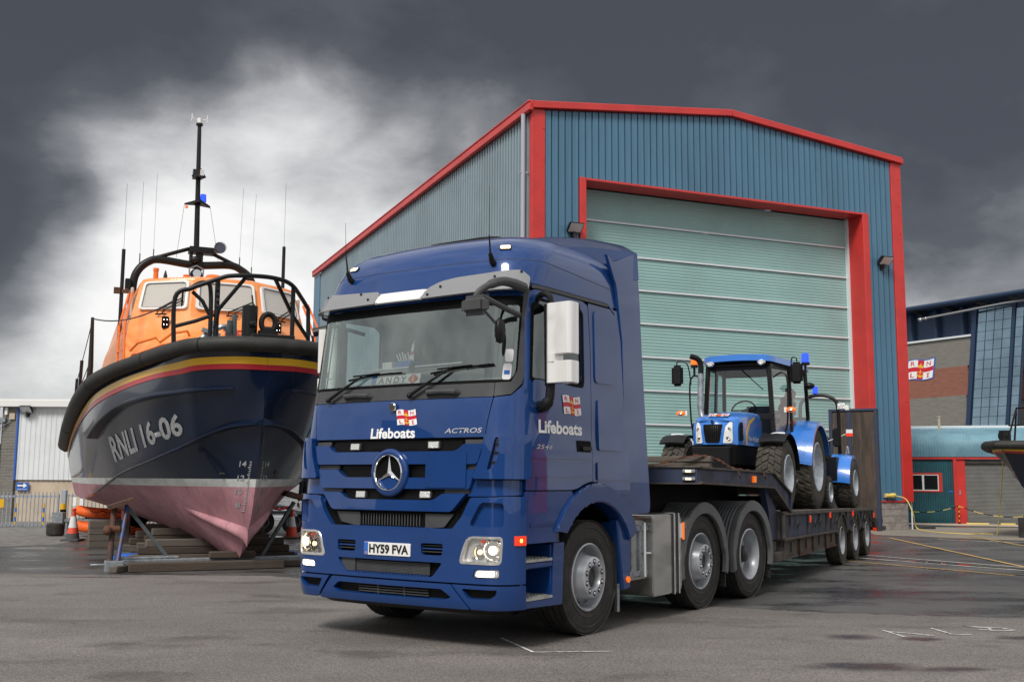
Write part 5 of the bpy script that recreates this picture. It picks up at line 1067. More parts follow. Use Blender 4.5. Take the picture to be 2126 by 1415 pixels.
# ================================================================= LOW LOADER TRAILER
TLO,TRO=(5.674,18.544,0),-.4724
trl=thing('low_loader_trailer','dirty dark blue low loader trailer with raised gooseneck coupled behind the lorry','trailer',TLO,TRO)
dz=lambda y:.97-.0142*(y+4.37)
YZ=lambda x0:(lambda y,z,w:Vector((x0+w,y,z)))
for x0,s in ((0,1),(-2.5,-1)):
    f=lambda y,z,w,x0=x0,s=s:Vector((x0+s*w,y,z))
    g=pp('gooseneck_beam',[(-8.1,1.395),(-4.95,1.33),(-3.96,.99),(-3.96,1.22),(-4.92,1.495),(-8.1,1.525)],'trailer_blue',trl,f,off=-.02,depth=.03)
    pp('flange',[(-8.1,1.528),(-4.90,1.498),(-4.90,1.52),(-8.1,1.55)],'trailer_dirt',g,f,off=.015,depth=.14); pp('flange',[(-8.1,1.37),(-4.9,1.305),(-4.9,1.328),(-8.1,1.393)],'trailer_dirt',g,f,off=.015,depth=.14)
    pp('flange',[(-4.9,1.498),(-3.94,1.225),(-3.94,1.25),(-4.9,1.52)],'trailer_dirt',g,f,off=.015,depth=.14); pp('flange',[(-4.9,1.305),(-3.93,.955),(-3.93,.98),(-4.9,1.328)],'trailer_dirt',g,f,off=.015,depth=.14)
    pp('neck_strut',[(-5.0,1.32),(-4.90,1.31),(-4.30,.97),(-4.42,.62),(-4.75,.62),(-4.80,1.0)],'trailer_blue',g,f,off=-.10,depth=.08)
    pp('neck_plate',[(-3.96,.98),(-3.93,1.25),(-3.90,1.25),(-3.90,.97)],'trailer_blue',g,f,off=.01,depth=.12)
    arcs=[]
    P=[(-4.37,.612)]
    P+=[(-.56,.585)]
    for cy in (0,1.307,2.614):
        P+=[(cy+.455*math.cos(R(a)),.41+.455*math.sin(R(a))) for a in range(160,19,-14)]
        P+=[(cy+.60,.56),(cy+.70,.56)] if cy<2.6 else [(3.1,.60),(3.42,.72)]
    P+=[(3.42,dz(3.42)-.03),(-4.37,.94)]
    w=pp('side_beam',P,'trailer_blue',trl,f,off=-.03,depth=.03)
    pp('flange',[(-4.37,.945),(3.42,dz(3.42)-.025),(3.42,dz(3.42)+.0),(-4.37,.972)],'trailer_dirt',w,f,off=.012,depth=.10); pp('flange',[(-4.37,.605),(-.56,.575),(-.56,.60),(-4.37,.632)],'trailer_dirt',w,f,off=.012,depth=.14)
    pp('end_plate',[(-4.37,.605),(-4.34,.605),(-4.34,.972),(-4.37,.972)],'trailer_dirt',w,f,off=.01,depth=.14)
    for k,y in enumerate((-3.9,-2.75,-1.9,-1.25,-.85,-.15,.45,1.35,1.95,2.65,3.25)):
        pp('outrigger',[(y-.035,dz(y)-.17),(y+.035,dz(y)-.17),(y+.035,dz(y)-.03),(y-.035,dz(y)-.03)],'trailer_dirt',w,f,off=.0,depth=.03)
    for y in (-2.75,-1.35,-.95): pp('web_stiffener',[(y-.012,.63),(y+.012,.63),(y+.012,.93),(y-.012,.93)],'trailer_dirt',w,f,off=.0,depth=.03)
    for cy in (0,1.307,2.614):
        P=[(cy+.465*math.cos(R(a)),.41+.465*math.sin(R(a))) for a in range(165,14,-10)]+[(cy+.44*math.cos(R(a)),.41+.44*math.sin(R(a))) for a in range(15,166,10)]
        pp('wheel_arch',P,'trailer_dirt',w,f,off=.0,depth=.34)
    for y in (-3.55,-2.35,-2.0,-.6,.85,2.2):
        b=B(); c=Vector((x0+s*.0,y,dz(y)-.15)); b.tube([c+Vector((s*.01,.045*math.sin(2*PI*i/12),.055*math.cos(2*PI*i/12)-.02)) for i in range(12)],.011,6,closed=True); part('lashing_ring',b,'steel_dark',w)
    for (y,z) in ((-2.70,.845),(-1.15,.865),(.95,.84),(3.32,.74)): b=B(); b.box(x0+s*.0-.01,x0+s*.0+.014,y-.03,y+.03,z-.05,z+.05); part('side_marker',b,'red_lens',w,bevel=.004)
    b=B(); b.box(x0+s*-.02-.01,x0+s*.02+.0,-5.94,-5.86,1.38,1.46); part('side_marker',b,'amber',g,bevel=.006)
    for y in (-6.7,-5.5): 
        b=B(); b.tube([(x0+s*.02,y,1.52),(x0+s*.03,y,1.46),(x0+s*.03,y+.06,1.43)],.009,6); part('lashing_hook',b,'rust',g)
b=B(); b.box(-2.48,-.03,-8.12,-8.09,1.375,1.55); fr=part('gooseneck_front',b,'trailer_blue',trl); b=B(); b.box(-2.50,.012,-8.14,-8.09,1.54,1.556); b.box(-2.50,.012,-8.14,-8.09,1.365,1.378); part('flange',b,'trailer_dirt',fr)
for z in (1.50,1.42): b=B(); b.box(-.19,-.05,-8.15,-8.12,z-.018,z+.018); l=part('front_marker',b,'galv',trl,bevel=.008); b=B(); b.box(-.15,-.09,-8.158,-8.148,z-.010,z+.010); part('lens',b,'side_glow',l)
b=B(); b.add([(x,y,z+d) for x in (-2.44,-.06) for (y,z) in ((-8.1,1.52),(-4.9,1.485),(-3.94,1.21)) for d in (0,.025)],[(0,2,8,6),(1,7,9,3),(2,4,10,8),(3,9,11,5)]); part('gooseneck_deck',b,'trailer_dirt',trl)
b=B(); b.box(-1.9,-1.75,-8.0,-4.5,.95,1.5); b.box(-.75,-.6,-8.0,-4.5,.95,1.5); b.box(-2.3,-.2,-4.75,-4.45,.45,1.2); b.box(-1.6,-.9,-7.2,-5.2,1.1,1.35); part('neck_frame',b,'matt_black',trl)
b=B()
K=26; 
for k in range(K):
    y0=-4.36+k*7.78/K; y1=y0+7.78/K-.012; b=B(); b.add([(x,y,dz(y)+d) for d in (-.03,.022) for y in (y0,y1) for x in (-2.49,-.012)],[(0,2,3,1),(4,5,7,6),(0,1,5,4),(2,6,7,3),(0,4,6,2),(1,3,7,5)]); part('deck_plank',b,'trailer_dirt',trl)
b=B(); b.box(-2.2,-.3,-4.3,3.3,.62,.88); b.box(-1.5,-1.0,-4.3,3.3,.4,.7); part('chassis_core',b,'matt_black',trl)
for i in range(4):
    y0=-4.28+i*.97; b=B(); b.box(-.22,-.06,y0,y0+.93,.335,.60); p_=part('tool_locker',b,'trailer_dirt',trl,bevel=.006); b=B(); b.box(-.06,-.045,y0,y0+.93,.335,.375); b.box(-.06,-.03,y0+.02,y0+.05,.34,.60); b.box(-.06,-.035,y0+.5,y0+.56,.42,.55); part('hinge_strip',b,'rust' if i%2 else 'trailer_dirt',p_)
b=B(); b.box(-.60,-.04,-4.62,-4.30,.335,.46); b.box(-.5,-.12,-4.60,-4.34,.46,.60); part('jack_leg',b,'trailer_dirt',trl,bevel=.01)
for i,cy in enumerate((0,1.307,2.614)):
    wheel(trl,-.02,cy,.40,.40,.24,.235,'drive',1,'dusty_tyre',n=32); wheel(trl,-2.48,cy,.40,.40,.24,.235,'drive',-1,'dusty_tyre',n=24)
b=B()
for cy in (0,1.307,2.614): b.box(-2.2,-.3,cy-.07,cy+.07,.32,.5)
part('axle',b,'matt_black',trl,kind='stuff')
# beaver tail and ramps
b=B(); b.prism([(3.42,.60),(3.42,.865),(4.25,.55),(4.25,.40)],0,-2.48,-.03); part('beaver_tail',b,'trailer_dirt',trl,bevel=.01)
b=B(); b.box(-.12,.02,3.95,4.05,.40,.56); part('tail_lamp',b,'red_lens',trl,bevel=.01)
for xa in (-.86,-2.62):
    b=B(); b.box(xa+.06,xa+.9,3.60,3.70,.50,2.84); rm=part('loading_ramp',b,'trailer_dirt',trl,label='raised rear ramp with rust-brown tread')
    b=B(); b.box(xa,xa+.96,3.57,3.73,2.82,2.87); b.box(xa,xa+.07,3.565,3.74,.48,2.82); b.box(xa+.89,xa+.96,3.565,3.74,.48,2.82); b.box(xa+.36,xa+.45,3.56,3.60,1.9,2.80); part('ramp_frame',b,'trailer_blue',rm,bevel=.006)
    for (a,c) in ((.12,.34),(.47,.60),(.62,.86)): b=B(); b.box(xa+a,xa+c,3.592,3.602,.52,2.80); part('ramp_tread',b,'ramp_rust',rm)
b=B(); b.tube([(.06,3.62,1.0),(.06,3.9,.6)],.03,8); b.box(.02,.10,3.50,4.2,.42,.50); part('ramp_hinge',b,'steel_dark',trl)
# timbers and chain on the gooseneck
tz=1.535
for k,(y,z,x0,x1,ro,mt) in enumerate(((-6.35,1.545,-2.35,-.42,.02,'wood_grey'),(-6.20,1.545,-2.3,-.50,-.01,'wood_grey'),(-6.33,1.625,-2.35,-.40,.0,'wood_grey'),(-6.18,1.63,-2.25,-.46,.03,'wood_old'))):
    b=B(); b.box(0,x1-x0,-.06,.06,0,.072,(0,0,ro),(0,0,0)); o=part('timber_baulk',b,mt,None,bevel=.008); c_,s_=math.cos(TRO),math.sin(TRO); o.location=(TLO[0]+x0*c_-y*s_,TLO[1]+x0*s_+y*c_,z); o.rotation_euler=(0,0,TRO)
    tag(o,['bottom front grey timber laid across the trailer gooseneck','bottom rear grey timber laid across the trailer gooseneck','top front grey timber laid across the trailer gooseneck','top rear brown timber laid across the trailer gooseneck'][k],'timber','timbers on the gooseneck')
b=B(); pts=curve_pts([(-2.3,-6.45,1.60),(-1.8,-6.47,1.56),(-1.2,-6.5,1.57),(-.6,-6.45,1.70),(-.35,-6.3,1.66),(-.2,-6.2,1.56),(.02,-6.1,1.52)],6)
for i in range(len(pts)-1): b.bar(pts[i],pts[i+1],.03 if i%2 else .012,.012 if i%2 else .03)
o=part('lashing_chain',b,'rust',None); o.location=TLO; o.rotation_euler=(0,0,TRO); tag(o,'rusty lashing chain over the timbers on the gooseneck','chain')
# ================================================================= TRACTORS
def lug_tyre(parent,x,y,z,r,w,rim_r,side=1,nl=26,rows=4,lug=.028,nm='wheel'):
    b=B(); k=w; r0=r-lug
    pr=[(rim_r,-k*.9),(r*.86,-k*.99),(r0*.97,-k*.93),(r0,-k*.8),(r0,-k*.2),(r0*.97,-k*.07),(r*.88,-.012),(r*.78,.0),(rim_r*1.08,-.015),(rim_r,-.03)]
    b.lathe(pr,(0,0,0),0,40); b.f=[f for f in b.f if len(f)==4]
    for i in range(nl):
        for q in range(rows):
            t=(q+.5)/rows; a=2*PI*(i+(.30*abs(t-.5)*2.4)+(.5 if q%2 else 0)*.55)/nl; da=2*PI/nl*.30; xx=-k*(.04+.92*t); hw=k*.92/rows*.46; sk=da*1.1*(1 if t<.5 else -1); rr=r*(1-.035*abs(t-.5)*2)
            V=[]
            for (ra,sh) in ((r0*.985,1.15),(rr,.92)):
                for (du,dv) in ((-1,-1),(1,-1),(1,1),(-1,1)):
                    ang=a+dv*da*sh+du*sk*.5; V.append((xx+du*hw*sh,ra*math.cos(ang),ra*math.sin(ang)))
            b.add(V,[(0,3,2,1),(4,5,6,7),(0,1,5,4),(1,2,6,5),(2,3,7,6),(3,0,4,7)])
    if side<0: b.mir()
    t=part(nm,b,'dusty_tyre',parent,ang=25); t.location=(x,y,z)
    b=B(); b.lathe([(rim_r*1.03,-.03),(rim_r*1.04,-.008),(rim_r*.98,-.0),(rim_r*.94,-.03),(rim_r*.88,-.07),(rim_r*.84,-.12),(rim_r*.78,-.15),(rim_r*.5,-.13),(rim_r*.32,-.16),(rim_r*.30,-.08),(.002,-.07)],(0,0,0),0,36); b.f=[f for f in b.f if len(f)==4]
    if side<0: b.mir()
    rm=part('rim',b,'pale_rim',t,ang=40)
    b=B()
    for i in range(8): a=2*PI*i/8; b.cyl((-.13,rim_r*.42*math.cos(a),rim_r*.42*math.sin(a)),(-.10,rim_r*.42*math.cos(a),rim_r*.42*math.sin(a)),.014,n=6)
    if side<0: b.mir()
    part('wheel_nuts',b,'steel_dark',t,kind='stuff'); return t
tr=thing('farm_tractor','bright blue tractor with glass cab standing on the trailer behind the gooseneck','tractor',TLO,TRO)
X0=-1.25
lug_tyre(tr,-.30,-2.63,1.49,.55,.40,.30,1); lug_tyre(tr,-2.20,-2.63,1.49,.55,.40,.30,-1)
lug_tyre(tr,-.28,-.52,1.64,.73,.46,.40,1,30); lug_tyre(tr,-2.22,-.52,1.64,.73,.46,.40,-1,30)
# bonnet: loft of rounded sections
def hood(a,t):
    y=-3.42+1.50*t; zt=2.315+.175*math.sin(min(1,t*1.25)*PI/2); hw=.30+.06*min(1,t*4)
    yo=0; q=a*2-1; ang=abs(q)
    if ang<.55: x=hw*ang/.55*.86; z=zt-.03*(ang/.55)**2-.0
    elif ang<.75: u=(ang-.55)/.2; x=hw*(.86+.14*math.sin(u*PI/2)); z=zt-.03-.09*(1-math.cos(u*PI/2))
    else: u=(ang-.75)/.25; x=hw*(1+.03*math.sin(u*PI)); z=zt-.12-(zt-.12-(1.935))*u
    front=max(0,1-t*6); y+=.16*(abs(x)/hw)**2*front; y+=.07*front*max(0,(z-2.2))/.15
    return Vector((X0+math.copysign(x,q),y,z))
b=B(); b.grid(lambda a,t:hood(a,t),48,24); e=[hood(i/48,0) for i in range(49)]; m0=[Vector((X0+(p.x-X0)*.5,p.y-.035 if False else p.y-.02,2.1+(p.z-2.1)*.5)) for p in e]; n=len(e)
V=e+m0; b.add(V,[(i,i+1,n+i+1,n+i) for i in range(n-1)]+[tuple(range(n,2*n))]); part('bonnet',b,'tractor_blue',tr,ang=50)
def HF(u,z,w): return Vector((X0+u,-3.44+.16*(abs(u)/.33)**2+.05*max(0,(z-2.15))/.15-w,z))
b=B(); b.grid(lambda a,t:HF(-.345+.69*a,1.935+.33*t,0),20,8); part('bonnet_nose',b,'tractor_blue',tr,recalc=False)
pp('radiator_grille',rp([(-.105,1.965),(.105,1.965),(.15,2.235),(-.15,2.235)],.02),'matt_black',tr,HF,off=.016,depth=.02,cu=.05,cv=.04,bevel=.004)
for k in range(7): pp('grille_rib',rect(-.09+k*.028,-.083+k*.028,1.975,2.22),'black_plastic',tr,HF,off=.022,depth=.01,cv=.05)
for s in (1,-1):
    f=lambda u,z,w,s=s:HF(u*s,z,w)
    h=pp('headlight',rp([(.155,1.955),(.27,1.955),(.285,2.0),(.275,2.27),(.24,2.275),(.19,2.2)],.02),'white_plate',tr,f,off=.016,depth=.02,cu=.04,cv=.04,bevel=.003)
    for (u,z,r) in ((.215,2.03,.045),(.235,2.17,.035)): b=B(); c=f(u,z,.013); b.cyl(c,c+Vector((0,-.008,0)),r,r*.85,16); part('bulb_bowl',b,'lamp_lens',h); b=B(); b.cyl(c+Vector((0,-.009,0)),c+Vector((0,-.012,0)),r*.45,n=12); part('bulb',b,'chrome',h)
    HS=lambda y,z,w,s=s:Vector((X0+s*(.365+w),y,z))
    pp('side_vent',rp([(-3.22,2.0),(-3.08,2.0),(-3.08,2.23),(-3.12,2.28),(-3.22,2.25)],.02),'matt_black',tr,HS,off=.012,depth=.02,bevel=.003)
    pp('yellow_swoosh',[(-2.95,1.94),(-2.86,1.94),(-2.80,2.12),(-2.68,2.26),(-2.40,2.36),(-2.40,2.39),(-2.72,2.31),(-2.88,2.16)],'yellow_paint',tr,HS,off=.012,depth=.004)
    txt('bonnet_lettering','New Holland','decal_white',tr,(lambda u,v,w,HS=HS,s=s:HS(-2.80+(u if s>0 else .62-u),v,w)),0,2.0,.62,.09,off=.015,shear=.2)
b=B(); b.box(X0-.33,X0+.33,-3.38,-1.9,1.62,1.94); part('engine_block',b,'matt_black',tr,bevel=.02)
b=B(); b.box(X0-.28,X0+.28,-3.55,-3.35,1.45,1.90); b.box(X0-.12,X0+.12,-3.0,-.2,1.30,1.7); b.box(X0-.5,X0+.5,-1.9,-.2,1.45,2.0); part('axle_and_frame',b,'black_plastic',tr,bevel=.01)
b=B(); b.tube([(X0-.8,-2.63,1.49),(X0+.8,-2.63,1.49)],.09,10); b.tube([(X0-.8,-.52,1.64),(X0+.8,-.52,1.64)],.12,10); part('axle',b,'matt_black',tr,kind='stuff')
emblem(tr,lambda u,v,w:Vector((X0+u,-3.22+v*.95,2.355+v*.22+w)),-.16,0,.32,.22,off=.012)
b=B(); b.cyl((X0,-3.47+.06,2.275),(X0,-3.49+.06,2.275),.025,n=14); part('bonnet_badge',b,'chrome',tr)
# front mudguards with pale stays
for s in (1,-1):
    b=B(); 
    def fg_(a,t,s=s): an=R(118-95*a); r=.64; return (X0+s*(.60+.36*t),-2.63-r*math.cos(an)*1.0,1.49+r*math.sin(an)-.04*abs(t-.5))
    def fg_(a,t,s=s): an=R(128-118*a); r=.635; return (X0+s*(.58+.40*t),-2.63+r*math.cos(an),1.49+r*math.sin(an)-.03*abs(t-.5))
    b.grid(fg_,16,4); b.grid(lambda a,t:tuple(Vector(fg_(a,t))*1+Vector((0,0,-.025))),16,4); part('front_mudguard',b,'black_plastic',tr,recalc=False)
    b=B(); b.tube(curve_pts([(X0+s*.50,-2.55,1.50),(X0+s*.53,-2.60,1.75),(X0+s*.56,-2.62,2.0),(X0+s*.72,-2.64,2.105),(X0+s*.9,-2.64,2.11)],5),.026,8); b.box(X0+s*.50-.03,X0+s*.50+.03,-2.66,-2.50,1.45,1.62); part('mudguard_stay',b,'door_rail',tr)
# cab
cf,cr=-1.92,-.15
def CP(x,y,z): return (X0+x,y,z)
FT,FB,RT,RB=.50,.57,.72,.74   # half widths
b=B()
for s in (1,-1):
    b.bar(CP(s*FB,cf-.02,2.02),CP(s*FT,cf+.02,3.26),.07,.07); b.bar(CP(s*.66,-1.05,2.0),CP(s*.62,-1.0,3.27),.05,.05); b.bar(CP(s*RB,cr,2.45),CP(s*RT,cr-.05,3.28),.06,.06)
b.bar(CP(-FB,cf-.02,2.42),CP(FB,cf-.02,2.42),.06,.10); b.bar(CP(-FT,cf+.02,3.24),CP(FT,cf+.02,3.24),.06,.10)
for s in (1,-1): b.bar(CP(s*FT,cf,3.25),CP(s*RT,cr,3.28),.06,.07); b.bar(CP(s*FB,cf,2.02),CP(s*.66,-1.05,2.0),.06,.06); b.bar(CP(s*.66,-1.05,2.0),CP(s*RB,cr,2.45),.06,.06)
b.bar(CP(-RT,cr,3.27),CP(RT,cr,3.27),.06,.08); b.bar(CP(-RB,cr,2.45),CP(RB,cr,2.45),.06,.10); part('cab_frame',b,'black_plastic',tr,bevel=.008)
rf=[(-.55,cf-.13),(.55,cf-.13),(.78,cr-.5),(.78,cr+.12),(-.78,cr+.12),(-.78,cr-.5)]
pp('cab_roof',rp(rf,.14),'tractor_blue',tr,lambda u,v,w:Vector((X0+u*(1-.06*max(0,w-.06)/.06),v,3.295+w+.05*(1-(u/.8)**2))),off=.085,depth=.10,cu=.12,bevel=.03)
pp('roof_lining',rp([(p[0]*.93,p[1]+(.05 if p[1]<-1 else -.05)) for p in rf],.1),'matt_black',tr,lambda u,v,w:Vector((X0+u,v,3.27+w)),off=.0,depth=.02)
gq=lambda nm,P:part(nm,B().add([CP(*p) for p in P],[(0,1,2,3)]),'tractor_glass',tr,recalc=False)
gq('windscreen',[(-FB,cf-.02,2.44),(FB,cf-.02,2.44),(FT,cf+.02,3.22),(-FT,cf+.02,3.22)]); gq('rear_window',[(-RB,cr,2.48),(RB,cr,2.48),(RT,cr-.05,3.24),(-RT,cr-.05,3.24)])
for s in (1,-1): gq('door_glass',[(s*FB,cf,2.08),(s*.66,-1.05,2.03),(s*.62,-1.0,3.24),(s*FT,cf+.02,3.22)]); gq('quarter_glass',[(s*.66,-1.05,2.03),(s*RB,cr,2.47),(s*RT,cr-.05,3.25),(s*.62,-1.0,3.24)])
for s in (1,-1):
    b=B(); c=CP(s*.42,cf-.14,3.285); b.sph(c,.062,14,8,(1.15,.5,.75)); l=part('roof_work_lamp',b,'chrome',tr); b=B(); b.cyl((c[0],c[1]-.025,c[2]),(c[0],c[1]-.036,c[2]),.045,.04,14); part('lens',b,'lamp_lens',l)
b=B(); b.bar(CP(.03,cf-.05,3.22),CP(.42,cf-.06,2.85),.012); part('windscreen_wiper',b,'matt_black',tr)
b=B(); c=Vector(CP(-.02,-1.55,2.55)); ax=Vector((1,0,0)); ay=Vector((0,.55,.8)).normalized(); b.tube([c+ax*.20*math.cos(2*PI*i/24)+ay*.20*math.sin(2*PI*i/24) for i in range(24)],.014,7,closed=True); b.bar(c-ax*.19,c+ax*.19,.02); b.bar(c,c+Vector((0,-.2,-.5)),.06); part('steering_wheel',b,'matt_black',tr)
b=B(); b.box(X0-.27,X0+.27,-1.05,-.62,2.05,2.2); b.box(X0-.25,X0+.25,-.66,-.52,2.15,2.68); part('seat',b,'seat_cloth',tr,bevel=.04,seg=2); b=B(); b.box(X0-.3,X0+.3,-1.9,-1.6,2.0,2.46); part('dashboard',b,'slate',tr,bevel=.05,seg=2)
b=B(); b.sph(CP(.52,-.75,2.62),.20,12,8,(.7,.9,1.1)); b.sph(CP(.56,-.70,2.85),.12,10,7,(.7,1,1)); b.sph(CP(.55,-.95,2.35),.16,10,7,(.8,1.2,.8)); b.v=[(x+.02*math.sin(z*40),y+.02*math.sin(x*50),z+.02*math.sin(y*43)) for x,y,z in b.v]; o=part('orange_lump',b,'mottled_orange',None,ang=80); o.location=TLO; o.rotation_euler=(0,0,TRO); tag(o,'lumpy orange shape seen through the tractor side window','net')  # wobbled orange spheres behind the cab side glass
for s in (1,-1):   # rear fenders
    def rfn(a,t,s=s): an=R(172-150*a); r=.80+.015*math.sin(a*PI); return (X0+s*(.52+.50*t),-.50+r*math.cos(an)*(1.02),1.62+r*math.sin(an)-.05*t*t)
    b=B(); b.grid(rfn,24,8); b.grid(lambda a,t:(lambda p:(p[0],p[1],p[2]-.03))(rfn(a,t)),24,8)
    Q=[rfn(i/24,1) for i in range(25)]; b.add(Q+[(q[0]+s*.004,-.50+(q[1]+.50)*.93,1.62+(q[2]-1.62)*.93) for q in Q],[(i,i+1,26+i,25+i) for i in range(24)]); part('rear_mudguard',b,'tractor_blue',tr,recalc=False,ang=50)
    b=B(); b.add([(X0+s*.52,-1.30,1.75),(X0+s*.52,-.30,1.75),(X0+s*.52,-.3,2.46),(X0+s*.60,-1.05,2.35)],[(0,1,2,3)]); part('fender_side',b,'tractor_blue',tr,recalc=False)
    b=B(); b.tube(curve_pts([CP(s*.57,cf,3.05),CP(s*.72,cf-.02,3.12),CP(s*.80,cf-.03,3.0),CP(s*.80,cf-.03,2.55),CP(s*.76,cf-.02,2.2),CP(s*.60,cf-.02,2.1)],5),.015,7); part('lamp_stalk',b,'black_plastic',tr)
    mx,my=(.88,-1.60) if s>0 else (-1.03,-1.90)
    b=B(); b.tube(curve_pts([CP(s*.80,my,2.98),CP(s*.80,my,3.36) if s>0 else CP(-.86,my,3.32),CP(mx+s*.0,my,3.37),CP(mx,my,3.25)],5),.011,6); m_=part('mirror_bracket',b,'black_plastic',tr)
    b=B(); q=CP(mx,my,3.135); b.box(q[0]-.10,q[0]+.10,q[1]-.05,q[1]+.03,q[2]-.175,q[2]+.175); part('mirror',b,'black_plastic',m_,bevel=.04,seg=3)
    ix,iy,iz=(.83,-1.98,2.52) if s>0 else (-.92,-1.98,2.50)
    b=B(); b.box(X0+ix-s*.06-.02,X0+ix-s*.06+.02,iy-.02,iy+.02,iz-.04,iz+.04); i_=part('indicator_mount',b,'white_plate',tr); b=B(); b.sph(CP(ix+s*.03,iy-.03,iz),.06,12,8,(1.3,.6,.75)); part('indicator',b,'amber',i_); b=B(); b.sph(CP(ix+s*.03,iy-.055,iz-.012),.03,10,6,(1.3,.6,.8)); part('lens',b,'chrome',i_)
b=B(); b.tube([CP(-.42,-2.35,2.35),CP(-.50,-2.30,2.42),CP(-.53,-2.28,2.55),CP(-.52,-2.26,3.12)],[.04,.046,.05,.048],12); part('exhaust_stack',b,'galv',tr,ang=60); b=B(); b.tube(curve_pts([CP(-.52,-2.26,3.10),CP(-.52,-2.26,3.28),CP(-.56,-2.30,3.36),CP(-.66,-2.36,3.40)],5),.045,10); part('exhaust_elbow',b,'black_plastic',tr)
b=B(); b.cyl(CP(-.74,-1.9,3.13),CP(-.74,-1.9,3.26),.02,n=8); b.cyl(CP(-.74,-1.9,3.26),CP(-.74,-1.9,3.30),.06,n=12); q=part('beacon_mount',b,'black_plastic',tr); b=B(); b.cyl(CP(-.74,-1.9,3.30),CP(-.74,-1.9,3.44),.062,.055,14); part('beacon',b,'amber',q,bevel=.008)
b=B(); b.tube([CP(.80,-.62,2.95),CP(.82,-.62,3.38)],.02,8); b.cyl(CP(.82,-.62,3.36),CP(.82,-.62,3.40),.075,n=12); b.sph(CP(.88,-.66,3.0),.085,12,8,(1.1,1,.7)); q=part('beacon_mount',b,'black_plastic',tr); b=B(); b.cyl(CP(.82,-.62,3.40),CP(.82,-.62,3.56),.068,.062,16); part('beacon',b,'blue_lens',q,bevel=.008)
b=B(); b.box(X0+.42,X0+.80,-1.75,-1.35,1.38,1.43); part('cab_step',b,'galv',tr)
# compact tractor behind
t2=thing('compact_tractor','small blue tractor with black roll bar behind the big tractor by the ramps','tractor',TLO,TRO); X2=-.76
lug_tyre(t2,-.30,.62,1.20,.295,.22,.17,1,26,3,.012); lug_tyre(t2,-1.22,.62,1.20,.295,.22,.17,-1,26,3,.012)
lug_tyre(t2,-.10,2.03,1.365,.475,.36,.24,1,26,4,.018); lug_tyre(t2,-1.42,2.03,1.365,.475,.36,.24,-1,26,4,.018)
b=B(); b.box(X2-.24,X2+.24,.25,1.45,1.25,1.80); part('bonnet',b,'tractor_blue',t2,bevel=.05,seg=2); b=B(); b.box(X2-.2,X2+.2,.3,2.4,1.12,1.3); b.box(X2-.42,X2+.42,1.3,1.75,1.25,1.32); b.box(X2+.12,X2+.42,1.45,1.75,1.4,1.85); part('frame',b,'black_plastic',t2,bevel=.01)
for s in (1,-1):
    def f2(a,t,s=s): an=R(178-140*a); r=.545; return (X2+s*(.27+.37*t),2.0+r*math.cos(an),1.37+r*math.sin(an)-.03*t*t)
    b=B(); b.grid(f2,18,6); Q=[f2(i/18,1) for i in range(19)]; b.add(Q+[(q[0],2.0+(q[1]-2.0)*.88,1.37+(q[2]-1.37)*.88) for q in Q],[(i,i+1,20+i,19+i) for i in range(18)]); part('mudguard',b,'tractor_blue',t2,recalc=False,ang=50)
    b=B(); b.tube(curve_pts([(X2+s*.50,2.0,1.9),(X2+s*.53,1.98,2.05),(X2+s*.55,1.98,1.92)],5),.018,6); part('grab_rail',b,'galv',t2)
b=B(); b.tube(curve_pts([(X2+.36,2.2,1.4),(X2+.36,2.15,2.0),(X2+.36,2.1,2.75),(X2+.30,2.1,2.95),(X2+.12,2.1,3.04),(X2-.12,2.1,3.04),(X2-.30,2.1,2.95),(X2-.36,2.1,2.75),(X2-.36,2.15,2.0),(X2-.36,2.2,1.4)],6),.035,10); part('roll_bar',b,'black_plastic',t2)
b=B(); b.cyl((X2-.06,2.1,3.08),(X2-.06,2.1,3.22),.055,.05,14); part('beacon',b,'blue_lens',t2,bevel=.006); b=B(); b.box(X2+.36,X2+.50,2.02,2.10,2.76,2.88); b.box(X2+.50,X2+.57,2.03,2.12,2.74,2.84); q=part('work_lamp',b,'white_plate',t2,bevel=.012); b=B(); b.box(X2+.375,X2+.485,2.01,2.02,2.775,2.865); part('lens',b,'lamp_lens',q)
b=B(); b.box(X2-.2,X2+.2,1.75,2.05,1.72,1.82); b.box(X2-.2,X2+.2,2.02,2.1,1.8,2.25); b.box(X2+.26,X2+.42,1.95,2.02,2.05,2.40); part('seat',b,'black_plastic',t2,bevel=.03,seg=2)
b=B(); b.box(X2+.46,X2+.58,2.3,2.34,2.32,2.39); b.bar((X2+.45,2.3,2.3),(X2+.1,1.7,2.1),.012); q=part('rear_lamp',b,'white_plate',t2); b=B(); b.box(X2+.46,X2+.58,2.3,2.342,2.26,2.318); part('lens',b,'red_lens',q)
b=B(); c=Vector((X2,1.5,2.05)); b.tube([c+Vector((.17*math.cos(2*PI*i/20),.10*math.sin(2*PI*i/20),.12*math.sin(2*PI*i/20))) for i in range(20)],.012,6,closed=True); b.bar(c,c+Vector((0,-.1,-.35)),.03); part('steering_wheel',b,'matt_black',t2)
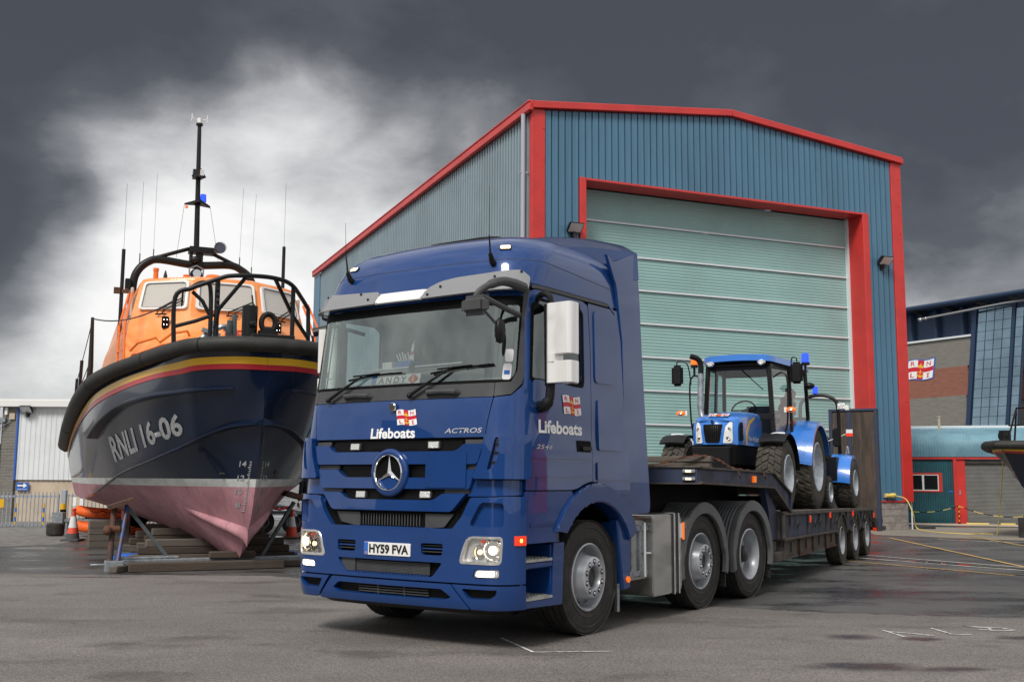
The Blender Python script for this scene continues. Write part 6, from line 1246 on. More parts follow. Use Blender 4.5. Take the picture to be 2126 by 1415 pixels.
# ================================================================= LIFEBOAT
BO,BR=(-4.45,17.6,0),.42
boat=thing('lifeboat','large navy and pink hulled lifeboat with orange wheelhouse propped ashore','lifeboat',BO,BR)
SHR=[(0,-2.10,3.33),(.50,-2.02,3.33),(1.0,-1.62,3.31),(1.28,-.75,3.28),(1.50,.10,3.24),(1.86,1.3,3.15),(2.13,2.8,3.02),(2.25,5.2,2.79),(2.28,8.5,2.50),(2.24,12.6,2.22)]
MID=[(0,-2.0,2.75),(.40,-1.90,2.72),(.86,-1.42,2.66),(1.10,-.88,2.63),(1.42,-.10,2.58),(1.76,1.25,2.46),(2.03,2.9,2.15),(2.15,5.6,1.9),(2.18,9,1.75),(2.15,12.6,1.6)]
CHN=[(0,-1.93,2.19),(.38,-1.54,2.14),(.71,-1.06,2.0),(.89,-.64,1.90),(1.27,.56,1.69),(1.62,2.19,1.48),(1.76,3.29,1.31),(1.97,6.3,.99),(2.0,9,.93),(1.98,12.6,.95)]
KEL=[(0,-1.93,2.19),(.0,-1.77,1.86),(.0,-1.54,1.36),(.0,-1.21,.76),(.0,-.62,.32),(.0,-.30,.13),(.0,.9,.12),(.0,4,.18),(.0,8,.30),(.0,12.6,.55)]
def crv(T,s):
    s=max(0,min(1,s))*(len(T)-1); i=min(int(s),len(T)-2); t=s-i; P=[Vector(T[max(0,min(len(T)-1,i+k))]) for k in (-1,0,1,2)]
    return .5*((2*P[1])+(P[2]-P[0])*t+(2*P[0]-5*P[1]+4*P[2]-P[3])*t*t+(3*P[1]-P[0]-3*P[2]+P[3])*t**3)
def hull(s,t):
    k,c,m,h=crv(KEL,s),crv(CHN,s),crv(MID,s),crv(SHR,s)
    if t<=1:
        p=k.lerp(c,t); hol=.10*min(1,s*4)*math.sin(PI*min(1,t*1.0)); p.x-=hol*.75*(1 if s>.3 else s/.3); p.x=max(p.x,.035*min(1,s*14)*(1 if t<.15 else 1)) if t>0 else 0
        p.z-=.05*math.sin(PI*t)*min(1,s*5) if False else 0
    elif t<=1.5: p=c.lerp(m,(t-1)*2)
    else: p=m.lerp(h,(t-1.5)*2)
    if t>1: # smooth through the knuckle
        u=(t-1); a=c*(1-u)*(1-2*u)+m*4*u*(1-u)+h*u*(2*u-1); p=p.lerp(a,.6)
    return p
NS,NT=90,30
bm=bmesh.new(); vs=[]
for sg in (-1,1):
    g=[[bm.verts.new((lambda p:(sg*p.x,p.y,p.z))(hull(i/NS,2*j/NT))) for i in range(NS+1)] for j in range(NT+1)]
    for j in range(NT):
        for i in range(NS):
            f=(g[j][i],g[j][i+1],g[j+1][i+1],g[j+1][i]); 
            try: bm.faces.new(f)
            except ValueError: pass
    vs.append(g)
tr_=[vs[0][j][NS] for j in range(NT+1)]+[vs[1][j][NS] for j in range(NT,-1,-1)]; bm.faces.new(tr_)
bmesh.ops.remove_doubles(bm,verts=bm.verts,dist=.004)
for z in (1.265,1.385): bmesh.ops.bisect_plane(bm,geom=bm.verts[:]+bm.edges[:]+bm.faces[:],plane_co=(0,0,z),plane_no=(0,0,1))
bmesh.ops.recalc_face_normals(bm,faces=bm.faces)
from mathutils.bvhtree import BVHTree
bmesh.ops.triangulate(bm,faces=[f for f in bm.faces if len(f.verts)>4])
HB=BVHTree.FromBMesh(bm)
for nm,m_,lo,hi in (('topsides','boat_navy',1.385,9),('boot_band','white_band',1.265,1.385),('hull_bottom','antifoul',-9,1.265)):
    b2=bm.copy(); bmesh.ops.delete(b2,geom=[f for f in b2.faces if not lo<f.calc_center_median().z<=hi],context='FACES'); me=bpy.data.meshes.new(nm); b2.to_mesh(me); b2.free(); me.materials.append(M[m_]); finish(me,True,38); link(bpy.data.objects.new(nm,me),boat)
bm.free()
def side_cast(sg):
    def f(y,z,w):
        o,n,i,d=HB.ray_cast(Vector((sg*6,y,z)),Vector((-sg,0,0)))
        if o is None: return Vector((0,y,z))
        n=n if n.x*sg>0 else -n; return o+n*w
    return f
def front_cast(x,z,w):
    o,n,i,d=HB.ray_cast(Vector((x,-6,z)),Vector((0,1,0)))
    if o is None: return Vector((x,-1.5,z))
    n=n if n.y<0 else -n; return o+n*w
# stripes following the sheer, fender
def strip(nm,d0,d1,m_,off,sg):
    V=[];K=120
    for i in range(K+1):
        s=i/K*.999
        h,m=crv(SHR,s),crv(MID,s); L=(h-m).length
        for d in (d0,d1):
            t=2-d/L*.5; p=hull(s,t); q=hull(min(1,s+.004),t); e=hull(s,t-.03); n=(q-p).cross(p-e); n.normalize(); 
            if n.x<0 and s>.05: n=-n
            if s<=.05 and n.y>0: n=-n
            p=p+n*off; V.append((sg*p.x,p.y,p.z))
    b=B(); b.add(V,[(2*i,2*i+1,2*i+3,2*i+2) for i in range(K)]); return part(nm,b,m_,boat,recalc=False)
for sg in (-1,1): strip('yellow_stripe',.17,.275,'yellow_paint',.012,sg); strip('red_stripe',.275,.355,'red_paint',.012,sg)
P=[]
for i in range(0,61): p=crv(SHR,1-i/60); P.append(Vector((-(p.x+.075),p.y-.06*(1-min(1,p.x)),p.z+.01)))
for i in range(1,61): p=crv(SHR,i/60); P.append(Vector((p.x+.075,p.y-.06*(1-min(1,p.x)),p.z+.01)))
P=[Vector((-2.25,12.75,2.13))]+P+[Vector((2.25,12.75,2.13))]
b=B(); b.tube(P,[.10]+[.112+.04*min(1,max(0,(p.y+1)/6)) for p in P[1:-1]]+[.10],14); fe=part('rubber_fender',b,'black_rubber',boat,ang=60)
for k in (8,22,36,50,70,84,98,112): b=B(); d=(P[k+1]-P[k]).normalized()*.006; b.tube([P[k]-d,P[k]+d],.116+.04*min(1,max(0,(P[k].y+1)/6)),14); part('fender_joint',b,'matt_black',fe)
b=B(); n=60; b.add([(-crv(SHR,i/n).x,crv(SHR,i/n).y,crv(SHR,i/n).z) for i in range(n+1)]+[(crv(SHR,i/n).x,crv(SHR,i/n).y,crv(SHR,i/n).z) for i in range(n+1)],[(i,i+1,n+2+i,n+1+i) for i in range(n)]); part('deck',b,'galv',boat,recalc=False)
# spray rails: chine rail and the raised knuckle rail
def rail(nm,T,wd,up,sg,m_='boat_navy'):
    C=[crv(T,i/40) for i in range(41)]; V=[]
    cast=side_cast(-1)
    for i,p in enumerate(C):
        k=wd(i/40); q=cast(p.y,p.z,0) if p.x>.15 else Vector((-p.x,p.y,p.z)); q=Vector((-abs(q.x),q.y,q.z)); out=Vector((-1,-.35 if p.y<1 else -.1,0)).normalized()
        for v in (q-out*.03+Vector((0,0,up*k*.9)),q+out*k+Vector((0,0,.01)),q+out*k*.95-Vector((0,0,.012)),q-out*.03-Vector((0,0,.02))): V.append((v.x*(-1 if sg>0 else 1),v.y,v.z))
    b=B(); F=[]
    for i in range(40):
        for j in range(4): a=4*i+j; c=4*i+(j+1)%4; F.append((a,c,c+4,a+4))
    b.add(V,F+[(0,1,2,3),(163,162,161,160)]); part(nm,b,m_,boat,ang=30)
KN=[(.50,-1.88,2.71),(1.04,-1.28,2.68),(1.42,-.13,2.64),(1.75,1.21,2.52),(2.06,2.95,2.10)]
for sg in (-1,1):
    rail('knuckle_rail',KN,lambda t:.03+.16*t**.7,.9,sg); rail('chine_rail',CHN[:9],lambda t:.13*(1-min(1,t*1.6))+.018,.8,sg)
# bow thruster scoops
for sg in (-1,1):
    V=[];K=14
    sc=side_cast(-1)
    def scp(a,t):
        y=-1.02+1.65*a; z=.50+.36*a+(t-.5)*(.30-.19*a); p=sc(y,z,0); h=.11*math.sin(PI*t)*math.sin(PI*min(1,(1-a)*1.25+.0)*.5+.0)*(1 if a>.12 else a/.12); return Vector((-abs(p.x)-h,p.y-.25*h,p.z))
    b=B(); b.grid(scp,18,12); b=b if sg<0 else b.mir(); part('thruster_scoop',b,'antifoul',boat,recalc=False)
# lettering on both bows, draught marks
def hull_text(sg):
    f=side_cast(sg)
    def mp(u,v,w):
        a=u/3.0; b_=v; 
        if sg<0: y=2.28-2.95*a-.10*b_; z=1.66+.40*a+b_*(.45-.12*a)
        else: y=-.67+2.95*a+.0*b_; z=2.06-.40*a+b_*(.33+.12*a)
        return f(y,z,w)
    return mp
for sg in (-1,1): txt('hull_number','RNLI 16-06','decal_grey',boat,hull_text(sg),0,0,3.0,1.0,off=.010,bold=.03,cut=.12,shear=0.)
for sg in (-1,1):
    b=B()
    for k in range(28):
        z=.90+k*.0275; w_=.022 if k%4 else .036; c=sg*.075
        q=[front_cast(c+sg*(0),z,.006),front_cast(c+sg*w_*(1),z,.006)]; b.bar(q[0],q[1],.004,.010,(0,0,1))
    part('draught_ticks',b,'decal_grey',boat,recalc=False,kind='stuff')
    for s_,z in (('14',1.57),('12',1.36),('10',1.155),('8',.945)): 
        w0=.085 if len(s_)>1 else .05; txt('draught_figure',s_,'decal_grey',boat,front_cast,(-.135-w0) if sg<0 else .135,z,w0,.085,off=.006,bold=.02,cut=.04)
for sg in (-1,1): b=B(); q=front_cast(sg*.40,1.47,.0); b.box(q.x-.05,q.x+.05,q.y-.03,q.y+.03,q.z-.015,q.z+.015); part('hull_anode',b,'steel_dark',boat)
# wheelhouse
O='hull_orange'
def loop(z,hf,hs,yf,ys,yb,hb): return [(-hb,yb,z),(-hs,ys,z),(-hf,yf,z),(hf,yf,z),(hs,ys,z),(hb,yb,z)]
Ls=[loop(3.0,.95,1.72,.55,1.75,8.5,1.80),loop(3.62,.85,1.70,1.25,2.15,8.5,1.78),loop(4.15,.62,1.62,1.72,2.45,8.5,1.66),loop(4.30,.60,1.57,1.88,2.52,8.5,1.60),loop(5.0,.55,1.42,2.06,2.72,8.3,1.42),loop(5.06,.50,1.33,2.18,2.80,8.2,1.33)]
b=B(); V=[v for l in Ls for v in l]; F=[(6*j+i,6*j+(i+1)%6,6*j+6+(i+1)%6,6*j+6+i) for j in range(5) for i in range(6)]; b.add(V,F+[tuple(range(30,36))]); wh=part('wheelhouse',b,O,boat,bevel=.03,ang=25,seg=2)
def facet(l0,l1,i):
    A,B_=Vector(l0[i]),Vector(l0[i+1]); C,D=Vector(l1[i]),Vector(l1[i+1])
    n=(B_-A).cross(C-A).normalized()
    if n.y>0: n=-n
    return lambda u,v,w: A.lerp(B_,u).lerp(C.lerp(D,u),v)+n*w
def window(mp,u0,u1,v0,v1):
    o=rp([(u0,v0),(u1,v0),(u1,v1),(u0,v1)],.09,5); i_=rp([(u0+.055,v0+.06),(u1-.055,v0+.06),(u1-.055,v1-.06),(u0+.055,v1-.06)],.07,5)
    w=pp('window',o,'white_paint',wh,mp,off=.06,depth=.05,holes=[i_],bevel=.006); pp('glazing',i_,'boat_window',w,mp,off=.038,depth=0); pp('gasket',rp([(u0+.048,v0+.05),(u1-.048,v0+.05),(u1-.048,v1-.05),(u0+.048,v1-.05)],.075,5),'steel_dark',w,mp,off=.062,depth=.01,holes=[i_]); return w
mat('boat_window',(.52,.49,.44),.05,coat=1.,spec=.8)
mL,mC,mR=facet(Ls[3],Ls[4],1),facet(Ls[3],Ls[4],2),facet(Ls[3],Ls[4],3)
window(mL,.10,.93,.14,.92); window(mC,.04,.96,.14,.92); window(mR,.07,.90,.14,.92)
for mp,u in ((mL,.62),(mC,.70),(mR,.55)):
    b=B(); a=mp(u-.1,-.02,.06); 
    b.tube([mp(u-.18,.0,.05),mp(u-.16,.10,.08),mp(u+.22,.42,.07)],.012,6); b.tube([mp(u-.10,.0,.05),mp(u-.06,.10,.08),mp(u+.24,.36,.07)],.010,6); b.tube([mp(u+.22,.20,.06),mp(u+.21,.62,.06)],.014,6); b.tube([mp(u-.2,.0,.06),mp(u-.02,.0,.06)],.014,6); part('window_wiper',b,'matt_black',wh)
# details on the front
mS=facet(Ls[1],Ls[2],1); mS2=facet(Ls[1],Ls[2],3); mF=facet(Ls[1],Ls[2],2)
for mp,u in ((mS,.62),(mS2,.30)):
    b=B(); c=mp(u,.95,.05); b.box(c.x-.06,c.x+.06,c.y-.04,c.y+.04,c.z-.10,c.z+.10); part('deck_floodlight',b,'matt_black',wh,bevel=.01); b=B()
    for q in range(4): b.sph((c.x+(-.025 if q%2 else .025),c.y-.042,c.z-.05+.09*(q//2)),.014,8,5)
    part('led_lens',b,'chrome',wh,kind='stuff')
b=B(); c=mF(.55,.60,.0); b.cyl((c.x,c.y,c.z),(c.x,c.y-.12,c.z),.12,.10,16); b.box(c.x-.17,c.x+.17,c.y-.05,c.y,c.z+.05,c.z+.09); b.cyl((c.x,c.y-.12,c.z-.03),(c.x,c.y-.16,c.z-.03),.04,n=10); part('deck_fitting',b,'cone_red',wh,bevel=.01)
b=B(); b.cyl((-.12,2.8,5.04),(-.12,2.8,5.15),.20,.18,18); b.cyl((-.12,2.8,5.15),(-.12,2.8,5.22),.17,.12,18); part('roof_dome',b,'orange_trim',wh,bevel=.01)
for x,h,r in ((-1.17,.18,.045),(-.63,.10,.045)): b=B(); b.cyl((x,2.7,5.02),(x,2.7,5.02+h),r,n=12); b.cyl((x,2.7,5.02+h),(x,2.7,5.07+h),r*1.15,n=12); part('roof_vent',b,'orange_trim',wh)
b=B(); b.tube([(-1.0,2.7,5.03),(-1.0,2.7,5.12),(-1.0,2.7,5.22)],[.04,.035,.01],8); part('aerial_base',b,'black_plastic',wh)
for sg in (-1,1):
    b=B()
    for (y0,z0) in ((1.2,3.62),(1.75,3.78)):
        x=sg*1.42 if y0<1.5 else sg*1.28; b.tube([(x-.22,y0,z0-.02),(x-.17,y0-.12,z0+.09),(x+.12,y0-.12,z0+.06),(x+.22,y0,z0-.04)],.022,7); b.tube([(x-.22,y0,z0-.02),(x+.22,y0,z0-.04)],.02,7)
    b=B(); b.tube([(sg*1.68,1.0,3.50),(sg*1.58,.85,3.62),(sg*1.30,.8,3.72),(sg*1.22,.95,3.66),(sg*1.05,.75,3.80),(sg*.80,.78,3.86),(sg*.74,.95,3.80)],.022,7); b.tube([(sg*1.68,1.05,3.42),(sg*1.2,1.0,3.62),(sg*.74,1.0,3.76)],.018,7); part('grab_rails',b,'orange_trim',boat)
    b=B(); b.tube([(sg*1.72,1.6,3.05),(sg*1.74,1.7,4.0),(sg*1.60,2.3,4.7)],.02,7); b.tube([(sg*1.80,2.2,3.0),(sg*1.78,2.4,4.1),(sg*1.62,2.8,4.75)],.02,7)
    for z in (3.3,3.6,3.9): b.bar((sg*1.74,1.7,z),(sg*1.80,2.3,z),.02)
    part('side_ladder',b,'orange_trim',boat)
    b=B(); b.box(sg*1.55-.03,sg*1.55+.03,2.9,3.5,4.35,4.9); part('side_window',b,'boat_window',wh,bevel=.02)
    b=B(); c=(sg*.42,.35,3.62); b.box(c[0]-.24,c[0]+.24,.30,.42,3.58,3.62); b.bar((c[0]-.2,.36,3.6),(c[0]-.05,.36,3.3),.03); b.box(c[0]+.02,c[0]+.12,.3,.4,3.3,3.75); part('deck_locker',b,'white_paint',boat,bevel=.01)
b=B(); b.tube(curve_pts([(-.80,-.35,3.32),(-.75,-.30,3.55),(-.58,-.30,3.72),(-.38,-.35,3.82),(-.30,-.3,3.75)],5),.045,8); b.bar((-.6,-.35,3.35),(-.55,-.35,3.9),.06); b.box(-.72,-.42,-.38,-.28,3.68,3.74,(0,.3,0)); an=part('bow_anchor',b,'galv',boat)
b=B(); b.tube([(-.35,-.5,3.4),(-.30,-.5,3.9)],.05,8); b.tube([(-.22,-.5,3.4),(-.24,-.5,4.0)],.04,8); b.tube([(-.6,-.5,3.45),(-.1,-.55,3.5)],.014,6); b.tube([(-.55,-.5,3.62),(-.1,-.55,3.58)],.012,6); part('anchor_stays',b,'prop_grey',boat)
# bow rails (pulpit)
K_='black_plastic'
RA=curve_pts([(-1.20,-.9,3.40),(-1.21,-.9,4.15),(-.98,-.95,4.30),(-.80,-1.0,4.38),(-.60,-1.05,4.46),(-.45,-1.1,4.51),(-.18,-1.15,4.53),(.22,-1.1,4.54),(.55,-.95,4.49),(.85,-.5,4.33),(1.0,-.3,4.20)],6)
b=B(); b.tube(RA,.036,9); b.tube([(1.0,-.3,4.20),(1.02,-.3,3.35)],.036,9); pr=part('bow_rail',b,K_,boat)
b=B(); b.tube(curve_pts([(-.98,-.9,4.31),(-.86,-.9,4.40),(-.74,-.9,4.41),(-.69,-.9,4.33),(-.67,-.9,4.0),(-.67,-.9,3.35)],5),.034,8); b.tube([(-.96,-.9,4.26),(-.80,-.9,4.12),(-.68,-.9,3.9)],.030,8); b.tube([(-.58,-.9,4.46),(-.58,-.9,3.35)],.04,8); b.tube([(-.18,-1.1,4.52),(-.56,-.95,4.0),(-.60,-.9,3.7)],.032,8); b.tube([(.27,-1.1,4.53),(.62,-.8,4.02),(1.0,-.35,3.70)],.032,8); b.tube([(.62,-.85,4.47),(.62,-.85,3.35)],.036,8); b.tube([(-.62,-.9,3.92),(-.9,-.9,3.80),(-1.2,-.9,3.70)],.030,8); part('rail_stays',b,K_,pr)
b=B()
for k in range(5): b.box(-.60,-.55,-.96,-.93,3.95+k*.09,3.99+k*.09)
part('rail_clamps',b,'steel_dark',pr,kind='stuff')
# bow platform with fairlead and post
b=B(); b.box(-.24,.38,-2.16,-1.35,3.44,3.50); bp=part('bow_platform',b,'black_plastic',boat,bevel=.01)
b=B(); b.cyl((-.21,-1.7,3.49),(-.21,-1.7,3.97),.115,n=22); b.cyl((-.21,-1.80,3.68),(-.15,-1.87,3.68),.05,n=12); part('bow_post',b,'black_plastic',boat,bevel=.01)
b=B(); c=Vector((.06,-1.75,3.72)); b.tube([c+Vector((.105*math.cos(2*PI*i/28),0,.135*math.sin(2*PI*i/28))) for i in range(28)],.042,10,closed=True); b.box(-.08,.20,-1.83,-1.67,3.5,3.60); b.cyl((-.02,-1.75,3.615),(.14,-1.75,3.615),.05,n=14); part('fairlead_ring',b,'black_plastic',boat)
# arch and mast
b=B(); A=curve_pts([(-1.30,6.3,4.9),(-1.29,6.3,5.55),(-1.20,6.3,5.85),(-1.0,6.3,6.05),(-.75,6.3,6.12),(0,6.3,6.06),(.72,6.3,6.12),(1.0,6.3,6.03),(1.20,6.3,5.85),(1.30,6.3,5.5),(1.30,6.3,4.9)],6); b.tube(A,.085,12); ar=part('mast_arch',b,K_,boat,ang=60)
b=B(); b.tube([(-.95,6.3,6.12),(-.15,6.3,6.42)],.045,8); b.tube([(.95,6.3,6.10),(.35,6.3,6.35)],.045,8); b.box(-.16,.40,6.15,6.45,6.32,6.46); b.box(-.14,-.08,6.2,6.4,6.05,6.35); b.box(.0,.14,6.2,6.4,5.95,6.35); b.sph((-.02,6.2,6.16),.12,12,8,(1,.8,.7)); part('mast_step',b,K_,ar,bevel=.01)
b=B(); b.tube([(0,6.3,6.42),(-.03,6.3,8.1),(-.05,6.3,9.25)],[.062,.052,.042],10); b.cyl((-.05,6.3,9.25),(-.05,6.3,9.30),.075,n=12); ms=part('mast',b,K_,boat)
b=B(); b.cyl((-.05,6.3,9.30),(-.05,6.3,9.42),.05,n=10); b.tube([(-.05,6.3,9.36),(-.22,6.3,9.42)],.009,5); b.tube([(-.05,6.3,9.36),(.12,6.3,9.42)],.009,5)
for x in (-.22,.12): b.tube([(x,6.3,9.34),(x,6.3,9.52)],.008,5); b.tube([(x*.8,6.3,9.38),(x,6.3,9.5)],.005,4)
part('wind_sensor',b,'white_plate',ms)
b=B(); b.prism([(6.08,8.02),(6.38,8.02),(6.30,8.22),(6.22,8.22)],0,-.15,.05); b.add([(-.2,6.1,8.02),(.12,6.1,8.02),(.02,6.2,8.24),(-.06,6.2,8.24),(-.1,6.4,8.04),(.05,6.4,8.04)],[(0,1,2,3),(0,3,4),(1,5,2),(3,2,5,4)]); part('steaming_light',b,'black_plastic',ms)
b=B(); b.box(-.02,.06,6.03,6.10,8.04,8.17); part('light_lens',b,'lamp_lens',ms)
b=B(); b.add([(-.30,6.3,7.44),(0,6.1,7.52),(.26,6.3,7.43),(0,6.5,7.50),(-.30,6.3,7.40),(0,6.1,7.46),(.26,6.3,7.38),(0,6.5,7.46)],[(0,1,2,3),(7,6,5,4),(0,4,5,1),(1,5,6,2),(2,6,7,3),(3,7,4,0)]); part('mast_spreader',b,'black_plastic',ms)
b=B(); b.cyl((.10,6.3,7.50),(.10,6.3,7.68),.07,.062,14); part('blue_beacon',b,'blue_lens',ms,bevel=.008); b=B(); b.sph((-.25,6.3,7.36),.035); part('orange_lamp',b,'amber',ms)
b=B(); b.tube([(.40,6.25,6.38),(.45,5.9,6.42)],[.03,.13],16,cap=False); b.tube([(.46,5.89,6.42),(.465,5.87,6.42)],[.135,.135],16,cap=False); h=part('horn',b,'visor_grey',ar); b=B(); b.tube([(.445,5.95,6.42),(.462,5.88,6.42)],[.04,.12],16); part('horn_throat',b,'seat_cloth',h)
b=B(); b.sph((.0,6.15,5.83),.13,14,10); sl=part('searchlight',b,'black_plastic',ar); b=B(); b.cyl((0,6.05,5.83),(0,6.02,5.83),.09,n=16); part('lens',b,'chrome',sl); b=B(); b.tube([(-.14,6.15,5.75),(-.15,6.15,5.95),(0,6.15,6.02),(.15,6.15,5.95),(.14,6.15,5.75)],.02,6); part('yoke',b,'visor_grey',sl)
b=B(); b.box(-1.46,-1.34,6.1,6.3,5.40,5.62); part('nav_lamp',b,'black_plastic',ar,bevel=.01)
b=B()
for (x,y,z0,L,dx) in ((-1.18,6.3,6.0,1.6,0),(-.90,6.3,6.12,1.7,0),(.95,6.3,6.1,1.6,.03),(1.22,6.3,5.9,1.7,.05)): b.tube([(x,y,z0),(x,y,z0+.22)],.014,6); b.tube([(x,y,z0+.22),(x+dx,y,z0+.22+L)],.0032,5)
b.tube([(-.42,6.3,6.2),(-.30,6.3,7.4)],.004,4); b.tube([(.48,6.3,6.2),(.26,6.3,7.4)],.004,4)
part('whip_aerials',b,'prop_grey',ms,kind='stuff')
for (x,y,z0,z1,z2) in ((-1.60,5.0,2.9,6.02,7.4),(1.67,5.0,2.9,6.38,7.8)): b=B(); b.tube([(x,y,z0),(x,y,z1)],[.042,.036],8); a=part('side_aerial',b,K_,boat); b=B(); b.tube([(x,y,z1),(x,y,z2)],.0035,5); part('whip',b,'prop_grey',a)
b=B(); b.bar((-1.60,5,5.15),(-1.35,5,5.15),.07); b.box(-1.75,-1.63,4.95,5.05,5.10,5.22); part('aerial_bracket',b,'rust',boat)
# stanchions and guard wires
b=B(); b.tube([(-2.18,4.0,2.9),(-2.15,4.05,3.5),(-2.16,4.1,4.45)],[.07,.05,.03],8); s1=part('stanchion',b,K_,boat); b=B(); b.tube([(-2.25,6.5,2.65),(-2.22,6.5,3.85)],.035,8); part('stanchion',b,K_,boat); b=B(); b.tube([(-2.26,8.2,2.5),(-2.24,8.2,3.6)],.03,8); part('stanchion',b,K_,boat)
b=B(); b.tube(chainpts((-2.16,4.1,4.43),(-1.20,-.9,4.12),.16,16),.013,5); b.tube(chainpts((-2.16,4.1,4.4),(-2.22,6.5,3.8),.02,6),.009,5); b.tube(chainpts((-2.22,6.5,3.8),(-2.24,8.2,3.55),.02,6),.009,5); b.tube([(-2.16,4.05,3.6),(-2.22,6.5,3.3)],.009,5); b.tube(chainpts((1.0,-.3,4.15),(2.16,4.1,4.3),.15,12),.012,5); part('guard_wires',b,'steel_dark',boat,kind='stuff')
b=B(); b.tube([(2.16,4.1,2.9),(2.16,4.1,4.35)],.04,8); part('stanchion',b,K_,boat)
b=B(); b.lathe([(.05,0),(.05,.12),(.16,.2),(.15,.23)],(-1.95,3.0,3.0),2,14); part('deck_vent',b,'galv',boat)
# stern gear beneath
for s in (-1,1): b=B(); b.prism([(7.6,.95),(8.5,.95),(8.3,.12),(7.8,.12)],0,s*1.05-.08,s*1.05+.08); part('skeg',b,'antifoul',boat,bevel=.03)
b=B(); b.sph((-.75,8.8,.55),.30,12,8,(1,.25,1)); b.sph((-.4,8.7,.62),.2,10,8,(1,.5,.8)); part('propeller',b,'matt_black',boat)
# ================================================================= CRADLE: props and timbers
def btw(x,y,z=0): c,s=math.cos(BR),math.sin(BR); return (BO[0]+x*c-y*s,BO[1]+x*s+y*c,z)
def placed(o,x,y,z=0,label=None,cat=None,group=None,rot=BR): o.location=btw(x,y,z); o.rotation_euler=(0,0,rot); return tag(o,label,cat,group)
for sg,yy in ((-1,-.45),(1,.1)):
    t=thing('hull_prop',('rust and blue' if sg<0 else 'grey')+' steel prop leaning under the lifeboat hull, '+('left of the keel' if sg<0 else 'beside the lorry'),'prop',btw(0,0),BR,'props under the lifeboat hull')
    hx_=1.98 if sg<0 else 1.70; hy=yy+.9
    if sg<0:
        b=B(); b.tube([(-1.93,yy,.1),(-1.88,yy+.3,.98)],.045,10); part('prop_leg',b,'prop_rust',t); b=B(); b.tube([(-1.83,yy-.1,.1),(-1.70,yy+.25,.95)],.035,10); part('prop_leg',b,'prop_blue',t)
        b=B(); b.box(-1.98,-1.60,yy+.1,yy+.5,.97,1.03,(0,-.32,0)); part('prop_head',b,'prop_rust',t); b=B(); b.bar((-1.72,yy+.3,.98),(-1.02,yy+.35,.12),.06,.05); part('brace',b,'prop_grey',t); b=B(); b.box(-2.0,-1.74,yy-.2,yy+.1,0,.16); b.tube([(-2.2,yy,.10),(-1.9,yy,.10)],.02,6); part('prop_foot',b,'galv',t,bevel=.008)
        b=B(); b.cyl((-2.02,yy+.1,.62),(-1.80,yy+.1,.62),.055,n=10); b.sph((-1.98,yy+.05,.6),.07); part('clamp',b,'rust',t)
    else:
        b=B(); b.bar((1.02,yy+.3,1.0),(.48,yy+.2,.12),.07,.05); part('brace',b,'prop_grey',t); b=B(); b.tube([(1.6,yy+.3,1.05),(1.75,yy,.1)],.045,10); part('prop_leg',b,'prop_rust',t); b=B(); b.box(.85,1.6,yy+.1,yy+.7,1.02,1.10,(0,.25,0)); part('prop_head',b,'prop_rust',t)
b=B(); b.box(-1.8,1.9,-.08,.08,.03,.15); b.box(-1.8,-.9,-.06,.06,.15,.19); o=part('cradle_beam',b,'galv',None,bevel=.01); placed(o,0,-.18,0,'grey steel beam lying across beneath the lifeboat bow','beam')
def timber(x0,x1,y,z,w,h,m_,lab,rot=BR,grp='timbers blocking up the lifeboat'):
    b=B(); L=x1-x0; b.box(-L/2,L/2,-w/2,w/2,0,h); b.v=[(a+random.uniform(-.006,.006),c+random.uniform(-.006,.006),d+random.uniform(-.004,.004)) for a,c,d in b.v]; o=part('timber_baulk',b,m_,None,bevel=.012); placed(o,(x0+x1)/2,y,z,lab,'timber',grp,rot); return o
timber(-1.68,.62,-.72,0,.20,.135,'wood_old','long weathered timber in front of the lifeboat keel',BR-.02); timber(-2.0,-1.5,-.60,0,.14,.10,'wood_grey','short pale timber wedge at the left end of the long timber',BR+.9)
timber(-.45,.25,-.30,.15,.22,.10,'wood_old','short timber directly under the lifeboat forefoot'); timber(.30,1.5,-.45,.005,.16,.09,'wood_old','dark timber lying right of the lifeboat keel')
k=0
for (y,n) in ((1.3,3),(2.6,4),(4.2,4)):
    for j in range(n):
        x0=-1.5+.12*j+.1*(y>2); x1=1.25-.1*j; z=j*.125
        if z+.13>.16+ (y-.9)*.02 and False: continue
        if j<1 or y>1: 
            # leave room for the keel: two stacks either side above ground level
            if z+.12>crv(KEL,.62).z: 
                timber(x0,-.10,y,z,.20,.12,'wood_old' if (j+k)%2 else 'wood_grey','timber stacked %s, %s layer, left of the keel'%(('nearest the bow','midway along the keel','farthest under the hull')[k],('bottom','second','third','top')[j])); timber(.10,x1,y,z,.20,.12,'wood_old','timber stacked %s, %s layer, right of the keel'%(('nearest the bow','midway along the keel','farthest under the hull')[k],('bottom','second','third','top')[j]))
            else: timber(x0,x1,y,z,.22,.12,'wood_old','bottom timber crossing under the keel '+('nearest the bow','at the middle','farthest under the hull')[k])
    k+=1
b=B(); b.box(-.38,.38,-.3,.3,0,.52); 
for z in (.13,.26,.39): b.box(-.39,.39,-.31,.31,z,z+.012)
o=part('timber_block',b,'wood_grey',None,bevel=.012); placed(o,-1.55,5.9,0,'squared timber block stack under the hull by the left prop','timber block')
for x,lab in ((-1.45,'left of the keel timbers'),(1.2,'right of the keel timbers')): b=B(); b.box(-.25,.25,-.12,.12,0,.06); b.sph((0,0,.05),.16,10,6,(1.5,.8,.35)); o=part('blue_sack',b,'decal_blue',None); placed(o,x,2.0,0,'crumpled blue cloth on the ground '+lab,'cloth','blue cloths')
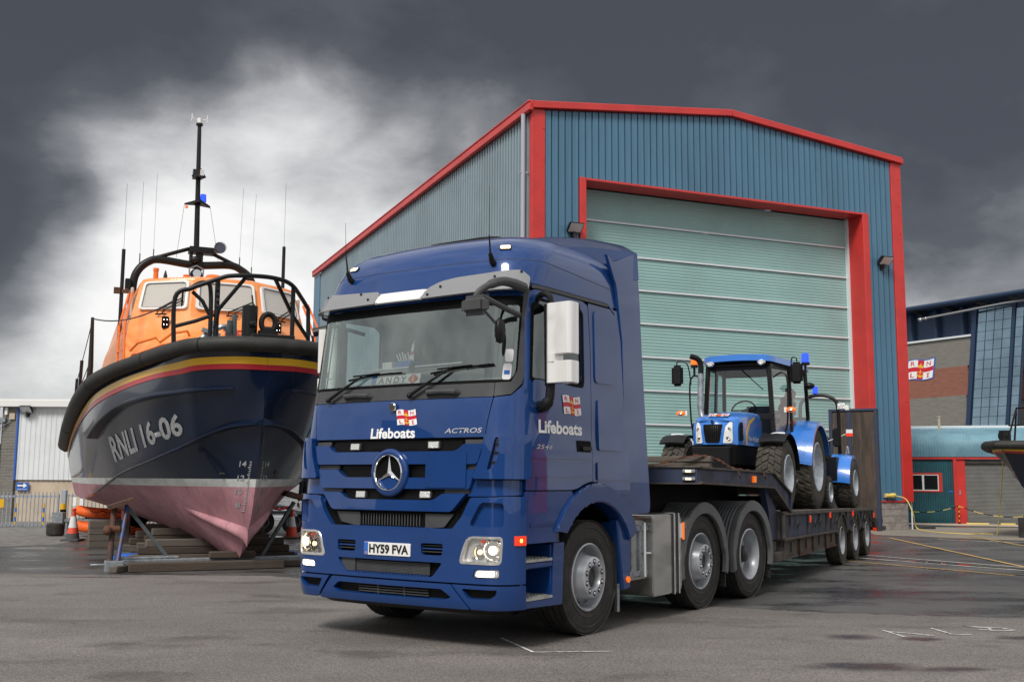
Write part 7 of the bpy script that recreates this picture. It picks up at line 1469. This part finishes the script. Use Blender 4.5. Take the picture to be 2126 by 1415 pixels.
# ================================================================= SMALL THINGS
def cone(x,y,label,s=1.,lying=False,rot=0.):
    t=thing('traffic_cone',label,'traffic cone',(x,y,0),rot,'traffic cones')
    b=B(); b.prism(rp([(-.20,-.20),(.20,-.20),(.20,.20),(-.20,.20)],.04),2,0,.045); part('cone_base',b,'cone_base' if not lying else 'cone_red',t,bevel=.008)
    b=B(); r=lambda z:.145-(z-.04)*.19; 
    for nm,z0,z1,m_ in (('cone_foot',.04,.16,'cone_base' if s>1.01 else 'cone_red'),('lower_band',.16,.28,'cone_red'),('white_band',.28,.52,'cone_white'),('cone_tip',.52,.68,'cone_red')):
        b=B(); b.tube([(0,0,z0),(0,0,z1)],[r(z0),r(z1)],18); part(nm,b,m_,t)
    b=B(); b.lathe([(.03,.64),(.05,.65),(.05,.68),(.03,.69)],(0,0,0),2,14,close=True); part('rim',b,'cone_red',t)
    if lying: t.rotation_euler=(R(96),0,rot); t.location=(x,y,.19)
    t.scale=(s,s,s); return t
cone(-9.69,24.06,'grey footed traffic cone standing right of the old tyre',1.03); cone(-9.12,24.7,'fallen traffic cone lying on its side with its base to the camera',.93,True,.35)
cone(-5.13,25.45,'traffic cone standing behind the right hull prop beside the lorry',.98); cone(-6.20,26.2,'traffic cone half hidden behind the lifeboat keel',.98)
# rubber boats on a trailer, seen under the hull
def rib(x,y,z,L,rot,lab,wd=.62):
    t=thing('inflatable_boat',lab,'inflatable boat',(x,y,z),rot,'orange inflatable boats'); r=.115
    P=curve_pts([(L*.45,-wd/2,.0),(0,-wd/2,0),(-L*.30,-wd/2,.02),(-L*.46,-wd*.25,.06),(-L*.5,0,.09),(-L*.46,wd*.25,.06),(-L*.30,wd/2,.02),(0,wd/2,0),(L*.45,wd/2,0)],5)
    b=B(); b.tube(P,[.06]+[r]*(len(P)-2)+[.06],12); tb=part('tube',b,'rib_orange',t,ang=70); b=B(); b.box(-L*.4,L*.4,-wd*.35,wd*.35,-.12,-.02); part('floor',b,'seat_cloth',t)
    txt('tube_lettering','RNLI','matt_black',tb,lambda u,v,w:Vector((u,-wd/2-r*math.cos((v-.04)*5.)-w,r*math.sin((v-.04)*5.))),-.45,-.02,.34,.11,off=.006,cut=.05)
    b=B()
    for k in range(5): q=-L*.3+k*L*.15; b.tube([(q,-wd/2-.17,.08),(q+L*.075,-wd/2-.21,.03),(q+L*.15,-wd/2-.17,.08)],.010,5)
    part('grab_line',b,'matt_black',t); return t
rib(-9.75,27.0,.50,1.9,.12,'orange inflatable boat resting on the upper trailer rack behind the lifeboat'); rib(-8.75,25.9,.17,3.0,.08,'long orange inflatable boat on the ground behind the timber blocks')
t=thing('boat_trailer','grey metal boat trailer rack carrying the upper inflatable','trailer',(-10.0,26.9,-.26),.1)
b=B(); b.box(-1.1,1.7,-.35,-.28,.58,.64); b.box(-1.1,1.7,.28,.35,.58,.64); b.tube([(-1.1,-.3,.62),(-1.35,0,.66)],.02,6); part('rack_rail',b,'galv',t); b=B()
for x in (-.9,.2,1.4): b.box(x,x+.05,-.33,.33,.05,.6)
part('rack_post',b,'galv',t,kind='stuff'); b=B(); b.box(-1.2,-.95,-.4,-.1,.55,.8); part('winch_box',b,'galv',t)
# quad trailer with spare wheel behind the right prop
t=thing('boat_carriage','grey wheeled boat carriage behind the right prop and cone','carriage',(-5.9,27.3,0),.15)
for x in (-.35,.42): wheel(t,x*1.0,0,.30,.30,.2,.17,'drive',1,nm='wheel',n=24).rotation_euler=(0,0,-PI/2)
b=B(); b.tube(curve_pts([(-.78,-.22,.32),(-.72,-.22,.55),(-.5,-.22,.66),(-.1,-.22,.70),(.3,-.22,.66),(.5,-.22,.45)],5),.045,8); b.box(-.9,.9,-.1,.0,.5,.58); b.box(-.9,.9,.2,.3,.5,.58); part('carriage_frame',b,'galv',t); b=B(); b.box(-.55,-.1,-.05,.25,.58,.95); part('tank',b,'prop_grey',t,bevel=.02); b=B(); b.tube([(-.2,-.3,.68),(.1,-.32,.62),(.35,-.3,.7)],.03,6); part('strap',b,'decal_red',t)
# people
def standing(x,y,rot,label):
    p=thing('person',label,'person',(x,y,0),rot)
    skinned('body',[((0,0,.93),.14,.11),((0,0,1.12),.15,.11),((0,-.01,1.33),.17,.11),((0,-.01,1.45),.07,.06),((0,-.01,1.53),.055,.055),
      ((.19,0,1.38),.062),((.24,.03,1.10),.045),((.22,-.08,.88),.033),((-.19,0,1.38),.062),((-.24,.03,1.10),.045),((-.22,-.08,.88),.033),
      ((.09,0,.86),.095),((.10,-.02,.48),.066),((.10,.02,.10),.048),((-.09,.0,.86),.095),((-.11,.03,.48),.066),((-.12,.08,.10),.048)],
      [(0,1),(1,2),(2,3),(3,4),(2,5),(5,6),(6,7),(2,8),(8,9),(9,10),(0,11),(11,12),(12,13),(0,14),(14,15),(15,16)],'dark_cloth',p)
    head(p,(0,-.02,1.64),0)
    for s in (1,-1): finger_hand(p,(s*.22,-.09,.86),(0,-.1,-1),(s,0,0),s)
    for s,y_ in ((1,.0),(-1,.06)): b=B(); b.sph((s*.105,y_-.06,.05),.12,12,8,(.42,1.05,.45)); b.v=[(a,c,max(0,d)) for a,c,d in b.v]; part('shoe',b,'matt_black',p,ang=70)
    return p
standing(-4.62,24.75,-2.4,'person in dark clothes, only their legs visible between cone and lorry')
# second lifeboat at the right edge
sb=thing('small_lifeboat','navy hulled lifeboat bow poking in at the right picture edge','lifeboat',(12.45,27.0,0),-.95)
def h2(s,t):
    y=lambda k,a,c:a+(c-a)*k
    kx=0; ky=.55+8*s; kz=max(.3,1.30-4.5*s) ; sx=1.55*min(1,(s*3.2))**.55; sy=-.35+8.9*s; sz=2.32-.25*s
    p=Vector((kx,ky,kz)).lerp(Vector((sx,sy,sz)),t); p.x=sx*t**(.75 if s>.2 else 1.15); return p
for sg in (-1,1):
    b=B(); b.grid(lambda a,t,sg=sg:(lambda p:(sg*p.x,p.y,p.z))(h2(a,t)),40,14); part('topsides',b,'boat_navy',sb,recalc=False)
    for t0,t1,m_,nm in ((.86,.91,'yellow_paint','yellow_stripe'),(.81,.86,'red_paint','red_stripe')): b=B(); b.grid(lambda a,t,sg=sg:(lambda p:(sg*(p.x+.012),p.y-.012,p.z))(h2(a*.99,t0+(t1-t0)*t)),40,1); part(nm,b,m_,sb,recalc=False)
    for tt in (.42,.12): b=B(); b.tube([(lambda p:(sg*(p.x+.02),p.y-.01,p.z+.1*k/10))(h2(.06+k*.03,tt+.0)) for k in range(12)],.028,6); part('spray_rail',b,'navy_metal' if False else 'gutter_grey',sb)
P=[(lambda p:Vector((-(p.x+.05),p.y-.05,p.z)))(h2(1-i/24,1)) for i in range(25)]+[(lambda p:Vector((p.x+.05,p.y-.05,p.z)))(h2(i/24,1)) for i in range(1,25)]
b=B(); b.tube(P,.115,10); part('rubber_fender',b,'black_rubber',sb,ang=60)
b=B(); n=24; b.add([(-h2(i/n,1).x,h2(i/n,1).y,h2(i/n,1).z+.05) for i in range(n+1)]+[(h2(i/n,1).x,h2(i/n,1).y,h2(i/n,1).z+.05) for i in range(n+1)],[(i,i+1,n+2+i,n+1+i) for i in range(n)]); part('deck',b,'galv',sb,recalc=False)
b=B(); b.cyl((0,-.1,2.42),(0,-.1,2.68),.14,n=14); b.cyl((-.12,-.12,2.55),(.12,-.12,2.55),.1,n=12); part('bow_roller',b,'black_plastic',sb)
b=B(); 
for sg in (-1,1): b.tube([(sg*.35,.6,2.4),(sg*.25,.95,3.3)],.025,7); b.tube([(sg*.55,1.3,2.4),(sg*.28,1.0,3.3)],.025,7); b.tube([(sg*.25,.95,3.3),(sg*.7,3.2,3.3)],.022,7); b.tube([(sg*.6,2.4,2.4),(sg*.65,2.4,3.3)],.02,7)
b.tube([(-.25,.95,3.3),(.25,.95,3.3)],.025,7); b.tube([(-.4,.8,2.85),(.4,.8,2.85)],.02,7); part('pulpit',b,'black_plastic',sb)
b=B(); b.box(-1.0,1.0,3.6,7,2.3,3.9); part('wheelhouse',b,'hull_orange',sb,bevel=.1,seg=2); b=B(); b.box(-.3,.3,.8,6,.0,.5); b.box(-1.1,1.1,3.0,3.3,0,.9); part('cradle',b,'steel_dark',sb,bevel=.02)
# yellow mooring cable from plug to the small lifeboat
c0=Vector(atw(hall,11.62,-.10,.985)); cb=B()
P=[c0,c0+Vector((.22,-.25,-.10)),c0+Vector((.33,-.45,-.5)),Vector((11.72,31.4,.08)),Vector((11.78,30.7,.014)),Vector((11.8,29.95,.014)),Vector((12.1,29.35,.014)),Vector((12.4,29.2,.014)),Vector((12.72,29.45,.014)),Vector((12.88,29.2,.014)),Vector((12.94,28.95,.02)),Vector((12.97,28.85,.5)),Vector((13.0,28.7,1.2)),Vector((12.85,28.2,1.9)),Vector((12.52,27.6,2.42)),Vector((12.50,27.3,2.52))]
cb.tube(curve_pts(P,6),.014,6); o=part('mooring_cable',cb,'cable_yellow'); tag(o,'yellow electric cable from the hall plug across the ground to the right lifeboat','cable')
rg=random.Random(4)
t=thing('ground_debris','few dark scraps lying on the foreground asphalt','debris',(0,0,0)); 
for (x,y) in ((-2.6,8.9),(-2.3,11.2),(3.0,11.9),(.35,8.2),(-4.2,10.6)): b=B(); b.add([(x+rg.uniform(-.03,.03),y+rg.uniform(-.03,.03),.008+rg.uniform(0,.01)) for _ in range(5)],[(0,1,2),(0,2,3),(0,3,4)]); part('scrap',b,'matt_black',t,recalc=False)
